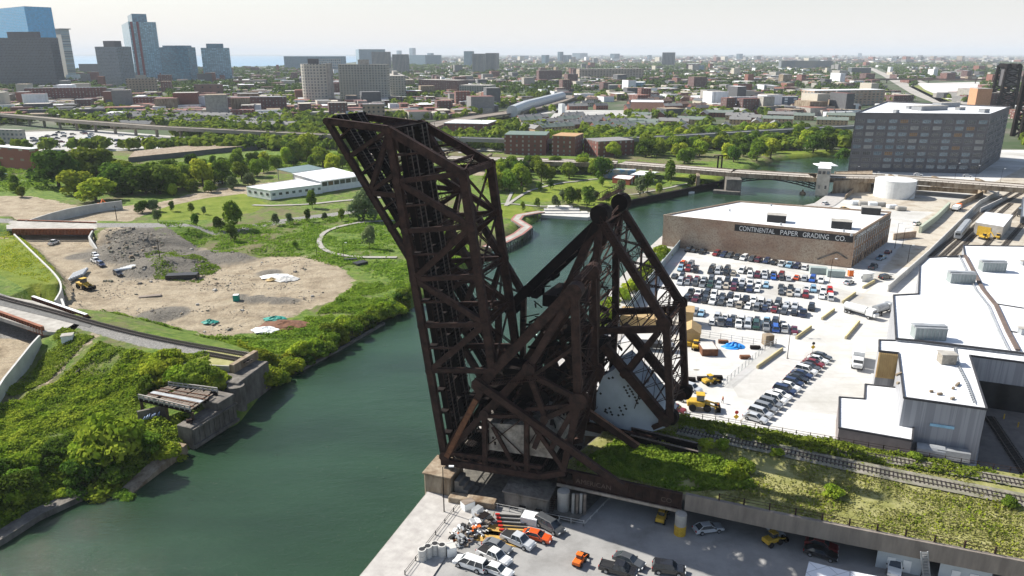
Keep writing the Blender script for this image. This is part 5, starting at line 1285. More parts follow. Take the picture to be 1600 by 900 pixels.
# ---- white building by the lawn, left of the leaf
LZ = 6.0
wbp = [XY(*q,LZ) for q in ((385,292),(422,298),(503,288),(467,280))]
wb1 = building('white_building', 'long white single storey wing beside the bright lawn', 'building', wbp, LZ, M_white, M_whiteroof, z0=.6, par=.2)
facade(wb1, wbp[1], wbp[2], 2.6, 4.6, 8, 1, .45, .7); facade(wb1, wbp[0], wbp[1], 2.6, 4.6, 4, 1, .4, .7)
wbq = [XY(*q,7.6) for q in ((459,271),(502,283),(566,274),(520,262))]
wb2 = building('white_building', 'white hall with glazed upper wall and solar panels, right of the low wing', 'building', wbq, 7.6, M_white, M_whiteroof, z0=.6, par=.2, roof_over=.06)
facade(wb2, wbq[1], wbq[2], 4.2, 7.0, 7, 1, .8, .85)
mb = MB(); mb.prism([XY(*q,8.0) for q in ((432,264),(457,270),(507,263),(482,257))], 7.6, 8.0); mb.build('solar_panel', pm('solar', (.16,.22,.20), (.10,.14,.13), rough=.3), wb2)
mb = MB()
for q in ((434,265),(458,271),(482,258)): pp = XY(*q, 7.6); mb.bar((pp[0],pp[1],.6),(pp[0],pp[1],7.6), .4, .4)
mb.build('canopy_post', M_steel, wb2)
# ---- park pavilion, boardwalk, terraces
pv_ = building('park_pavilion', 'low rust-red park pavilion with white roof on the lawn', 'pavilion', [XY(*q,4.0) for q in ((957,278),(984,281),(992,275),(966,273))], 4.0, pm('rust_red_panel', (.33,.09,.05), (.25,.07,.04)), M_whiteroof, z0=.4, par=.2)
t = thing('canopy', 'thin white canopy on slender posts behind the rust-red pavilion', 'canopy', (*XY(1005,284),.5)); mb = MB(); mb.prism([XY(*q,6.5) for q in ((985,273),(1013,274),(1028,269),(1000,267))], 6.3, 6.7); mb.build('roof', M_white, t); mb = MB()
for q in ((988,273),(998,273.5),(1010,274),(1022,270),(1003,268)): pp = XY(*q,6.5); mb.bar((pp[0],pp[1],.4),(pp[0],pp[1],6.4), .35, .35)
mb.build('post', M_white, t)
M_board = pm('red_boardwalk', (.36,.15,.12), (.28,.12,.10), scale=1); t = thing('boardwalk', 'red-brown zigzag boardwalk on piles at the river edge', 'boardwalk', (*XY(800,360,1),0))
bwp = [XY(*q,1.0) for q in ((760,386),(786,377),(810,365),(824,354),(806,343),(812,336),(846,330))]
for k, (w_, m_, z_) in enumerate(((5.0, M_board, .95),(3.0, M_conc, 1.0))):
    o = ribbon('planking' if k == 0 else 'walkway', bwp, w_, m_, z=z_, off=.05, kind=None, parent=None)
    me = o.data; me.transform(Matrix.Translation(-Vector(t.location))); o.parent = t
mb = MB()
for a, b in zip(bwp[:-1], bwp[1:]):
    a = Vector((*a,0)); b = Vector((*b,0)); d_ = (b-a).normalized(); s_ = Vector((-d_.y,d_.x,0))*2.6; mb.bar(a+UP*.6+s_, b+UP*.6+s_, .3, .7); mb.bar(a+UP*.6-s_, b+UP*.6-s_, .3, .7)
    for i in range(int((b-a).length/2.5)):
        c = a+d_*(i*2.5)
        for e in (-1,1): mb.tube(c+s_*e-UP*3.5, c+s_*e+UP*.4, .22, 8)
mb.build('piles', M_concdark, t)
t = thing('stone_terraces', 'white stone terrace steps going down to the river below the lawn', 'terrace', (*XY(890,330),0))
for k, (u0, u1, v_, z_) in enumerate(((846,918,331,-.4),(850,905,326,.5),(856,895,322,1.3))):
    mb = MB(); a = Vector((*XY(u0,v_,z_),0)); b = Vector((*XY(u1,v_,z_),0)); mb.bar(a+UP*(z_-1.5), b+UP*(z_-1.5), 5.0, 3.0); mb.build('step', pm('pale_terrace', (.62,.60,.56), (.5,.48,.44)), t)
wall('river_wall', 'dark sheet pile river wall along the park bank', dens([XY(u,v,WZ) for u, v in ((930,339),(985,322),(1062,305),(1125,291),(1152,280))], 8), -5, .9, 2.0, M_rustd)
mb = MB(); mb.prism([XY(*q,-1) for q in ((846,336),(918,340),(933,334),(926,328),(850,328))], -4, -.9); tag(mb.build('landing', M_newconc), 'pale low concrete landing in front of the terrace steps', 'landing')
t = thing('boat', 'small white boat moored at the park river wall', 'boat', (*XY(1070,302,WZ),WZ)); p = Vector((*XY(1070,302,WZ),WZ)); mb = MB()
for k in (0,): mb.prism([(p.x-5,p.y-1.6),(p.x+3,p.y-1.6),(p.x+6,p.y),(p.x+3,p.y+1.6),(p.x-5,p.y+1.6)], WZ-.3, WZ+1.1)
mb.build('hull', M_white, t); mb = MB(); mb.box(p.x-3,p.y-1,WZ+1.1,p.x+1,p.y+1,WZ+2.6); mb.build('cabin', M_steel, t, bevel=.2)
t = thing('navigation_buoy', 'small pale navigation float in the river before the drawbridge', 'buoy', (*XY(1254,302,WZ),WZ)); p = XY(1254,303,WZ); mb = MB(); mb.tube((*p,WZ-.5),(*p,WZ+1.2),2.2,12,r2=1.5); mb.tube((*p,WZ+1.2),(*p,WZ+2.6),.6,8); mb.build('float', M_concstain, t)
# ================================================================== VEHICLES
PAINT = {}
for nm, c, ro in (('white',(.80,.80,.78),.3),('silver',(.48,.50,.52),.3),('grey',(.20,.21,.22),.3),('dark grey',(.07,.075,.08),.3),('black',(.018,.018,.02),.25),
                  ('navy blue',(.02,.035,.09),.3),('blue',(.02,.10,.42),.3),('light blue',(.25,.42,.55),.35),('red',(.55,.02,.015),.3),('dark red',(.20,.012,.015),.3),
                  ('maroon',(.11,.015,.03),.3),('dark green',(.02,.06,.04),.3),('orange red',(.72,.10,.02),.3),('beige',(.48,.42,.33),.35),('yellow',(.75,.45,.03),.35)):
    m = pm('paint_'+nm.replace(' ','_'), c, [x*.92 for x in c], rough=ro, spec=.6, scale=2); m.node_tree.nodes['Principled BSDF'].inputs['Coat Weight'].default_value = .6; PAINT[nm] = m
M_rim = pm('rim', (.45,.46,.47), rough=.35, metal=.6); M_lampw = pm('headlight_lens', (.75,.77,.78), rough=.15); M_lampr = pm('tail_lens', (.45,.01,.01), rough=.2)
WHEELS = {}
def wheel_me(r):
    if r not in WHEELS:
        mb = MB(); mb.tube((0,-.12,0),(0,.12,0), r, 16); mb.tube((0,-.135,0),(0,.135,0), r*.62, 10, mi=1); WHEELS[r] = mb.mesh('wheel', [M_rubber, M_rim])
    return WHEELS[r]
def car_proto(kind, lights):
    L, W, Ht, zs, x0, x1, x0t, x1t, hood = dict(
        sedan=(4.75,1.84,1.45,.92,-1.95,1.05,-1.15,.25,.80), suv=(4.75,1.92,1.75,1.05,-2.28,1.15,-2.0,.45,.98),
        van=(5.15,1.98,1.85,1.05,-2.5,1.65,-2.3,.75,.92), pickup=(5.6,1.98,1.82,1.08,-.75,1.45,-.55,.75,1.02), hatch=(4.2,1.78,1.5,.92,-2.0,1.0,-1.7,.25,.82))[kind]
    t = thing('parked_car', 'x', {'pickup':'pickup truck','van':'van'}.get(kind,'car')); w = W/2
    mb = MB(); prof = [(-L/2+.02,.32),(-L/2,.7),(-L/2+.12,zs-.02),(x0,zs),(x1,zs),(L/2-.35,hood),(L/2-.03,hood-.18),(L/2,.35)]
    k = len(prof)
    for s_ in (-1,1): pass
    vs_ = []
    for s_, ins in ((-1,0),(1,0)):
        for (x, z) in prof:
            vs_.append((x, s_*(w-(.10 if z > zs-.25 else 0)-(.08 if abs(x) > L/2-.2 else 0)), z))
    mb.add(vs_, [tuple(range(k)), tuple(reversed(range(k,2*k)))]+[(i,k+i,k+(i+1)%k,(i+1)%k) for i in range(k)])
    def ring(x0_, x1_, y, z): return [(x0_,-y,z),(x1_,-y,z),(x1_,y,z),(x0_,y,z)]
    B0 = ring(x0,x1,w-.12,zs-.02); T0 = ring(x0t,x1t,w-.30,Ht-.05)
    for i in range(4):
        mb.bar(B0[i], T0[i], .10, .10)
    if kind != 'sedan':
        for fx in ((.5,) if kind != 'van' else (.35,.65)):
            for i, j in ((0,1),(3,2)): mb.bar(Vector(B0[i]).lerp(Vector(B0[j]),fx), Vector(T0[i]).lerp(Vector(T0[j]),fx), .12, .06)
    top = ring(x0t-.08,x1t+.10,w-.27,Ht-.06)+ring(x0t+.05,x1t-.06,w-.36,Ht)
    mb.add(top, [(3,2,1,0),(4,5,6,7),(0,1,5,4),(1,2,6,5),(2,3,7,6),(3,0,4,7)])
    if kind == 'pickup':
        mb.bar((-2.65,0,1.14),(-2.65,0,1.22),1.9,.08,(1,0,0))
    body = mb.build('body', PAINT['grey'], t, bevel=.04)
    if kind == 'pickup':
        m2 = MB(); m2.box(-2.6,-.78,1.085,-.85,.78,1.10); m2.build('cargo_bed', M_black, t)
    m3 = MB(); g0 = ring(x0+.02,x1-.02,w-.14,zs-.02)+ring(x0t+.01,x1t-.01,w-.31,Ht-.07)
    m3.add(g0, [(3,2,1,0),(4,5,6,7),(0,1,5,4),(1,2,6,5),(2,3,7,6),(3,0,4,7)]); m3.build('windows', M_glass, t)
    r = .34 if kind in ('sedan','hatch') else .39
    for sx in (-L*.29, L*.30):
        for sy in (-1,1):
            o = bpy.data.objects.new('wheel', wheel_me(r)); scene.collection.objects.link(o); o.parent = t; o.location = (sx, sy*(w-.10), r)
    if lights:
        for sy in (-1,1):
            m4 = MB(); m4.obox((L/2-.06, sy*(w-.32), hood-.30), .14,.42,.16); m4.build('headlight', M_lampw, t)
            m5 = MB(); m5.obox((-L/2+.05, sy*(w-.28), zs-.30), .12,.30,.20); m5.build('tail_light', M_lampr, t)
            m6 = MB(); m6.obox((x1-.25, sy*(w+.06), zs), .18,.16,.14); m6.build('mirror', M_black, t)
    return t
PROTO = {(k, l): None for k in ('sedan','suv','van','pickup','hatch') for l in (0,1)}
def place_car(kind, paint, pos, ang, label, group=None, lights=0, z=0.0, sc=1.0, simple=False):
    key = (kind, lights)
    if PROTO[key] is None: PROTO[key] = car_proto(kind, lights); c = PROTO[key]
    else: c = copy_tree(PROTO[key])
    c.location = (pos[0], pos[1], z); c.rotation_euler = (0,0,ang); c.scale = (sc,sc,sc)
    for ch in (c.children if c is PROTO[key] else [o for o in c.children]):
        if ch.name.startswith('body'): ch.material_slots[0].link = 'OBJECT'; ch.material_slots[0].material = PAINT[paint]
    c['label'] = label; c['category'] = {'pickup':'pickup truck','van':'van'}.get(kind,'car')
    if group: c['group'] = group
    elif 'group' in c: del c['group']
    return c
def hd(p, q, z=0):
    a = P(*p, z); b = P(*q, z); return math.atan2(b.y-a.y, b.x-a.x)
KW = {'sedan':'sedan','suv':'SUV','van':'minivan','pickup':'pickup truck','hatch':'hatchback'}
LOTC = ['white']*9+['silver']*9+['grey']*7+['dark grey']*9+['black']*10+['navy blue']*5+['light blue']*3+['red']*2+['dark red']*2+['maroon']*2+['dark green']*2+['blue','beige','orange red']
LOTK = ['sedan']*4+['suv']*6+['van']*3+['pickup']*3+['hatch']*2
ORD = ['first','second','third','fourth','fifth','sixth','seventh','eighth','ninth','tenth','eleventh','twelfth','thirteenth','fourteenth','fifteenth','sixteenth','seventeenth','eighteenth','nineteenth','twentieth','twenty-first','twenty-second']
ROWS = [((1076,392),(1258,420),17,[3],'row along the brick warehouse wall'),
        ((1068,414),(1283,441),19,[2,3,7,10,14],'upper line, double row nearest the warehouse'),((1064,422),(1232,437),15,[3,8],'lower line, double row nearest the warehouse'),
        ((1054,434),(1298,458),21,[13,16],'upper line, second double row from the warehouse'),((1063,443),(1298,467),20,[11,12,17],'lower line, second double row from the warehouse'),
        ((1080,459),(1268,484),16,[14],'upper line, third double row from the warehouse'),((1075,468),(1254,492),14,[],'lower line, third double row from the warehouse'),
        ((1085,491),(1222,508),12,[2],'upper line, double row farthest from the warehouse'),((1112,505),(1240,518),10,[],'lower line, double row farthest from the warehouse')]
rc_ = random.Random(3)
for (p0, p1, n_, gaps, where) in ROWS:
    a = P(*p0); b = P(*p1); perp = math.atan2(b.y-a.y, b.x-a.x)-math.pi/2; k = 0; sp = (b-a).length/(n_-1); used = 0
    for i in range(n_):
        if i in gaps: continue
        c = a.lerp(b, i/(n_-1)); kd = rc_.choice(LOTK); pt = rc_.choice(LOTC)
        sc = min(1.12, sp*.85/1.95)
        place_car(kd, pt, (c.x+rc_.uniform(-.2,.2), c.y+rc_.uniform(-.5,.5)), perp+rc_.uniform(-.04,.04)+(math.pi if rc_.random() < .35 else 0),
                  f'{pt} {KW[kd]}, {ORD[used]} from left, {where}', 'cars in the big car park', 0, 0, sc)
        used += 1
a = P(1283,560); b = P(1180,657); h0 = hd((1164,651),(1205,664))
seq = [('sedan','dark grey'),('sedan','white'),('sedan','dark red'),('sedan','dark grey'),('suv','white'),('sedan','navy blue'),('sedan','black'),('hatch','navy blue'),('sedan','white'),('suv','navy blue'),('sedan','white'),('suv','white'),('suv','grey'),('suv','grey'),('suv','silver'),('sedan','silver')]
for i, (kd, pt) in enumerate(seq):
    c = a.lerp(b, i/(len(seq)-1)); place_car(kd, pt, (c.x, c.y), h0+rc_.uniform(-.03,.03), f'{pt} {KW[kd]}, {ORD[i]} from the top in the slanted row beside the white drive', 'cars in the slanted row', 1, 0, 1.18)
for kd, pt, p, q, lab in (
    ('van','dark grey',(838,815),(880,838),'dark grey minivan at the right end of the yard row, beside the red car'),
    ('sedan','orange red',(818,837),(860,848),'bright red sedan between the silver pickup and the dark minivan'),
    ('pickup','silver',(783,838),(836,861),'silver grey crew cab pickup left of the red sedan'),
    ('sedan','grey',(757,851),(797,866),'grey sedan between the silver and the white pickups'),
    ('pickup','white',(745,861),(800,888),'white pickup with black bed cover in the near yard'),
    ('van','white',(757,893),(714,879),'white van at the bottom left of the yard cars'),
    ('sedan','white',(758,889),(797,903),'white car cut by the picture edge beside the white van'),
    ('sedan','dark grey',(958,871),(1008,891),'dark grey sedan right of the orange cart'),
    ('pickup','black',(948,890),(985,900),'black pickup partly below the dark grey sedan'),
    ('suv','black',(1017,890),(1072,898),'black SUV at the bottom edge behind the dark grey sedan'),
    ('sedan','silver',(1084,833),(1128,827),'silver sedan in the shade right of the yellow based column'),
    ('hatch','silver',(1198,822),(1215,838),'silver car half hidden under the viaduct edge'),
    ('sedan','dark red',(1262,850),(1305,862),'dark red sedan in deep shade under the viaduct'),
    ('sedan','black',(1258,862),(1306,876),'black sedan just below the dark red one under the viaduct'),
    ('pickup','white',(1398,870),(1396,905),'white pickup with black bed beside the site cabins'),
    ('sedan','silver',(1318,447),(1334,440),'silver sedan alone by the guard hut road'),
    ('suv','black',(1375,437),(1390,434),'black SUV leaving past the guard hut'),
    ('pickup','light blue',(1369,408),(1384,402),'light blue pickup beside the warehouse windows'),
    ('pickup','dark grey',(1358,423),(1370,415),'dark pickup parked along the warehouse side wall'),
    ('sedan','maroon',(1384,398),(1391,393),'maroon car at the far end of the warehouse side wall'),
    ('suv','white',(1425,353),(1440,350),'white SUV below the green panels on the gravel lot'),
    ('suv','white',(1280,323),(1298,317),'white car on the quay ramp by the river corner'),
    ('sedan','yellow',(1312,328),(1326,327),'yellow car parked behind the brick warehouse'),
    ('suv','silver',(1538,314),(1549,309),'silver SUV on the white road by the railway yard'),
    ('sedan','white',(1427,274),(1442,275),'white sedan on the road bridge before the loft building'),
    ('sedan','silver',(1505,276),(1518,277),'silver sedan on the road bridge near the right side'),
    ('pickup','white',(78,384),(90,379),'white pickup in the road works trench'),
    ('sedan','white',(146,399),(152,402),'upper white car parked on the dirt by the mounds'),
    ('pickup','white',(146,408),(154,412),'white pickup parked on the dirt between two cars'),
    ('suv','navy blue',(154,413),(162,418),'dark blue SUV at the end of the three cars on the dirt'),
    ('suv','black',(181,428),(189,432),'black SUV beside the pile of pipes'),
    ('sedan','white',(320,292),(332,290),'white sedan behind the lawn hedge'),('suv','white',(338,288),(350,286),'white SUV right of the white sedan behind the lawn'),
    ('sedan','dark grey',(42,270),(54,270),'dark grey car driving on the far left road'),('sedan','light blue',(-2,274),(10,273),'light blue car at the left edge road'),
    ('suv','dark red',(1048,642),(1060,645),'dark red car between the far bridge tower and the viaduct rail'),
    ('sedan','white',(1052,622),(1066,626),'white car right beside the far bridge tower foot'),
    ('suv','silver',(1074,608),(1086,612),'silver SUV beside the tower foot, above the white car')):
    zz = 6.0 if 'road bridge' in lab else (float(Z(*XY(*p,.6)))+.05 if p[0] < 500 else 0.0)
    if 'road bridge' in lab: zz = 8.4
    a = P(*p, zz); b = P(*q, zz); c = (a+b)/2; ln = (b-a).length
    place_car(kd, pt, (c.x,c.y), math.atan2(b.y-a.y,b.x-a.x), lab, None, 1, zz, 1.13)
# ---- trucks
def truck(label, p, q, z, cabc, boxc, boxh=2.9, wd=2.6, tank=False, ln=None, cat='truck'):
    a = P(*p, z); b = P(*q, z); d = (b-a); L = ln or d.length; ang = math.atan2(d.y,d.x); t = thing('truck', label, cat); w = wd/2
    mb = MB(); mb.box(L/2-2.3,-w+.1,.9,L/2-.1,w-.1,2.9); mb.box(L/2-.15,-w+.2,.9,L/2+.7,w-.2,1.9); mb.build('cab', cabc, t, bevel=.15)
    mb = MB(); mb.box(L/2-.4,-w+.25,1.95,L/2-.06,w-.25,2.65); mb.build('windshield', M_glass, t)
    mb = MB(); mb.box(-L/2,-w*.5,.7,L/2-.2,w*.5,.95); mb.build('chassis', M_black, t)
    mb = MB()
    if tank: mb.tube((-L/2,0,2.0),(L/2-2.6,0,2.0), 1.15, 16)
    else: mb.box(-L/2,-w,1.0,L/2-2.6,w,1.0+boxh)
    mb.build('tank' if tank else 'box_body', boxc, t, bevel=0 if tank else .06)
    for x in (-L/2+.9,-L/2+2.0,L/2-1.2):
        for s_ in (-1,1):
            o = bpy.data.objects.new('wheel', wheel_me(.5)); scene.collection.objects.link(o); o.parent = t; o.location = (x,s_*(w-.2),.5); o.scale = (1,1.6,1)
    t.location = ((a.x+b.x)/2,(a.y+b.y)/2,z); t.rotation_euler = (0,0,ang); t.scale = (1.1,1.1,1.1); return t
truck('white articulated dump truck crossing the white road', (1322,487),(1364,499), 0, M_white, M_white, 1.2, tank=True)
truck('pale tank lorry with hoses just above the grey shed', (1370,492),(1386,487), 0, M_steel, M_steel, tank=True, ln=8)
truck('white box truck standing beside the tan panel', (1341,548),(1338,590), 0, M_white, M_white, ln=9.5)
truck('red and white lorry by the green panels near the rails', (1487,333),(1502,324), 0, M_org, M_white, 1.6, ln=9)
truck('dark box lorry on the railway side road at the right edge', (1592,345),(1597,330), 0, PAINT['dark grey'], PAINT['dark grey'], ln=7)
truck('white site lorry with racks in the fenced yard', (1000,545),(1050,548), 0, M_white, M_black, 1.2, ln=8)
# ---- earth movers
def loader(label, p, q, z, mat, kind='loader', s=1.0):
    a = P(*p, z); b = P(*q, z); d = b-a; t = thing(kind, label, {'excavator':'excavator'}.get(kind,'loader'))
    m = MB()
    if kind == 'excavator':
        for s_ in (-1,1): m.box(-1.9,s_*1.35-.3,.0,1.9,s_*1.35+.3,.85)
    else:
        for x in (-1.3,1.4):
            for s_ in (-1,1): m.tube((x,s_*1.0-.3,.7),(x,s_*1.0+.3,.7),.7,14)
    m.build('tracks' if kind == 'excavator' else 'wheels', M_rubber, t)
    m = MB(); m.box(-2.3,-1.1,.9,.9,1.1,1.9); m.box(.9,-.6,.9,2.0,.6,1.5); m.build('body', mat, t, bevel=.12)
    m = MB(); m.box(-.6,-.75,1.9,.8,.75,3.1); m.build('cab', M_glass, t, bevel=.08); m = MB(); m.box(-.7,-.85,3.1,.9,.85,3.2); m.build('cab_roof', mat, t)
    m = MB()
    if kind == 'excavator': m.bar((.6,0,1.8),(3.2,0,4.6),.35,.5); m.bar((3.2,0,4.6),(5.4,0,2.4),.3,.4)
    else: m.bar((1.2,-.8,1.5),(3.4,-.8,.9),.2,.3); m.bar((1.2,.8,1.5),(3.4,.8,.9),.2,.3)
    m.build('boom', mat, t); m = MB()
    if kind == 'excavator': m.prism([(5.1,-.5),(6.0,-.5),(6.0,.5),(5.1,.5)],1.6,2.4)
    else: m.bar((3.4,-1.3,.6),(3.4,1.3,.6),.9,.9); 
    m.build('bucket', M_rustd, t)
    t.location = ((a.x+b.x)/2,(a.y+b.y)/2,z); t.rotation_euler = (0,0,math.atan2(d.y,d.x)); t.scale = (s,s,s); return t
loader('yellow wheel loader working by the far bridge tower foot', (1078,638),(1106,640), 0, M_yel, s=1.25)
loader('small yellow loader below the row of huts in the fenced yard', (1085,552),(1088,538), 0, M_yel, s=.8)
loader('low yellow roller by the wire fence of the yard', (1098,602),(1118,598), 0, M_yel, s=.8)
loader('orange mini cart with white load standing alone in the yard', (900,888),(910,874), 0, M_org, s=.62)
loader('yellow bulldozer beside the stacked pipes on the dirt site', (126,449),(138,452), .5, M_yel, s=1.2)
loader('orange excavator working behind the long curved wall', (150,330),(162,326), 1.0, M_org, 'excavator', 1.1)
loader('small yellow excavator in the railway yard below the shed', (1530,372),(1545,376), 0, M_yel, 'excavator', .9)
loader('yellow digger standing by the shed doorway', (1555,377),(1562,370), 0, M_yel, s=.8)
loader('yellow forklift in the shade left of the yellow based column', (1030,822),(1036,806), 0, M_yel, s=.7)
loader('yellow and grey lift truck parked under the viaduct edge', (1196,853),(1216,846), 0, M_yel, s=.75)
# ---- small yard objects
def simple(name, label, cat, build_parts, group=None, loc=(0,0,0)):
    t = thing(name, label, cat, loc, group=group)
    for nm, mb, mt in build_parts: mb.build(nm, mt, t)
    return t
for i, (u, v) in enumerate(((660,873),(669,868),(680,864),(691,866))):
    p = Vector((*XY(u, v+3),0)); m1 = MB(); m1.tube(p, p+UP*1.15, .72, 18); m2 = MB(); m2.tube(p+UP*1.2, p+UP*2.3, .72, 18); m3 = MB(); m3.tube(p+UP*2.305, p+UP*2.32, .5, 16)
    simple('concrete_pipe', ['leftmost standing concrete pipe by the quay rail','second standing concrete pipe from the left','third standing concrete pipe from the left','rightmost standing concrete pipe beside the white crate'][i], 'pipe', [('lower_ring',m1,M_newconc),('upper_ring',m2,M_newconc),('opening',m3,M_black)], 'standing concrete pipes', tuple(p))
def crate(label, u, v, sx, sy, sz, rz, mat, lid=None, z=0, name='crate', cat='crate', group=None):
    p = XY(u, v, z); m = MB(); m.obox((p[0],p[1],z), sx, sy, sz, rz); parts = [('body', m, mat)]; m2 = MB(); m2.obox((p[0],p[1],z+sz), sx*.98, sy*.98, .08, rz); parts.append(('lid', m2, lid or mat)); return simple(name, label, cat, parts, group, (p[0],p[1],z))
crate('white square crate beside the standing pipes', 705,866,1.6,1.5,1.6,.3,M_white, M_newconc)
crate('white open box at the top corner of the junk pile', 731,795,2.2,1.6,1.6,.6,M_white, M_wood); crate('white cabinet in the junk pile below the open box', 746,805,1.8,1.3,1.5,.9,M_white,M_steel)
crate('grey white cabinet in the middle of the junk pile', 756,815,2.2,1.4,1.3,.9,M_newconc,M_rustd); crate('white washer-like box right in the junk pile', 742,822,1.6,1.4,1.2,.4,M_white,M_steel)
crate('white site cabin beside the dark minivan', 829,815,3.0,2.4,1.3,-.35,M_white,M_whiteroof,name='site_cabin',cat='cabin')
for i, (u, v) in enumerate(((817,797),(842,803),(857,812),(868,814))): crate(['leftmost','second','third','rightmost'][i]+' small open frame bin along the yard fence', u, v, 1.3,1.3,.9,-.3,M_newconc,M_rustd, group='frame bins along the fence', name='bin', cat='bin')
for i, (u, v, r_) in enumerate(((778,841,.35),(790,830,.2))):
    p = XY(u, v); m = MB(); m.obox((p[0],p[1],.02), 8.5, 3.2, .12, -.25+.1*i); simple('timber_mat', ('lower' if i == 0 else 'upper')+' ochre timber mat lying between the junk pile and the cars', 'timber mat', [('planks', m, pm('ochre_wood', (.52,.33,.09), (.40,.25,.07), scale=1.5, rough=.9))], 'ochre timber mats', (p[0],p[1],0))
jk = MB(); jr = random.Random(5); mats_ = [M_white, M_newconc, M_rustd, M_wood, M_steel, M_org, M_black, M_concstain]
for i in range(420):
    u = jr.gauss(736, 17); v = 832-(u-736)*.55+jr.gauss(0,7)
    if u < 700 or u > 772: continue
    p = XY(u, v); s_ = jr.uniform(.2,.9); a = jr.random()*6; z = jr.uniform(0,.8)
    if i % 3: jk.obox((p[0],p[1],z), s_*jr.uniform(.6,2.0), s_*jr.uniform(.3,1), s_*jr.uniform(.2,.8), a, jr.choices(range(8),(6,4,4,3,3,1,4,2))[0])
    else: jk.tube((p[0],p[1],z+.1),(p[0]+math.cos(a)*s_*2,p[1]+math.sin(a)*s_*2,z+jr.uniform(0,.6)), .08+jr.random()*.1, 6, mi=jr.choices(range(8),(6,4,4,3,3,1,4,2))[0])
jo = jk.build('junk_pile', mats_); tag(jo, 'heap of mixed white and dark scrap between quay rail and parked cars', 'junk pile', kind='stuff')
for i in range(5):
    p = Vector((*XY(774+i*1.5, 806+i*6),0)); d_ = Vector((math.cos(-.1),math.sin(-.1),0)); m = MB(); m.bar(p+UP*.25, p+d_*5.2+UP*.25, .3, .2); m2 = MB(); m2.bar(p+UP*.36, p+d_*.8+UP*.36, .36, .3)
    simple('beam_hoist', ['topmost','second','third','fourth','lowest'][i]+' of the five black beams with red ends, counted from the fence', 'beam', [('beam', m, M_black),('red_end', m2, M_red)], 'black beams with red ends', tuple(p))
# yard lamp by the quay
def lamp(label, u, v, h_, arm, z=0, group=None, cat='street lamp', col=M_rustd, dirx=1, two=False):
    p = Vector((*XY(u, v, z), z)); m = MB(); m.tube(p, p+UP*h_, .11, 8, r2=.07); parts = [('pole', m, col)]
    for s_ in ((dirx,-dirx) if two else (dirx,)):
        m2 = MB(); m2.bar(p+UP*h_, p+UP*(h_+.15)+Vector((arm*s_,0,0)), .09, .09); parts.append(('arm', m2, col)); m3 = MB(); c = p+UP*(h_+.1)+Vector(((arm+.35)*s_,0,0)); m3.obox(tuple(c-UP*.05), .9, .4, .2); parts.append(('lamp_head', m3, M_white))
    m4 = MB(); m4.obox(tuple(p), .5, .5, .25); parts.append(('base', m4, M_conc))
    return simple('street_lamp', label, cat, parts, group, tuple(p))
lamp('tall lamp post with curved white head on the quay in front of the river pier', 694,801, 9.5, 1.2)
railing('guard_rail', 'black guard rail with posts along the quay side of the near yard', [XY(633,900), XY(722,784)], 0, 3.4, 1.0, M_black, post=.16)
railing('guard_rail', 'white pipe fence along the yard below the bridge footings', [XY(722,784), XY(912,822), ], 0, 2.2, 1.1, M_newconc, post=.12)
railing('guard_rail', 'short kerb rail running under the rusty girder', [XY(912,822), XY(962,770)], 0, 2.2, .5, M_newconc, post=.12)
railing('wire_fence', 'wire fence of the far yard running beside the white road', [XY(1130,604), XY(1195,548), XY(1212,540)], 0, 2.4, 1.9, M_steel, rails=(1.0,.7,.4,.1), cat='fence')
railing('wire_fence', 'wire fence between the huts and the car park', [XY(1060,520), XY(1212,544)], 0, 3, 1.8, M_steel, rails=(1.0,.6,.2), cat='fence')
railing('guard_rail', 'yellowish rail along the front of the slanted row of cars', [XY(1157,661), XY(1263,558)], 0, 3.2, .8, M_concstain)
wall('metal_fence', 'tall grey-green panel fence between the river trees and the car park', [XY(1063,386), XY(1010,452), XY(960,520)], 0, 3.6, .25, pm('fence_panel', (.36,.42,.42), (.28,.33,.33), rough=.6, scale=2), cat='fence')
for i, (p, q) in enumerate((((1316,474),(1336,460)),((1284,500),(1303,486)),((1244,530),(1267,513)),((1183,576),(1222,548)),((1321,530),(1342,505)),((1348,451),(1366,441)))):
    a = P(*p); b = P(*q); m = MB(); m.bar(a+UP*.4, b+UP*.4, .6, .8); m2 = MB(); m2.bar(a+UP*.9, b+UP*.9, .35, .2)
    simple('concrete_barrier', ['yellowish barrier nearest the top of the car park road','second barrier down along the car park road','third barrier down along the car park road','long yellow barrier beside the far yard wire fence','thin barrier rail in front of the dump truck','short barrier beside the guard hut'][i], 'barrier', [('body', m, pm('barrier_conc', (.52,.46,.30), (.40,.34,.2), scale=.8)),('top', m2, pm('barrier_top', (.62,.54,.30), (.5,.42,.2), scale=.8))], 'road barriers', tuple(a))
def sign(label, u, v, red):
    p = Vector((*XY(u,v),0)); m = MB(); m.tube(p, p+UP*3.2, .05, 6); m2 = MB(); c = p+UP*2.1+Vector((0,-.08,0)); k = .65
    m2.add([c+Vector((0,0,k)),c+Vector((k,0,0)),c-Vector((0,0,k)),c-Vector((k,0,0)),c+Vector((0,.05,k)),c+Vector((k,.05,0)),c+Vector((0,.05,-k)),c+Vector((-k,.05,0))],[(0,1,2,3),(7,6,5,4),(0,4,5,1),(1,5,6,2),(2,6,7,3),(3,7,4,0)])
    parts = [('pole',m,M_steel),('warning_panel',m2,pm('sign_yellow',(.8,.5,.02),(.75,.45,.02),rough=.5))]
    m3 = MB(); c2 = p+UP*3.2+Vector((0,-.1,0)); m3.tube(c2, c2+Vector((0,.06,0)), .45, 8); parts.append(('round_panel', m3, M_red if red else M_black)); return simple('road_sign', label, 'road sign', parts, 'road signs', tuple(p))
sign('red stop sign over a yellow diamond at the viaduct corner', 1149,664, True); sign('yellow diamond sign above the top of the slanted row', 1269,553, False)
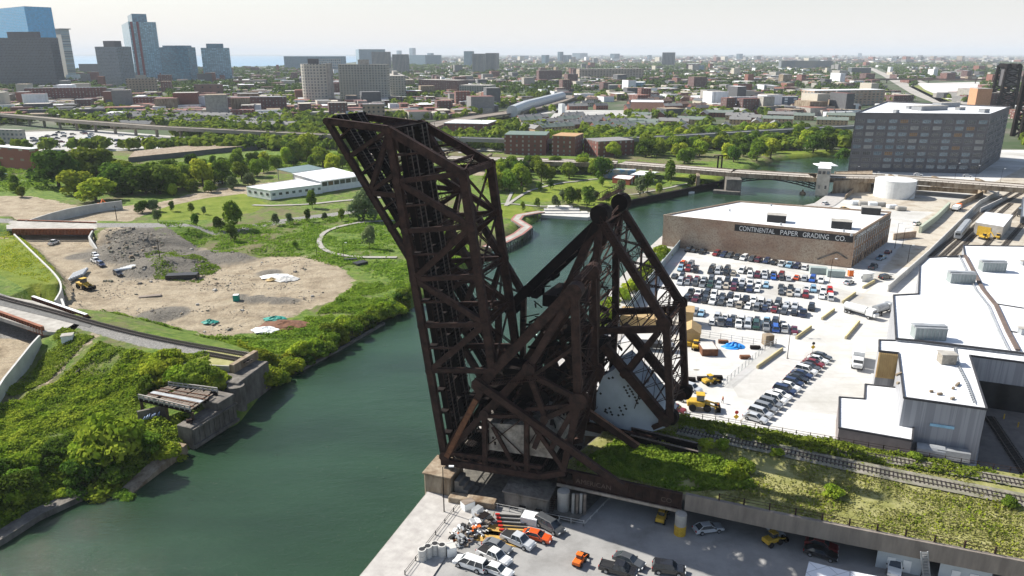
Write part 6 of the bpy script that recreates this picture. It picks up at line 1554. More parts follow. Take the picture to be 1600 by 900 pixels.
# blue tarpaulin, skip, debris in the far yard
def heap(name, label, cat, u, v, rx, ry, h_, mat, z=0, seed=1, kind=None, group=None):
    c = XY(u, v, z); n = 18; vs_ = []; fs = []; r_ = random.Random(seed)
    for j in range(6):
        for i in range(n):
            k = 1-j/6; t_ = 2*math.pi*i/n; w_ = .8+.3*r_.random(); vs_.append((c[0]+rx*k*w_*math.cos(t_), c[1]+ry*k*w_*math.sin(t_), z-.1+h_*(j/6)**.8*(.75+.5*r_.random())))
    vs_.append((c[0],c[1],z+h_)); 
    for j in range(5):
        for i in range(n): fs.append((j*n+i, j*n+(i+1)%n, (j+1)*n+(i+1)%n, (j+1)*n+i))
    for i in range(n): fs.append((5*n+i, 5*n+(i+1)%n, 6*n))
    m = MB(); m.add(vs_, fs); o = m.build(name, mat); tag(o, label, cat, group, kind); return o
heap('tarpaulin', 'bright blue crumpled tarpaulin over a stack in the far yard', 'tarpaulin', 1146,542, 3.6,2.4,1.6, M_blue, seed=4)
heap('puddle_sand', 'flat grey sand patch in the middle of the far yard', 'sand patch', 1088,578, 6,4,.1, pm('wet_sand', (.25,.23,.18), (.2,.18,.14)), seed=5)
p = XY(1105,550); m = MB(); m.prism([(p[0]-2.2,p[1]-3),(p[0]+2.2,p[1]-3),(p[0]+2.2,p[1]+3),(p[0]-2.2,p[1]+3)],0,2.0); m2 = MB(); m2.prism([(p[0]-2,p[1]-2.8),(p[0]+2,p[1]-2.8),(p[0]+2,p[1]+2.8),(p[0]-2,p[1]+2.8)],2.0,2.05)
simple('skip', 'rust-red open skip full of pale debris in the far yard', 'skip', [('shell',m,M_rusthi),('load',m2,M_newconc)], None, (*p,0))
crate('small yellow box beside the gabled shed', 1074,540,2.6,1.6,1.2,-.1,M_yel); crate('brown cabin at the end of the wire fence', 1199,538,2.6,2.2,3.0,.2,M_concstain)
for i, (u, v) in enumerate(((1078,595),(1098,594),(1120,592),(1092,548),(1130,536),(1180,545),(1164,560))): crate(['dark flat box left of the yellow roller','dark flat box above the yellow roller','dark box at the corner of the wire fence','dark box left of the rust-red skip','rust coloured box left of the blue tarpaulin','brown box right of the blue tarpaulin','reddish box by the bushes of the wire fence'][i], u, v, 2.8,1.2,.8,random.random()*.5-.3,M_rusthi if i in (4,6) else M_rustd)
# cabins, white roof, ladder tower at the bottom right
c1 = building('site_cabin', 'pale grey cabin with two doors under the viaduct edge, left one', 'cabin', [XY(*q,3.4) for q in ((1372,858),(1443,872),(1447,862),(1376,848))], 3.4, pm('cabin_panel', (.46,.50,.52), (.40,.44,.46), rough=.6), M_steel, par=0)
c2 = building('site_cabin', 'pale grey cabin with two doors under the viaduct edge, right one', 'cabin', [XY(*q,3.4) for q in ((1470,878),(1551,894),(1555,884),(1474,868))], 3.4, MATS['cabin_panel'], M_steel, par=0)
for cb_, pts in ((c1,((1372,858),(1443,872))),(c2,((1470,878),(1551,894)))):
    a = Vector((*XY(*pts[0],3.4),0)); b = Vector((*XY(*pts[1],3.4),0)); d_ = (b-a).normalized(); n_ = Vector((d_.y,-d_.x,0))
    for k in (.33,.68): m = MB(); q = a.lerp(b,k)+n_*.06; m.bar(q-d_*.6+UP*1.3, q+d_*.6+UP*1.3, .08, 2.2); m.build('door', M_white, cb_)
building('market_shed', 'white flat roof of a shed cut by the bottom edge', 'shed', [XY(*q,3.2) for q in ((1264,877),(1328,893),(1324,930),(1255,912))], 3.2, M_steel, M_whiteroof, par=0)
building('market_shed', 'smaller white roof right of the cut one at the bottom edge', 'shed', [XY(*q,3.2) for q in ((1329,892),(1384,903),(1380,935),(1326,930))], 3.2, M_steel, M_whiteroof, par=0)
p = Vector((*XY(1448,905,0),0)); t = thing('aluminium_ladder', 'tall double aluminium ladder leaning up against the viaduct wall', 'ladder', tuple(p)); q = Vector((*XY(1444,862,6.0),6.0)); m = MB(); m2 = MB(); sd = Vector((.55,0,0))
for s_ in (-1,1): m.bar(p+sd*s_, q+sd*s_, .16,.16)
for i in range(18): c = p.lerp(q,(i+.5)/18); m2.bar(c-sd,c+sd,.12,.12)
m.build('side_rail', M_steel, t); m2.build('rungs', M_steel, t)
# ---- construction site bits
for i in range(5):
    a = P(183+i*5, 424-i*1.5, .8); m = MB(); m.tube(a+UP*.5, a+Vector((7.5,4,.5)), .55, 10); simple('pipe', ['leftmost','second','middle','fourth','rightmost'][i]+' of the five white pipes lying by the dirt mound', 'pipe', [('tube', m, M_white)], 'white pipes by the mound', tuple(a))
for i in range(6):
    a = P(108+i*4, 438-i*1.6+3, .8); m = MB(); m.tube(a+UP*.6, a+Vector((-3,9,.6)), .6, 10); simple('pipe', ['leftmost','second','third','fourth','fifth','rightmost'][i]+' grey pipe of the stack beside the white curved wall', 'pipe', [('tube', m, M_steel)], 'grey pipes by the curved wall', tuple(a))
crate('long black bin standing alone on the dirt', 286,437,11,4,2.2,.15,M_black,name='skip',cat='skip'); crate('green portable toilet on the dirt beside puddles', 370,473,1.8,1.8,2.8,.1,M_green,M_white,name='portable_toilet',cat='portable toilet')
crate('long grey timber stack on the dirt', 235,466,7,2,.9,.35,M_wood,name='timber_stack',cat='timber stack'); crate('black pipe bundle on the grass below the path', 548,408,5,1.6,1.0,.2,M_black,name='pipe_bundle',cat='pipes'); crate('larger black pipe bundle right of the small one', 563,414,5,3.5,1.2,.8,M_black,name='pipe_bundle',cat='pipes')
for i, (u, v, m_, r_, lab) in enumerate(((432,432,M_white,4,'white rubble heap on the dirt'),(447,436,M_newconc,3.5,'pale rubble heap right of the white one'),(425,437,M_tan,1.6,'small tan box-like heap below the rubble'),(443,507,M_rusthi,5,'rust-brown scrap heap at the edge of the undergrowth'),(415,515,M_white,3,'white scrap pile left of the rust-brown heap'),(328,503,M_green,1.8,'small green tarpaulin heap on the dirt'),(430,498,M_green,2.5,'dull green heap above the scrap'))):
    heap('rubble_heap', lab, 'heap', u, v, r_*1.5, r_, 1.0, m_, z=.9, seed=i+20)
for i, (u, v) in enumerate(((184,352),(251,411))):
    p = Vector((*XY(u,v,2),2)); m = MB(); m.tube(p-UP*1.5, p+UP*9.5, .2, 8, r2=.14); m2 = MB(); m2.bar(p+UP*8.8-Vector((1.2,0,0)), p+UP*8.8+Vector((1.2,0,0)), .15,.2)
    simple('utility_pole', ['wooden pole with a guy wire beside the far trench opening','thin pole standing on the dirt mound'][i], 'pole', [('pole',m,M_bark),('crossarm',m2,M_bark)], None, tuple(p))
for i, (u, v, h_, z) in enumerate(((1296,442,9,0),(1215,520,9,0),(1230,560,7,0),(1410,385,8,0),(1418,410,7,0),(1398,388,11,0),(1450,470,0,0),(495,400,6,.6),(537,402,6,.6),(845,300,5,.6),(466,250,12,.6),(413,262,12,.6),(478,235,12,.6),(1365,300,12,0),(1335,290,12,0),(1520,300,16,0),(1490,290,14,0),(1560,300,14,0))):
    if h_: lamp(['slim lamp post at the warehouse corner','lamp post with twin heads above the wire fence end','thin lamp post beside the long yellow barrier','lamp post by the warehouse back corner','thin pole beside the pale wall','tall wooden looking pole behind the warehouse corner','','park lamp left of the looping path','park lamp below the looping path','park lamp on the far lawn','tall lamp right of the white hall','tall lamp left behind the white building','tall lamp behind the solar panels','tall lamp beside the white tank','tall lamp on the machine house','tallest pole by the railway yard bridge','pole left of the tallest one by the bridge','pole right of the tallest one by the bridge'][i], u, v, h_, .9, z, two=(i == 1))
# ---- the three workers
def person(label, u, v, ang, top, pants, pose=0):
    p = XY(u, v); t = [(0,0,.95),(0,0,1.2),(0,.02,1.45),(0,.02,1.56),(0,.03,1.70),(-.19,0,1.42),(-.30,.05-.1*pose,1.15),(-.30,.2+.1*pose,.95),(.19,0,1.42),(.31,.05,1.15),(.30,.22,.98),
        (-.10,0,.90),(-.12,.10+.1*pose,.50),(-.12,.0+.08*pose,.06),(-.12,.18+.08*pose,.04),(.10,0,.90),(.13,-.02-.12*pose,.50),(.13,-.12-.14*pose,.06),(.13,.06-.14*pose,.04)]
    ed = [(0,1),(1,2),(2,3),(3,4),(2,5),(5,6),(6,7),(2,8),(8,9),(9,10),(0,11),(11,12),(12,13),(13,14),(0,15),(15,16),(16,17),(17,18)]
    rad = [.15,.16,.17,.06,.105,.08,.055,.04,.08,.055,.04,.10,.07,.05,.05,.10,.07,.05,.05]
    me = bpy.data.meshes.new('person'); me.from_pydata(t, ed, []); o = bpy.data.objects.new('person', me); scene.collection.objects.link(o)
    sk = o.modifiers.new('skin','SKIN'); 
    for i, r_ in enumerate(rad): me.skin_vertices[0].data[i].radius = (r_, r_*.8)
    me.skin_vertices[0].data[0].use_root = True; sb_ = o.modifiers.new('sub','SUBSURF'); sb_.levels = 1; sb_.render_levels = 1
    me.materials.append(pants); o.location = (*p, 0); o.rotation_euler = (0,0,ang); tag(o, label, 'person', 'workers on the white road')
    mb = MB(); mb.tube((0,.0,1.05),(0,.01,1.5), .21, 12, r2=.19); c = mb.build('vest', top, None); c.parent = o
    mb = MB(); mb.tube((0,.03,1.68),(0,.03,1.83), .14, 12, r2=.09); c = mb.build('hard_hat', M_yel, None); c.parent = o
if not hasattr(bpy.types.Mesh, 'skin_vertices'): pass
try:
    person('upper right worker in orange vest and yellow helmet', 1129,630, 1.0, M_org, M_black, 1); person('middle worker in orange vest stepping left of the first', 1122,640, 2.4, M_org, PAINT['navy blue'], 0); person('lowest worker in dark clothes near the yellow loader', 1117,649, 3.4, M_black, M_black, 1)
except Exception as ex: print('PERSON', ex)
# ================================================================== VEGETATION
LEAF = [leafmat('leaf_dark', (.058,.110,.017), (.125,.19,.028)), leafmat('leaf_mid', (.12,.19,.022), (.235,.30,.038)), leafmat('leaf_light', (.22,.31,.026), (.40,.44,.05)), leafmat('leaf_grey', (.10,.15,.06), (.19,.23,.10))]
def cards(C_, Nn, S_, seed, asp=1.0):
    """one leaf-clump quad per centre; C_ (n,3), Nn normals, S_ sizes"""
    g = np.random.default_rng(seed); n = len(C_)
    Nn = Nn/np.maximum(np.linalg.norm(Nn, axis=1, keepdims=True), 1e-6)
    r = g.normal(size=(n,3)); a = np.cross(Nn, r); a /= np.maximum(np.linalg.norm(a, axis=1, keepdims=True), 1e-6); b = np.cross(Nn, a)*asp
    s = S_[:,None]*.5; V = np.stack([C_-a*s-b*s*.6, C_+a*s*.7-b*s, C_+a*s+b*s*.7, C_-a*s*.6+b*s], 1).reshape(-1, 3)
    return V, np.arange(4*n).reshape(n, 4)
def crown_points(g, n, rx, rz, zc, nl, spread=.55, lob=.42):
    L_ = []
    for k in range(nl):
        t = g.random()*6.283; q = g.random()**.5*spread; zz = (g.random()*2-1)*.6
        L_.append((rx*q*math.cos(t)*(1-.3*zz), rx*q*math.sin(t)*(1-.3*zz), zc+rz*zz, lob*(.75+.5*g.random())))
    L_ = np.array(L_); k = g.integers(0, nl, n); d = g.normal(size=(n,3)); d /= np.linalg.norm(d, axis=1, keepdims=True)
    d[:,2] = np.abs(d[:,2])*np.where(g.random(n) < .72, 1, -1)
    r = (.62+.45*g.random(n)**.7)
    sc = np.stack([L_[k,3]*rx, L_[k,3]*rx, L_[k,3]*rz*1.1], 1)
    C_ = L_[k,:3] + d*sc*r[:,None]; return C_, d + g.normal(size=(n,3))*.45
CROWN = {}
def crown(kind, var):
    """unit tree: crown about 10 m wide (bush: 10 m wide, squat), rooted at z = 0"""
    k = (kind, var)
    if k in CROWN: return CROWN[k]
    g = np.random.default_rng(100+var*7+len(kind))
    if kind == 'tree': C_, Nn = crown_points(g, 3000, 5.0, 4.8, 4.9, 16, .62, .42); S_ = g.uniform(.3, .95, 3000)
    elif kind == 'bush': C_, Nn = crown_points(g, 2400, 5.2, 3.0, 2.9, 15, .62, .38); S_ = g.uniform(.3, .85, 2400)
    elif kind == 'young': C_, Nn = crown_points(g, 700, 4.4, 5.0, 7.0, 8, .5, .45); S_ = g.uniform(.6, 1.4, 700)
    V, Qd = cards(C_, Nn, S_, 5+var)
    me = bpy.data.meshes.new('crown'); me.vertices.add(len(V)); me.vertices.foreach_set('co', V.astype('f4').ravel()); me.loops.add(Qd.size); me.loops.foreach_set('vertex_index', Qd.ravel().astype('i4'))
    me.polygons.add(len(Qd)); me.polygons.foreach_set('loop_start', np.arange(0, Qd.size, 4, dtype='i4')); me.polygons.foreach_set('loop_total', np.full(len(Qd), 4, 'i4')); me.update(calc_edges=True)
    me.materials.append(LEAF[1]); CROWN[k] = me; return me
TRUNK = {}
def trunk(kind, var):
    if (kind, var) in TRUNK: return TRUNK[(kind, var)]
    mb = MB(); r_ = random.Random(var); h_ = {'tree':5.5,'bush':2.0,'young':5.0}[kind]; w_ = {'tree':.38,'bush':.2,'young':.22}[kind]
    mb.tube((0,0,-.8), (.1,.05,h_*.6), w_, 8, r2=w_*.7, caps=False); mb.tube((.1,.05,h_*.6), (0,.1,h_*1.3), w_*.7, 7, r2=w_*.25, caps=False)
    for i in range(6):
        t_ = r_.random()*6.28; z0 = h_*r_.uniform(.45,.95); l_ = r_.uniform(1.8,3.4); mb.tube((.05,.05,z0), (math.cos(t_)*l_, math.sin(t_)*l_, z0+l_*.7), w_*.42, 6, r2=w_*.12, caps=False)
    TRUNK[(kind, var)] = mb.mesh('trunk', M_bark); return TRUNK[(kind, var)]
NT = [0]
def tree(x, y, w, label, kind='tree', leaf=1, hs=1.0, group=None, name=None, z=None):
    var = NT[0] % 5; NT[0] += 1; z = float(Z(x, y)) if z is None else z
    t = thing(name or {'tree':'tree','bush':'bush','young':'young_tree'}[kind], label, 'bush' if kind == 'bush' else 'tree', (x,y,z), random.random()*6.28, group)
    s_ = w/10.0; t.scale = (s_*random.uniform(.92,1.08), s_*random.uniform(.92,1.08), s_*hs)
    o = bpy.data.objects.new('crown', crown(kind, var)); scene.collection.objects.link(o); o.parent = t; o.material_slots[0].link = 'OBJECT'; o.material_slots[0].material = LEAF[leaf]
    o = bpy.data.objects.new('trunk', trunk(kind, var % 2)); scene.collection.objects.link(o); o.parent = t
    return t
def trees_px(lst, what, where, kind='tree', group=None, z=.5):
    lst = sorted(lst, key=lambda q: q[0]); n = len(lst)
    for i, q in enumerate(lst):
        u, v, w = q[:3]; lf = q[3] if len(q) > 3 else random.choice((0,1,1,2)); hs = q[4] if len(q) > 4 else random.uniform(.85,1.1); x, y = XY(u, v, z)
        size = '' if n == 1 else ('large ' if w > 1.25*sum(k[2] for k in lst)/n else 'small ' if w < .75*sum(k[2] for k in lst)/n else '')
        tone = ('dark green ','green ','light green ','grey-green ')[lf]
        if n > 1: lab = f'{size}{tone}{what}, {ordw(i)} from the left {where}'
        else: lab = f'{tone}{what} {where}'
        tree(x, y, w, lab, kind, lf, hs, group)
trees_px([(92,292,30,0,.8),(152,280,30,1,.75),(118,302,20,2,.7),(150,314,22,2,.6),(184,300,25,0,.75),(206,303,24,0,.7),(228,302,25,0,.75),(250,302,23,0,.75),(272,295,22,1,.75),(290,288,17,1,.8),(335,284,16,2,.8),(196,288,20,1,.8),(262,284,18,0,.8),(240,288,18,1,.8),(300,300,9,1),(318,292,16,2),(348,288,15,1),(378,282,14,1),(402,276,12,1),(272,306,8,2),(362,296,8,3),(388,290,9,3),(330,300,9,1),(35,308,7,1),(24,300,6,1),(222,332,9,0,.7),(240,330,7,3)], 'tree', 'in the clump above the dirt site', group='trees in the clump above the dirt site')
trees_px([(308,358,6,0),(343,361,7,0),(361,378,8,0),(364,358,13,1,.9),(268,330,4.5,0),(300,333,4.5,1),(247,347,7,3),(318,335,4,3)], 'young tree', 'along the gravel line below the lawn', 'young', 'young trees below the lawn')
trees_px([(488,325,8,1),(480,347,5,0),(462,388,4,1),(577,388,8,3,1.2),(430,352,5,3),(508,345,4,3),(534,345,5,1),(452,350,4.5,3)], 'young tree', 'around the looping path', 'young', 'young trees around the looping path')
trees_px([(568,345,16,3,1.0)], 'tall tree', 'right against the leaning bridge leaf')
trees_px([(463,250,18,1),(484,248,20,2),(505,262,17,1),(520,268,13,2),(446,255,12,2),(430,262,10,1),(412,270,10,1),(552,268,10,1),(535,262,11,1)], 'tree', 'behind the white building', group='trees behind the white building')
def scatter(poly, n, w0, w1, mind, zone=0.0, seed=1):
    r_ = random.Random(seed); pts = []; us = [p[0] for p in poly]; vs__ = [p[1] for p in poly]; tries = 0
    W_ = [XY(*p, zone) for p in poly]; xs_ = [p[0] for p in W_]; ys_ = [p[1] for p in W_]
    while len(pts) < n and tries < n*60:
        tries += 1; x = r_.uniform(min(xs_), max(xs_)); y = r_.uniform(min(ys_), max(ys_))
        if not bool(pin(W_, np.array([x]), np.array([y]))[0]): continue
        if any((x-a)**2+(y-b)**2 < mind*mind for a, b, _ in pts): continue
        pts.append((x, y, r_.uniform(w0, w1)))
    return pts
def trees_xy(pts, what, where, kind='tree', group=None, leaves=(0,1,1,2), hs=(.85,1.1), z=None):
    pts = sorted(pts, key=lambda p: p[0]/(p[1]*CO+H*SI))
    for i, (x, y, w) in enumerate(pts):
        lf = random.choice(leaves); nth = ordw(i)
        tree(x, y, w, f'{("dark green ","green ","light green ","grey-green ")[lf]}{what}, {nth} from the left {where}', kind, lf, random.uniform(*hs), group, z=z)
trees_xy(scatter([(765,272),(835,268),(960,268),(955,280),(880,282),(828,294),(790,304),(765,300)], 34, 9, 14, 8, seed=2), 'tree', 'in the band above the park lawn', group='trees above the park lawn')
trees_px([(816,330,4,1),(839,324,4.5,0),(843,299,5,0),(860,296,5.5,0),(815,303,4,0),(868,325,6,3),(890,322,11,0),(878,318,7,3),(917,325,11,0),(903,318,7,1),(930,316,6,3),(948,318,7,0),(970,310,8,3),(941,292,6,1),(1000,305,11,3),(1012,301,10,0),(1048,288,11,0,1.2),(1082,290,8,0),(1030,300,6,2),(965,326,5,1),(1100,286,5,1),(1120,285,5,1)], 'tree', 'on or beside the park lawn', 'young', 'young trees of the park lawn')
trees_xy(scatter([(943,246),(1060,258),(1140,261),(1205,250),(1330,244),(1335,222),(1230,208),(1120,214),(1010,222),(945,232)], 66, 11, 17, 11, seed=3), 'tree', 'in the wooded strip behind the road bridge', group='trees behind the road bridge', leaves=(0,0,1,1,2))
trees_px([(1034,402,9,2),(1022,412,8,1),(1008,428,8,2),(996,440,7,2),(984,455,8,2),(972,470,8,2),(958,488,8,2),(946,505,7,1),(934,520,7,2),(920,535,6,1)], 'bushy tree', 'on the bank by the grey-green fence', 'bush', 'bushy trees by the fence', 0)
trees_xy(scatter([(290,262),(460,242),(560,244),(575,262),(430,262),(330,272)], 22, 6, 12, 9, seed=12), 'tree', 'on the rough ground behind the white building', group='trees behind the white building')
trees_xy(scatter([(-20,262),(90,256),(180,250),(170,262),(80,290),(-20,296)], 12, 5, 9, 9, seed=13), 'small tree', 'on the rough ground at the far left')
# shrubs of the near left bank
trees_px([(180,722,14,2,1.15),(257,706,8,2),(160,752,8,2),(193,757,6,1),(232,700,7,1)], 'big bush', 'on the bank below the timber deck', 'bush', 'big bushes below the timber deck', 0)
trees_px([(243,598,9,2),(262,606,10,2),(288,612,11,2),(312,614,11,1),(335,612,9,2),(350,606,7,2),(268,590,8,2),(235,612,7,1)], 'bush', 'in the clump between the two abutments', 'bush', 'bushes between the abutments', 2)
bl = []
for i in range(30):
    t_ = i/29; a = np.interp(t_, [0,.3,.6,1], [412,478,560,640]); b_ = np.interp(t_, [0,.3,.6,1], [602,564,518,476]); bl.append((a+random.uniform(-6,6)-6, b_-random.uniform(2,14), random.uniform(5,8.5), random.choice((1,1,2,2,0)), random.uniform(.8,1.2)))
trees_px(bl, 'bush', 'along the river bank below the dirt site', 'bush', 'bushes along the river bank', 0)
bl = []
for i in range(26):
    t_ = i/25; bl.append((-20+t_*190+random.uniform(-10,10), np.interp(t_, [0,.5,1],[815,775,742])-random.uniform(0,55), random.uniform(5,9), random.choice((0,1,1,2,2)), random.uniform(.8,1.1)))
trees_px(bl, 'bush', 'in the thicket at the lower left', 'bush', 'bushes in the lower left thicket', .5)
trees_px([(1302,775,4.2,2),(1150,745,5,2),(1165,735,4,1),(1128,700,3.5,2),(1215,712,3,2),(1430,718,3,1),(1580,790,3,1),(1100,700,4,2)], 'bush', 'growing on the viaduct', 'bush', 'bushes on the viaduct', 7)
for o in [o for o in scene.objects if o.get('group') == 'bushes on the viaduct']: o.location.z = DZ
# ---- ground cover, too many to count
TRK = [[XY(1060,672,DZ), XY(1200,701,DZ), XY(1400,744,DZ), XY(1600,783,DZ), XY(1850,834,DZ)], [XY(1300,703,DZ), XY(1450,730,DZ), XY(1600,757,DZ), XY(1850,805,DZ)]]
def stuff_cards(name, poly_w, n, size, hgt, mat, seed, asp=1.0, dens=None, zf=None, up=.55):
    g = np.random.default_rng(seed); xs_ = [p[0] for p in poly_w]; ys_ = [p[1] for p in poly_w]
    x = g.uniform(min(xs_), max(xs_), n*4); y = g.uniform(min(ys_), max(ys_), n*4); k = pin(poly_w, x, y)
    if dens is not None: k &= (vnoise(x, y, 6) + .25*(g.random(len(x))-.5)) > dens
    if zf is not None:
        for q in TRK: k &= (dist_poly(q, x, y, closed=False) > 1.3+1.5*g.random(len(x))) | (g.random(len(x)) < .45)
    x = x[k][:n]; y = y[k][:n]; n_ = len(x); cl = vnoise(x+31, y+7, 3.0); zz = (Z(x, y) if zf is None else np.full(n_, zf)) 
    hh = hgt*(.15+1.5*np.clip(cl-.3, 0, 1))*g.random(n_)
    C_ = np.stack([x, y, zz+hh], 1); Nn = g.normal(size=(n_,3)); Nn[:,2] = np.abs(Nn[:,2])+up
    V, Qd = cards(C_, Nn, g.uniform(size*.5, size*1.3, n_)*(.7+.6*cl), seed+1, asp)
    o = numesh(name, V, Qd, mat); tag(o, kind='stuff'); return o
LN = [XY(u, v, 2) for u, v in ((-150,900),(0,835),(60,795),(130,762),(190,755),(240,720),(285,700),(300,640),(215,640),(240,600),(330,600),(330,577),(225,574),(160,556),(112,580),(60,602),(0,628),(-150,705))]
LN2 = [XY(u, v, 4) for u, v in ((0,600),(60,553),(98,523),(150,538),(90,568),(20,598))]
stuff_cards('undergrowth', LN, 90000, .42, 1.5, [LEAF[1]], 3, dens=.30)
stuff_cards('undergrowth', LN2, 7000, .4, 1.0, [LEAF[1]], 4, dens=.42)
stuff_cards('undergrowth', LN, 45000, .38, 1.9, [LEAF[2]], 5, dens=.50)
stuff_cards('undergrowth', [XY(u, v, 1) for u, v in ((150,492),(230,500),(330,530),(400,552),(425,600),(480,570),(560,520),(642,482),(640,440),(560,440),(520,470),(450,512),(400,525),(300,524),(200,495))], 60000, .42, 1.3, [LEAF[1]], 7, dens=.40)
stuff_cards('undergrowth', [XY(u, v, 1) for u, v in ((370,545),(430,600),(480,568),(560,520),(645,480),(640,462),(560,495),(470,545),(420,560))], 26000, .5, 2.4, [LEAF[2]], 9, dens=.38)
stuff_cards('meadow_growth', [XY(u, v, 1) for u, v in ((250,362),(420,345),(600,330),(700,345),(760,400),(700,440),(640,450),(560,425),(470,400),(330,396))], 34000, .6, .8, [LEAF[1]], 11, dens=.45)
stuff_cards('meadow_growth', [XY(u, v, 1) for u, v in ((-80,262),(100,256),(330,250),(560,236),(570,258),(420,266),(320,288),(240,298),(90,296),(-80,300))], 34000, .95, 1.3, [LEAF[1]], 12, dens=.40)
stuff_cards('meadow_growth', [XY(u, v, 1) for u, v in ((-80,372),(24,368),(60,402),(92,436),(80,464),(0,440),(-80,430))], 12000, .4, .5, [LEAF[2]], 13, dens=.4)
DKi = [(p[0]+(cen.x-p[0])*.02, p[1]+(cen.y-p[1])*.02) for p in [tuple(q) for q in pc]]
stuff_cards('viaduct_grass', DKi, 34000, .30, .3, [leafmat('dry_grass', (.25,.25,.07), (.37,.35,.14), scale=.3, trans=.3)], 15, dens=.44, zf=DZ, up=.2, asp=1.6)
stuff_cards('viaduct_grass', DKi, 14000, .30, .45, [LEAF[2]], 16, dens=.58, zf=DZ, up=.3, asp=1.4)
stuff_cards('viaduct_weeds', [XY(u, v, DZ) for u, v in ((1062,650),(1300,690),(1450,718),(1600,745),(1640,752),(1640,775),(1560,757),(1400,730),(1250,706),(1060,672))], 22000, .42, 1.4, [LEAF[1]], 17, dens=.36, zf=DZ)
stuff_cards('viaduct_weeds', [XY(u, v, DZ) for u, v in ((900,728),(960,690),(1100,712),(1160,730),(1180,765),(1060,768))], 22000, .42, 1.5, [LEAF[1]], 18, dens=.34, zf=DZ)
# loose stones and clods on the dirt site
def rubble(name, poly_w, n, s0, s1, mats, seed):
    g = np.random.default_rng(seed); xs_ = [p[0] for p in poly_w]; ys_ = [p[1] for p in poly_w]; x = g.uniform(min(xs_), max(xs_), n*3); y = g.uniform(min(ys_), max(ys_), n*3)
    k = pin(poly_w, x, y) & (vnoise(x, y, 9) > .5); x = x[k][:n]; y = y[k][:n]; m_ = len(x); s = g.uniform(s0, s1, m_)*(1+2*(g.random(m_) < .05)); z = Z(x, y)
    Vb = np.array([(-.5,-.4,-.3),(.5,-.5,-.3),(.4,.5,-.3),(-.5,.4,-.3),(-.3,-.3,.35),(.35,-.25,.3),(.25,.3,.4),(-.3,.3,.25)]); Fb = np.array([(4,5,6,7),(0,1,5,4),(1,2,6,5),(2,3,7,6),(3,0,4,7)])
    a = g.random(m_)*6.28; ca, sa = np.cos(a)[:,None], np.sin(a)[:,None]; V = np.stack([x[:,None]+(Vb[:,0]*ca-Vb[:,1]*sa)*s[:,None], y[:,None]+(Vb[:,0]*sa+Vb[:,1]*ca)*s[:,None], z[:,None]+Vb[:,2]*s[:,None]], -1).reshape(-1, 3)
    o = numesh(name, V, (np.arange(m_)*8)[:,None,None]*1+Fb[None], mats) if False else numesh(name, V, ((np.arange(m_)*8)[:,None,None]+Fb[None]).reshape(-1, 4), mats)
    o.data.polygons.foreach_set('material_index', np.repeat(g.integers(0, len(mats), m_), 5).astype('i4')); tag(o, kind='stuff')
rubble('rubble', [XY(u, v, 1) for u, v in ((150,380),(190,368),(262,372),(330,395),(470,402),(550,430),(470,480),(420,515),(330,520),(180,485),(115,480),(130,430))], 1800, .22, .6, [M_conc, M_concstain, M_concdark, MATS['track_ballast']], 41)
rubble('rubble', [XY(u, v, 1) for u, v in ((165,372),(230,366),(300,392),(340,425),(260,438),(180,420))], 1500, .22, .75, [M_concstain, M_concdark, MATS['track_ballast']], 43)
stuff_cards('mound_weeds', [XY(u, v, 3) for u, v in ((225,395),(285,388),(345,408),(310,432),(240,426))], 4200, .5, .6, [LEAF[1]], 45, dens=.56)
# ---- far woods and street trees to the horizon: one mass
def far_trees(name, n, v0, v1, mat, seed, cards_n, keep, u0=-260, u1=1860):
    g = np.random.default_rng(seed); v = v0+(v1-v0)*g.random(n*3); u = u0+(u1-u0)*g.random(n*3)
    a = (u-800)/F; b = (v-450)/F; t = -(0-H)/(SI+b*CO); x = a*t; y = (CO-b*SI)*t
    k = keep(u, v, x, y) & ((y > GY1-35) | (v > 1e9)); x = x[k][:n]; y = y[k][:n]; m = len(x)
    w = g.uniform(7, 13, m)*np.clip(y/1400, 1, 2.2); c = np.repeat(np.arange(m), cards_n); d = g.normal(size=(m*cards_n,3)); d /= np.linalg.norm(d, axis=1, keepdims=True); d[:,2] = np.abs(d[:,2])
    r_ = .55+.45*g.random(m*cards_n); C_ = np.stack([x[c]+d[:,0]*w[c]*.5*r_, y[c]+d[:,1]*w[c]*.5*r_, 3.0+d[:,2]*7*np.clip(w[c]/10, .7, 1.5)*r_], 1)
    V, Qd = cards(C_, d+g.normal(size=d.shape)*.3, w[c]*g.uniform(.25,.5,m*cards_n), seed)
    o = numesh(name, V, Qd, mat); tag(o, kind='stuff'); return o
def pxin(poly, u, v): return pin(poly, u, v)
CLEAR = [[(1430,126),(1535,126),(1535,152),(1430,152)],[(1370,105),(1450,150),(1600,178),(1480,170),(1400,152),(1340,112)],[(0,205),(270,200),(270,232),(0,235)],[(640,210),(860,150),(900,150),(880,165),(700,215)],
    [(300,85),(620,85),(560,104),(0,110),(-300,112),(-300,85)],[(870,158),(1110,160),(1110,180),(870,182)],[(1325,160),(1600,160),(1600,300),(1325,300)]]
def keep1(u, v, x, y):
    k = vnoise(x, y, 70, 4) > np.where((u > 790) & (u < 1335) & (v > 158) & (v < 216), .56, .46)
    for p in CLEAR: k &= ~pxin(p, u, v)
    return k
far_trees('distant_trees', 3400, 150, 236, [LEAF[1]], 21, 26, keep1); far_trees('distant_trees', 1800, 150, 236, [LEAF[0]], 22, 26, keep1)
far_trees('distant_trees', 9000, 98, 152, [LEAF[0]], 23, 12, keep1); far_trees('distant_trees', 7000, 87.5, 106, [LEAF[0]], 25, 7, keep1)
# ================================================================== BRIDGES AND LINES ACROSS THE MIDDLE DISTANCE, THE CITY
def ztop(Y_, v):
    b = (v-450)/F; return H - Y_*(SI+b*CO)/(CO-b*SI)
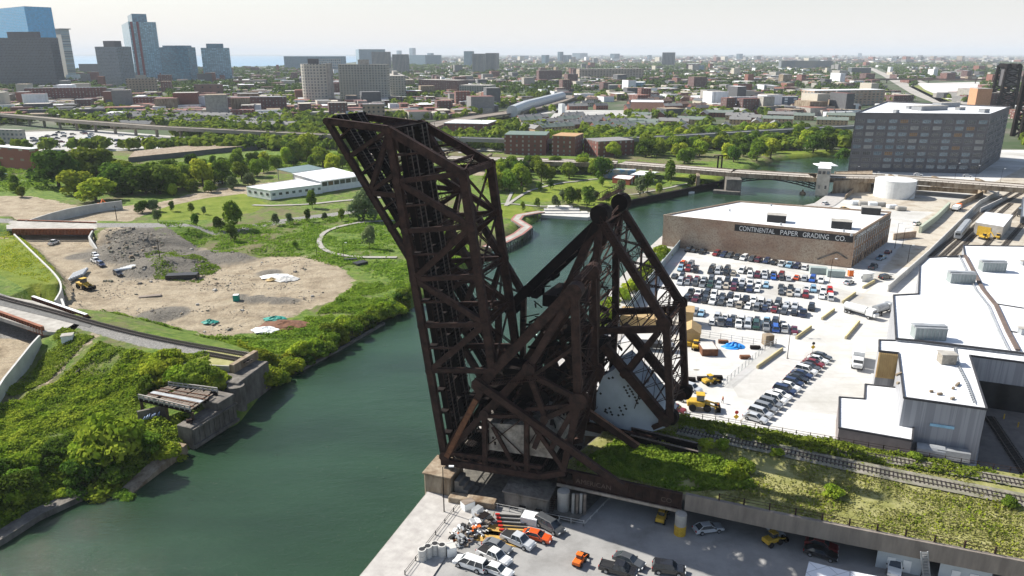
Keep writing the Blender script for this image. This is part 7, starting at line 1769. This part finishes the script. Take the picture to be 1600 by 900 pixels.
# ---- road bridge with its lattice drawspan
M_road = pm('bridge_roadway', (.44,.40,.35), (.33,.30,.26), scale=.1, rough=.95)
rb = thing('road_bridge', 'long low road bridge crossing the river before the loft building', 'bridge', (*XY(1140,270),0))
RDZ = 8.2; near = [(560,243),(690,249),(800,252),(962,257),(1140,271),(1275,279),(1400,281),(1620,297)]; fp_ = [Vector((*XY(u,v,RDZ),0)) for u, v in near]
def strip(mb, pts, off0, off1, z0, z1):
    for a, b in zip(pts[:-1], pts[1:]):
        d = (b-a).normalized(); s_ = Vector((-d.y,d.x,0)); mb.prism([tuple((a+s_*off0)[:2]), tuple((b+s_*off0)[:2]), tuple((b+s_*off1)[:2]), tuple((a+s_*off1)[:2])], z0, z1)
m = MB(); strip(m, fp_, .3, 17.7, RDZ-1.0, RDZ); m.build('roadway', M_road, rb)
m = MB(); strip(m, fp_, 0, .5, RDZ-2.2, RDZ+.5); strip(m, fp_, 17.5, 18, RDZ-2.2, RDZ+.5); strip(m, fp_, 8.8, 9.2, RDZ, RDZ+.25); m.build('edge_girder', M_concstain, rb)
m = MB()
for a, b in zip(fp_[:-1], fp_[1:]):
    n_ = int((b-a).length/3)
    for i in range(n_): c = a.lerp(b, i/n_); m.bar(c+UP*(RDZ+.5), c+UP*(RDZ+1.3), .12,.12)
    m.bar(a+UP*(RDZ+1.3), b+UP*(RDZ+1.3), .12,.15)
m.build('handrail', M_rust, rb)
for u, v in ((690,259),(760,262),(1015,290),(1090,296),(1400,300),(1470,303),(1540,307)):
    p = XY(u, v-4, 0); t_ = MB()
    for k in (2, 9, 16): t_.obox((p[0]+.2*k, p[1]+k*.95, -3), 1.6,1.6, RDZ+1.6, .1)
    t_.obox((p[0]+1.8, p[1]+8.5, RDZ-2.3), 2, 17.5, .9, -.2); t_.build('pier', M_concstain, rb)
p = XY(968,280,0); m = MB(); m.obox((p[0],p[1]+3,0), 22,6,6.2,-.15); m.build('abutment', pm('mural_wall', (.16,.28,.42), (.45,.42,.36), scale=.25, detail=8, contrast=(.45,.52)), rb)
p = XY(1149,302,WZ); m = MB(); m.obox((p[0],p[1]+8,-5), 9,20,11.2,-.2); m.obox((p[0]-6,p[1]-2,-5), 16,5,4.5,-.4); m.build('river_pier', M_concdark, rb)
p = XY(1120,262,RDZ); m = MB()
for u, v in ((1121,262),(1127,262)): q = Vector((*XY(u,v+1,RDZ),RDZ)); m.bar(q, q+UP*8, .7,.9); m.bar(q+UP*8-Vector((3,0,0)), q+UP*8.4+Vector((3,0,0)), .6,.6)
m.build('signal_gantry', M_rustd, rb)
m = MB(); a = fp_[4]; b = fp_[5]; L_ = (b-a).length
for off in (-.2, 9, 18.2):
    d = (b-a).normalized(); s_ = Vector((-d.y,d.x,0))*off; prev = None
    for i in range(15):
        k = i/14; c = a.lerp(b, k)+s_; zb = RDZ-2.2-4.2*abs(2*k-1)**1.6; q = c+UP*zb
        if prev is not None: m.bar(prev, q, .6,.6); m.bar(prev, c+UP*(RDZ-2), .3,.35)
        m.bar(q, c+UP*(RDZ-2), .3,.3); prev = q
m.build('draw_truss', M_rustd, rb)
m = MB()
for u0, v0, u1, v1 in ((1330,262,1340,262),(1410,275,1424,275)): pass
# ---- elevated railway lines
def elevated(label, pts, z, wid, ht, mat, pstep, name='elevated_railway', pm_=None, endcut=True):
    P_ = [Vector((*XY(u, v, z), 0)) for u, v in pts]; t = thing(name, label, 'elevated railway' if 'rail' in name else 'road', tuple(P_[0]))
    m = MB(); strip(m, P_, 0, wid, z-ht, z); m.build('deck', mat, t)
    m = MB(); strip(m, P_, -.05, .3, z-ht-.3, z+.7); strip(m, P_, wid-.3, wid+.05, z-ht-.3, z+.7); m.build('parapet', mat, t)
    m = MB(); acc = 0; n_ = 0
    for a, b in zip(P_[:-1], P_[1:]):
        L_ = (b-a).length; d = (b-a)/L_; s_ = Vector((-d.y,d.x,0))
        while acc < L_:
            if n_ >= 90: break
            n_ += 1; c = a+d*acc+s_*wid/2; q = MB(); q.obox((c.x,c.y,0), 1.8, 2.4, z-ht, math.atan2(d.y,d.x)); q.obox((c.x,c.y,z-ht-1.3), 2.2, wid*.9, 1.3, math.atan2(d.y,d.x)); q.build('pier', pm_ or mat, t); acc += pstep
        acc -= L_
    return t
M_viad = pm('viaduct_conc', (.33,.29,.235), (.24,.21,.17), scale=.08, rough=.9)
elevated('long pale concrete elevated railway sweeping across the far left', [(-160,168),(0,179),(100,188),(250,199),(350,204),(450,209),(560,214),(640,216)], 11, 10, 2.2, M_viad, 34)
elevated('grey elevated railway passing behind the brick flats at the centre', [(600,214),(700,216),(830,220),(930,219),(990,217),(1100,211),(1200,205),(1330,198),(1420,192)], 11, 10, 2.2, pm('grey_conc', (.26,.26,.25), (.2,.2,.195), scale=.1), 36)
elevated('brown railway embankment bridge curving to the station canopy', [(560,222),(640,214),(700,193),(760,183),(810,176),(850,168),(885,158),(905,149)], 6, 26, 1.5, pm('brown_line', (.24,.20,.16), (.17,.145,.12), scale=.2), 60)
elevated('far thin rail viaduct crossing before the pale yard at the right', [(1000,122),(1180,124),(1300,124),(1420,123),(1560,124),(1700,126)], 12, 14, 3.0, pm('brown_line2', (.15,.11,.09), (.11,.085,.07), scale=.2), 120)
stn = thing('station_canopy', 'pale curved tube canopy of the elevated station', 'station', (*XY(838,165,7),6)); m = MB(); q = [Vector((*XY(u,v,9),9)) for u, v in ((800,174),(822,165),(845,159),(878,150))]
for a, b in zip(q[:-1], q[1:]): m.tube(a, b, 7.5, 12)
m.build('roof', pm('canopy_metal', (.55,.57,.57), (.45,.47,.47), rough=.5), stn)
for k, pts in enumerate(([(1345,100),(1385,118),(1440,148),(1500,170),(1560,185)],[(1370,100),(1410,117),(1475,146),(1545,172)])): ribbon('expressway', [XY(u,v,0) for u, v in pts], 34, pm('pale_road', (.40,.37,.33), (.30,.28,.25), scale=.02), z=.3)
yp = MB(); yp.add([(*XY(u,v,.5),.5) for u, v in ((1432,130),(1530,128),(1545,150),(1480,155),(1445,140))], [(0,1,2,3,4)]); tag(yp.build('gravel_yard', pm('pale_gravel', (.62,.60,.57), (.5,.48,.45), scale=.01)), kind='structure')
for pts, mt in (([(1420,135),(1440,133),(1490,160),(1478,164)], 'lawn'),([(1180,225),(1240,215),(1290,221),(1230,230)],'lawn'),([(775,140),(800,136),(800,142),(778,146)],'lawn'),([(640,160),(690,156),(720,162),(660,166)],'lawn'),
                ([(0,207),(150,203),(290,214),(300,232),(180,236),(0,240)],'lot'),([(870,172),(1110,172),(1330,178),(1330,184),(1100,180),(860,184)],'lot'),([(620,226),(785,232),(785,244),(620,240)],'lot'),([(840,164),(900,158),(880,176),(800,180)],'lot')):
    g_m = MB(); g_m.add([(*XY(u,v,.35),.35) for u, v in pts], [tuple(range(len(pts)))])
    tag(g_m.build('grass_field' if mt == 'lawn' else 'paved_lot', pm('far_lawn', (.17,.21,.04), (.22,.22,.07), scale=.03) if mt == 'lawn' else pm('far_lot', (.44,.43,.40), (.33,.32,.30), scale=.03)), kind='structure')
# ---- towers
def tower(label, u0, um, u1, vb, vt, mat, phi=25, roof=None, name='tower', cat='tower', group=None, z=0, crown_=None):
    c = Vector((*XY(um, vb, z), 0)); f = R(phi); dist = c.y*CO+H*SI
    k0 = (u0-800)/F; k1 = (u1-800)/F          # face lengths so that the far corners fall where they stand in the photo
    a = (k0*dist-c.x)/(-math.cos(f)-k0*math.sin(f)*CO); b = (k1*dist-c.x)/max(.12, math.sin(f)-k1*math.cos(f)*CO)
    a = min(max(3., a), 320.); b = min(max(6., b), 320.)
    lt = c+Vector((-math.cos(f), math.sin(f), 0))*a; rt = c+Vector((math.sin(f), math.cos(f), 0))*b; bk = lt+(rt-c); zt = ztop(c.y, vt)
    t = thing(name, label, cat, (c.x, c.y, 0), group=group); m = MB(); pts = [tuple(c[:2]), tuple(rt[:2]), tuple(bk[:2]), tuple(lt[:2])]; m.prism(pts, 0, zt); m.build('wall', mat, t)
    m = MB(); cc = (c+bk)/2; m.prism([(cc.x+(p[0]-cc.x)*1.001, cc.y+(p[1]-cc.y)*1.001) for p in pts], zt, zt+.5); m.build('roof', roof or M_conc, t)
    if crown_:
        k, hh = crown_; m = MB(); m.prism([(cc.x+(p[0]-cc.x)*k, cc.y+(p[1]-cc.y)*k) for p in pts], zt+.5, zt+hh); m.build('plant_room', roof if roof and roof is not M_whiteroof else M_slate, t)
    return t, c, lt, rt, zt
G_blue = gridmat('tower_blue', (.04,.26,.48), (.03,.34,.62), 4, 4, .92, .86, gr=.15, rand=.1, wr=.3)
G_bluedk = gridmat('tower_blue_dark', (.03,.15,.27), (.02,.16,.30), 4, 4, .92, .86, gr=.15, rand=.25, wr=.3)
G_darkgrid = gridmat('tower_dark', (.10,.11,.12), (.03,.045,.06), 4, 3.6, .62, .6, rand=.5)
G_greygrid = gridmat('tower_grey', (.19,.22,.24), (.07,.10,.13), 4, 3.4, .6, .55, rand=.5)
G_palegrid = gridmat('tower_pale', (.34,.33,.29), (.10,.12,.13), 5, 4, .5, .5, rand=.4)
G_beige = gridmat('tower_beige', (.47,.44,.37), (.16,.17,.17), 5, 4.5, .5, .55, rand=.3)
G_glassdk = gridmat('tower_glass', (.07,.14,.19), (.06,.20,.28), 5, 4, .85, .7, gr=.12, rand=.3, wr=.4)
G_refl = gridmat('tower_refl', (.12,.21,.26), (.20,.38,.46), 6, 4, .8, .65, gr=.12, rand=.3, wr=.4)
G_strip = gridmat('tower_stripes', (.30,.29,.27), (.07,.09,.11), 6, 500, .45, .98, rand=.1)
G_bluegrey = gridmat('tower_bluegrey', (.17,.26,.32), (.10,.17,.22), 8, 4, .6, .5, rand=.3)
G_brick = gridmat('block_brick', (.17,.065,.05), (.22,.21,.19), 5, 3.5, .3, .5, rand=.6)
G_brickdk = gridmat('block_brick_dark', (.12,.06,.055), (.15,.15,.14), 4.5, 3.5, .35, .5, rand=.6)
G_tan = gridmat('block_tan', (.33,.25,.18), (.06,.06,.06), 6, 5, .4, .45, rand=.4)
G_brown = gridmat('block_brown', (.21,.13,.10), (.06,.06,.06), 14, 9, .2, .3, rand=.4)
tower('tall bright blue glass tower at the far left edge', 4, 60, 101, 131, 10, G_blue, 38, G_bluedk, crown_=(.2,4))
tower('broad dark grey office slab before the bright blue tower', 2, 92, 104, 138, 59, G_darkgrid, 12, M_slate, crown_=(.5,14))
tower('slim pale beige tower with a thin overhanging top, right of the blue tower', 97, 108, 121, 126, 46, gridmat('slim', (.45,.42,.36), (.2,.25,.28), 200, 5, .3, .5), 40, M_conc, crown_=(1.3,3))
t, c, lt, rt, zt = tower('tall glass apartment tower with two dark red stripes', 194, 214, 256, 127, 34, G_refl, 60, G_glassdk, crown_=(.55,26))
m = MB()
for k in (.12,.34): q = c.lerp(rt,k); m.bar(q+Vector((0,-2.5,0)), q+Vector((0,-2.5,zt)), 6, 3, (0,1,0))
m.build('red_stripe', pm('dark_red_fin', (.22,.03,.04), rough=.6), t)
tower('mid grey-blue office block left of the red striped tower', 158, 192, 214, 137, 73, G_greygrid, 30, M_slate, crown_=(.5,14))
tower('dark blue glass block right of the red striped tower', 256, 300, 312, 131, 74, G_glassdk, 15, G_glassdk, crown_=(.8,5))
tower('mirror glass block with a dark side and rooftop boxes', 306, 320, 364, 129, 75, G_refl, 75, G_glassdk, crown_=(.6,12))
tower('tan brick loft block with rows of dark windows at the left', 182, 200, 248, 149, 123, G_tan, 72, M_conc, crown_=(.35,7))
tower('windowless brown brick hall at the left', 296, 305, 350, 153, 132, G_brown, 78, M_conc)
_c = Vector((*XY(494,166),0)); _d = _c.y*CO+H*SI; _w = 24*_d/F; _zt = ztop(_c.y, 100); t = thing('tower', 'pale round-fronted apartment tower left of the big flat slab', 'tower', tuple(_c))
m = MB(); m.prism([(_c.x+_w*math.cos(k*math.pi/14), _c.y+_w*.8-_w*.8*math.sin(k*math.pi/14)) for k in range(15)], 0, _zt); m.build('wall', G_beige, t)
m = MB(); m.box(_c.x-_w*.4,_c.y+_w*.3,_zt,_c.x+_w*.2,_c.y+_w*.75,_zt+8); m.build('plant_room', M_slate, t); m = MB(); m.box(_c.x+_w*.8,_c.y+_w*.3,0,_c.x+_w*1.02,_c.y+_w*.9,_zt+1); m.build('end_wall', M_conc, t)
tower('big flat grey-green slab block at the centre left', 532, 607, 611, 162, 101, G_palegrid, 5, M_conc, crown_=(.22,8))
tower('grey block attached to the right of the big flat slab', 604, 611, 635, 158, 119, G_palegrid, 78, M_conc, crown_=(.3,7))
tower('distant wide blue-grey slab behind the pale towers', 443, 445, 640, 109, 88, G_bluegrey, 86, M_conc)
tower('distant office block with a pale grid behind the pale towers', 490, 495, 534, 119, 92, gridmat('palegr', (.42,.43,.42), (.10,.16,.20), 7, 9, .6, .6), 80, M_conc)
tower('distant blue tower group at the centre left skyline', 555, 562, 603, 104, 77, G_bluegrey, 75, M_conc)
tower('striped pale tower, first of the pair left of centre', 582, 606, 612, 115, 81, G_strip, 20, M_conc); tower('striped pale tower, second of the pair left of centre', 614, 634, 640, 116, 85, G_strip, 20, M_conc)
tower('striped tower, left one of the twin towers at centre', 738, 755, 759, 114, 84, G_strip, 20, M_conc); tower('striped tower, right one of the twin towers at centre', 759, 775, 780, 113, 83, G_strip, 20, M_conc)
tower('hazy blue tower just left of the twin striped towers', 725, 735, 741, 104, 80, G_bluegrey, 30, M_conc)
tower('lone dark striped slab tower standing right of centre', 1034, 1054, 1057, 104, 82, gridmat('dkstripe', (.16,.18,.20), (.03,.05,.07), 9, 500, .6, .98), 10, M_conc)
for i, (u0, u1, vb, vt) in enumerate(((640,690,102,86),(668,678,96,83),(640,650,93,75),(871,880,98,81),(880,893,98,86),(894,918,92,83),(846,858,100,86),(953,968,95,84),(1011,1018,93,86),(1340,1346,90,83),(1150,1160,94,84),(620,628,92,79),(800,826,93,87),(1085,1100,112,102),(1138,1146,90,86))):
    tower(f'small hazy blue-grey far tower, {ORD[i]} of the skyline series', u0, (u0+u1)//2, u1, vb, vt, G_bluegrey, 40, M_conc, 'distant_tower', 'tower', 'hazy far towers on the skyline')
tower('dark low block behind the orange-tan tower at the right', 1545, 1590, 1600, 172, 146, G_brickdk, 10, M_conc); tower('orange-tan brick tower beside the dark lift bridge at the right', 1522, 1545, 1549, 172, 139, pm('orange_tan', (.50,.27,.15), (.42,.22,.12)), 12, M_conc)
tower('grey slab near the expressway at the right', 1330, 1360, 1363, 116, 106, G_darkgrid, 10, M_conc)
st, c, lt, rt, zt = tower('wide low dark sports stadium far off at the right', 1216, 1220, 1300, 108, 95, pm('stadium_wall', (.10,.14,.18), (.25,.24,.2), scale=.01), 85, M_slate, 'stadium', 'stadium')
# lift-bridge towers at the right edge
def lift_tower(label, u, vb, vt, wpx):
    c = Vector((*XY(u, vb), 0)); dist = c.y*CO+H*SI; w = wpx*dist/F; zt = ztop(c.y, vt); t = thing('lift_bridge_tower', label, 'tower', tuple(c)); m = MB()
    for x in (-w/2, w/2):
        for y in (0, w*.8):
            m.bar(c+Vector((x,y,0)), c+Vector((x*.8,y,zt)), 3.4,3.4)
    m.build('legs', M_rustd, t); m = MB(); n_ = 7
    for i in range(n_):
        z0, z1 = zt*i/n_, zt*(i+1)/n_
        for y in (0, w*.8):
            m.bar(c+Vector((-w/2,y,z0)), c+Vector((w*.45,y,z1)), 1.7,1.7); m.bar(c+Vector((w/2,y,z0)), c+Vector((-w*.45,y,z1)), 1.7,1.7); m.bar(c+Vector((-w/2,y,z1)), c+Vector((w/2,y,z1)), 1.0,1.0)
    m.build('bracing', M_rustd, t); m = MB(); m.prism([(c.x-w*.3,c.y+1),(c.x+w*.3,c.y+1),(c.x+w*.3,c.y+w*.7),(c.x-w*.3,c.y+w*.7)], zt*.55, zt*.95); m.build('counterweight', M_slate, t)
    m = MB(); 
    for x in (-w*.3, w*.3): m.tube((c.x+x,c.y-1,zt),(c.x+x,c.y+w*.8,zt), w*.14, 14)
    m.build('sheaves', M_rustd, t)
lift_tower('dark steel lift bridge tower before the orange-tan tower', 1571, 172, 103, 26); lift_tower('dark steel lift bridge tower cut by the right edge', 1606, 215, 108, 24)
# ---- middle distance buildings, from their outline
MID = [('long red brick apartment row with balconies at the left', 30,42,170,163,138,G_brick,70),('cream low house at the left edge',0,15,20,162,150,M_tan,40),('pale stepped block before the red brick row',136,170,178,160,147,M_conc,20),('low brick row with white roofs, left part',180,185,255,172,152,G_brick,82),('low brick row with white roofs, middle part',252,256,335,176,155,G_brick,82),('dark brick apartment row with bay windows',330,334,449,179,152,G_brickdk,84),
 ('long dark parking deck with cars on its roof at the left',22,30,165,184,172,M_slate,80),('grey flat office at the left edge beside the full lot',-8,34,40,226,204,G_palegrid,15),('red brick works hall at the left edge with pale roof',-30,52,66,268,234,gridmat('worksbrick',(.26,.09,.06),(.30,.25,.2),12,7,.35,.2),25),
 ('red brick flat block with white roof beyond the leaf tip',694,762,776,211,194,G_brick,12),('green-roofed brick flats beside the road bridge, left one',788,853,860,243,212,G_brick,8),('tan-roofed brick flats beside the road bridge, middle one',862,898,911,245,214,G_brick,20),('slate-roofed brick flats beside the road bridge, right one',912,934,990,246,222,G_brick,68),
 ('big brown school block amid trees at centre',655,715,732,149,126,G_brickdk,30),('pale low school wing amid trees at centre',718,765,775,152,134,G_palegrid,15),('low brick block at the foot of the pale slab towers',566,568,602,189,163,G_tan,80),('pink brick market building with gables at centre right',985,1036,1042,178,160,pm('pink_brick',(.45,.25,.18),(.36,.2,.15)),10),
 ('blue-white modern glass block among the trees',972,1005,1009,142,129,G_refl,15),('dark blue and white apartment block right of centre',1138,1140,1245,172,152,gridmat('bluewh',(.08,.12,.17),(.40,.44,.46),14,3.6,.35,.6,rand=.7),84),('long cream housing block with terraces right of centre',1250,1255,1335,168,148,gridmat('cream',(.45,.38,.28),(.10,.11,.12),6,4,.55,.5),80),('brick and glass long block before the cream one',1250,1270,1380,166,142,gridmat('crm2',(.40,.30,.22),(.15,.17,.16),8,4,.55,.55),74),
 ('pale blue hall with white roof left of the loft building',1285,1290,1334,186,176,M_white,80),('white warehouse with teal band at the foot of the expressway',1366,1372,1452,170,163,gridmat('teal',(.55,.56,.54),(.03,.28,.33),4,9,.95,.5),80),('brown brick block in the trees, far right of centre',1072,1090,1094,112,100,G_brickdk,20),('white storage box tower by the station car park',872,878,880,178,163,M_white,50),
 ('big hall with blue roof at the far left behind the dark slab',100,105,165,128,117,M_white,80),('flat dark shed row behind the left towers',120,125,162,115,100,M_slate,80),('brown blocks in the trees above the station',838,842,878,128,110,G_brickdk,70),('tan terraces left of the lone dark tower',900,905,1005,125,108,gridmat('tanter',(.40,.32,.25),(.12,.11,.10),10,5,.5,.5),80),
 ('reddish gabled restaurant roof by the green roofed rows',797,815,822,196,186,pm('red_tile',(.30,.12,.08),(.24,.1,.07)),20),('grey green metal hall behind the clump of left trees',238,242,290,224,216,M_conc,82)]
building('platform_shed', 'long low pale shed roof stretching behind the left tree clump', 'shed', [XY(*q,4.5) for q in ((200,246),(402,226),(394,217),(210,236))], 4.5, M_slate, M_concstain, par=0)
for (lab, u0, um, u1, vb, vt, mt, ph) in MID:
    tower(lab, u0, um, u1, vb, vt, mt, ph, {'green-roofed':pm('green_shingle', (.15,.20,.17), (.12,.16,.14)),'tan-roofed b':pm('tan_roof', (.45,.28,.14), (.38,.23,.12)),'slate-roofed':pm('slate_shingle', (.24,.23,.23), (.19,.185,.18)),'blue-white m':M_whiteroof,'big hall wit':pm('blue_roof', (.25,.45,.62), (.3,.5,.65))}.get(lab[:12], M_whiteroof if 'white' in lab or 'brick' in lab else M_conc), 'building', 'building')
# ---- gabled row houses, countable ones
HR = [pm('roof_sage', (.20,.235,.20), (.16,.19,.165), scale=.3), pm('roof_grey', (.25,.245,.235), (.20,.195,.19), scale=.3), pm('roof_slate', (.12,.125,.13), (.10,.10,.105), scale=.3), pm('roof_brown', (.20,.13,.10), (.16,.11,.085), scale=.3)]
HWm = [pm('wall_brick', (.25,.11,.08), (.2,.09,.065), scale=.5), pm('wall_tan', (.48,.34,.20), (.42,.3,.18), scale=.5), pm('wall_cream', (.50,.46,.38), (.44,.4,.33), scale=.5)]
HP = {}
def house_proto(L_, wi, ri):
    k = (L_, wi, ri)
    if k in HP: return HP[k], False
    t = thing('row_house', 'x', 'house'); W_ = 10.0; h_ = 6.0; m = MB(); m.box(-L_/2,-W_/2,0,L_/2,W_/2,h_); 
    for s_ in (-1,1): m.add([(s_*L_/2,-W_/2,h_),(s_*L_/2,W_/2,h_),(s_*L_/2,0,h_+3)], [(0,1,2)])
    m.build('wall', HWm[wi], t); m = MB(); e = .5
    for s_ in (-1,1): m.add([(-L_/2-e,s_*(W_/2+e),h_-.25),(L_/2+e,s_*(W_/2+e),h_-.25),(L_/2+e,0,h_+3.15),(-L_/2-e,0,h_+3.15),(-L_/2-e,s_*(W_/2+e),h_-.05),(L_/2+e,s_*(W_/2+e),h_-.05),(L_/2+e,0,h_+3.4),(-L_/2-e,0,h_+3.4)], [(0,1,2,3),(4,5,6,7),(0,1,5,4),(1,2,6,5),(3,0,4,7)])
    for i in range(int(L_/12)): x = -L_/2+8+i*12; m.box(x,-.6,h_+2.5,x+1.2,.6,h_+4.4)
    m.build('roof', HR[ri], t)
    m = MB(); n_ = int(L_/4)
    for i in range(n_):
        x = -L_/2+(i+.5)*L_/n_
        for z_ in (1.0,3.7): m.box(x-.6,-W_/2-.08,z_,x+.6,-W_/2+.02,z_+1.5)
    o = m.build('window', GL[0], t); o['kind'] = 'stuff'
    HP[k] = t; return t, True
rh = random.Random(12); cnt = 0
def rows(poly, n, Ls, walls, roofs, ang, where, mind=26, seed=1, group=None):
    pts = scatter(poly, n, 0, 1, mind, seed=seed); pts.sort(key=lambda p: p[0]/(p[1]*CO+H*SI))
    for i, (x, y, _) in enumerate(pts):
        L_ = rh.choice(Ls); wi = rh.choice(walls); ri = rh.choice(roofs); pr, new = house_proto(L_, wi, ri); c = pr if new else copy_tree(pr)
        c.location = (x,y,0); c.rotation_euler = (0,0,ang+rh.choice((0,0,math.pi/2))+rh.uniform(-.05,.05))
        c['label'] = f'{("brick","tan","cream")[wi]} house, {("sage","grey","slate","brown")[ri]} gabled roof, {ordw(i)} from left {where}'; c['group'] = group
rows([(820,208),(1000,214),(990,196),(900,186),(830,190)], 20, (30,42), (0,1), (0,0,1), .5, 'behind the brick flats', 27, 3, 'row houses behind the brick flats')
rows([(1000,212),(1130,206),(1320,196),(1330,188),(1200,182),(1000,182)], 26, (24,34), (0,1,1), (0,0,1), -.35, 'before the pink market building', 27, 4, 'row houses before the market')
rows([(870,176),(1330,186),(1330,160),(1060,150),(900,152)], 60, (20,30), (0,0,2), (1,2,3), .3, 'in the dense district right of centre', 26, 5, 'row houses in the dense district')
rows([(160,204),(440,204),(440,188),(330,180),(180,186)], 22, (36,50), (1,2), (2,2,1), -.2, 'behind the elevated line at the left', 34, 6, 'row houses behind the elevated line')
# ---- cars of the crowded lot at the far left
lotp = scatter([(45,214),(110,206),(260,216),(250,234),(120,232),(60,232)], 62, 0, 1, 5.2, seed=8); lotp.sort(key=lambda p: p[0]/(p[1]*CO+H*SI))
for i, (x, y, _) in enumerate(lotp):
    kd = rh.choice(LOTK); pt = rh.choice(LOTC); place_car(kd, pt, (x, y), rh.choice((.4,.4+math.pi))+rh.uniform(-.05,.05), f'{pt} {KW[kd]} in the crowded far lot, {ordw(i)} from its left end', 'cars in the crowded far lot', 0, .36, 1.25)
# ---- the rest of the city as one mass of small blocks
def far_blocks(name, n, v0, v1, mats, seed, s0, s1, h0, h1, clear):
    g = np.random.default_rng(seed); v = v0+(v1-v0)*g.random(n*3); u = -260+2120*g.random(n*3); a = (u-800)/F; b = (v-450)/F; t = H/(SI+b*CO); x = a*t; y = (CO-b*SI)*t
    k = (vnoise(x+500, y, 120, 3) > .42) & (y > GY1)
    for p in clear: k &= ~pin(p, u, v)
    x = x[k][:n]; y = y[k][:n]; n_ = len(x); sx = g.uniform(s0, s1, n_); sy = g.uniform(s0, s1, n_); hh = g.uniform(h0, h1, n_)*(1+(g.random(n_) < .08)*1.5); an = .3+g.integers(0,2,n_)*1.5708+g.normal(size=n_)*.03
    ca, sa = np.cos(an), np.sin(an); V = []; 
    for z_ in (0, 1):
        for ex, ey in ((-.5,-.5),(.5,-.5),(.5,.5),(-.5,.5)): V.append(np.stack([x+ex*sx*ca-ey*sy*sa, y+ex*sx*sa+ey*sy*ca, hh*z_], 1))
    V = np.stack(V, 1).reshape(-1, 3); o_ = (np.arange(n_)*8)[:,None,None]; Fc = np.array([(4,5,6,7),(0,1,5,4),(1,2,6,5),(2,3,7,6),(3,0,4,7)])[None]; Qd = (o_+Fc).reshape(-1, 4)
    o = numesh(name, V, Qd, mats); mi = np.repeat(g.integers(0, len(mats), n_), 5); top = np.tile([1,0,0,0,0], n_).astype(bool); mi = np.where(top, g.integers(0, len(mats), n_*5), mi); o.data.polygons.foreach_set('material_index', mi.astype('i4')); tag(o, kind='stuff'); return o
CM = [HWm[0], G_brick, HWm[2], M_whiteroof, M_conc, HR[2], M_concstain, HR[1], G_brickdk]
CL8 = CLEAR + [[(800,182),(1340,182),(1340,300),(560,300),(640,210)],[(-300,186),(460,190),(460,300),(-300,300)]]
far_blocks('distant_buildings', 1700, 124, 186, CM, 31, 12, 34, 5, 12, CL8); far_blocks('distant_buildings', 2300, 96, 134, CM, 32, 10, 40, 5, 13, CL8); far_blocks('distant_buildings', 1800, 88, 99, CM, 33, 25, 90, 8, 22, CL8)
for o in [o for o in scene.objects if o.name.startswith('distant_buildings')]: pass
# ------------------------------------------------------------------ the summer haze over the city
hz = MB(); hz.box(-40000, -300, -6.0, 40000, 36000, 262)
hm = bpy.data.materials.new('haze_air'); hm.use_nodes = True; hn = hm.node_tree
for n_ in list(hn.nodes): hn.nodes.remove(n_)
ho = N(hn, 'ShaderNodeOutputMaterial'); pv = N(hn, 'ShaderNodeVolumePrincipled')
pv.inputs['Color'].default_value = (.86,.93,1.0,1); pv.inputs['Density'].default_value = 0.000048; pv.inputs['Anisotropy'].default_value = .0
hn.links.new(pv.outputs[0], ho.inputs['Volume'])
tag(hz.build('haze', hm), kind='stuff')
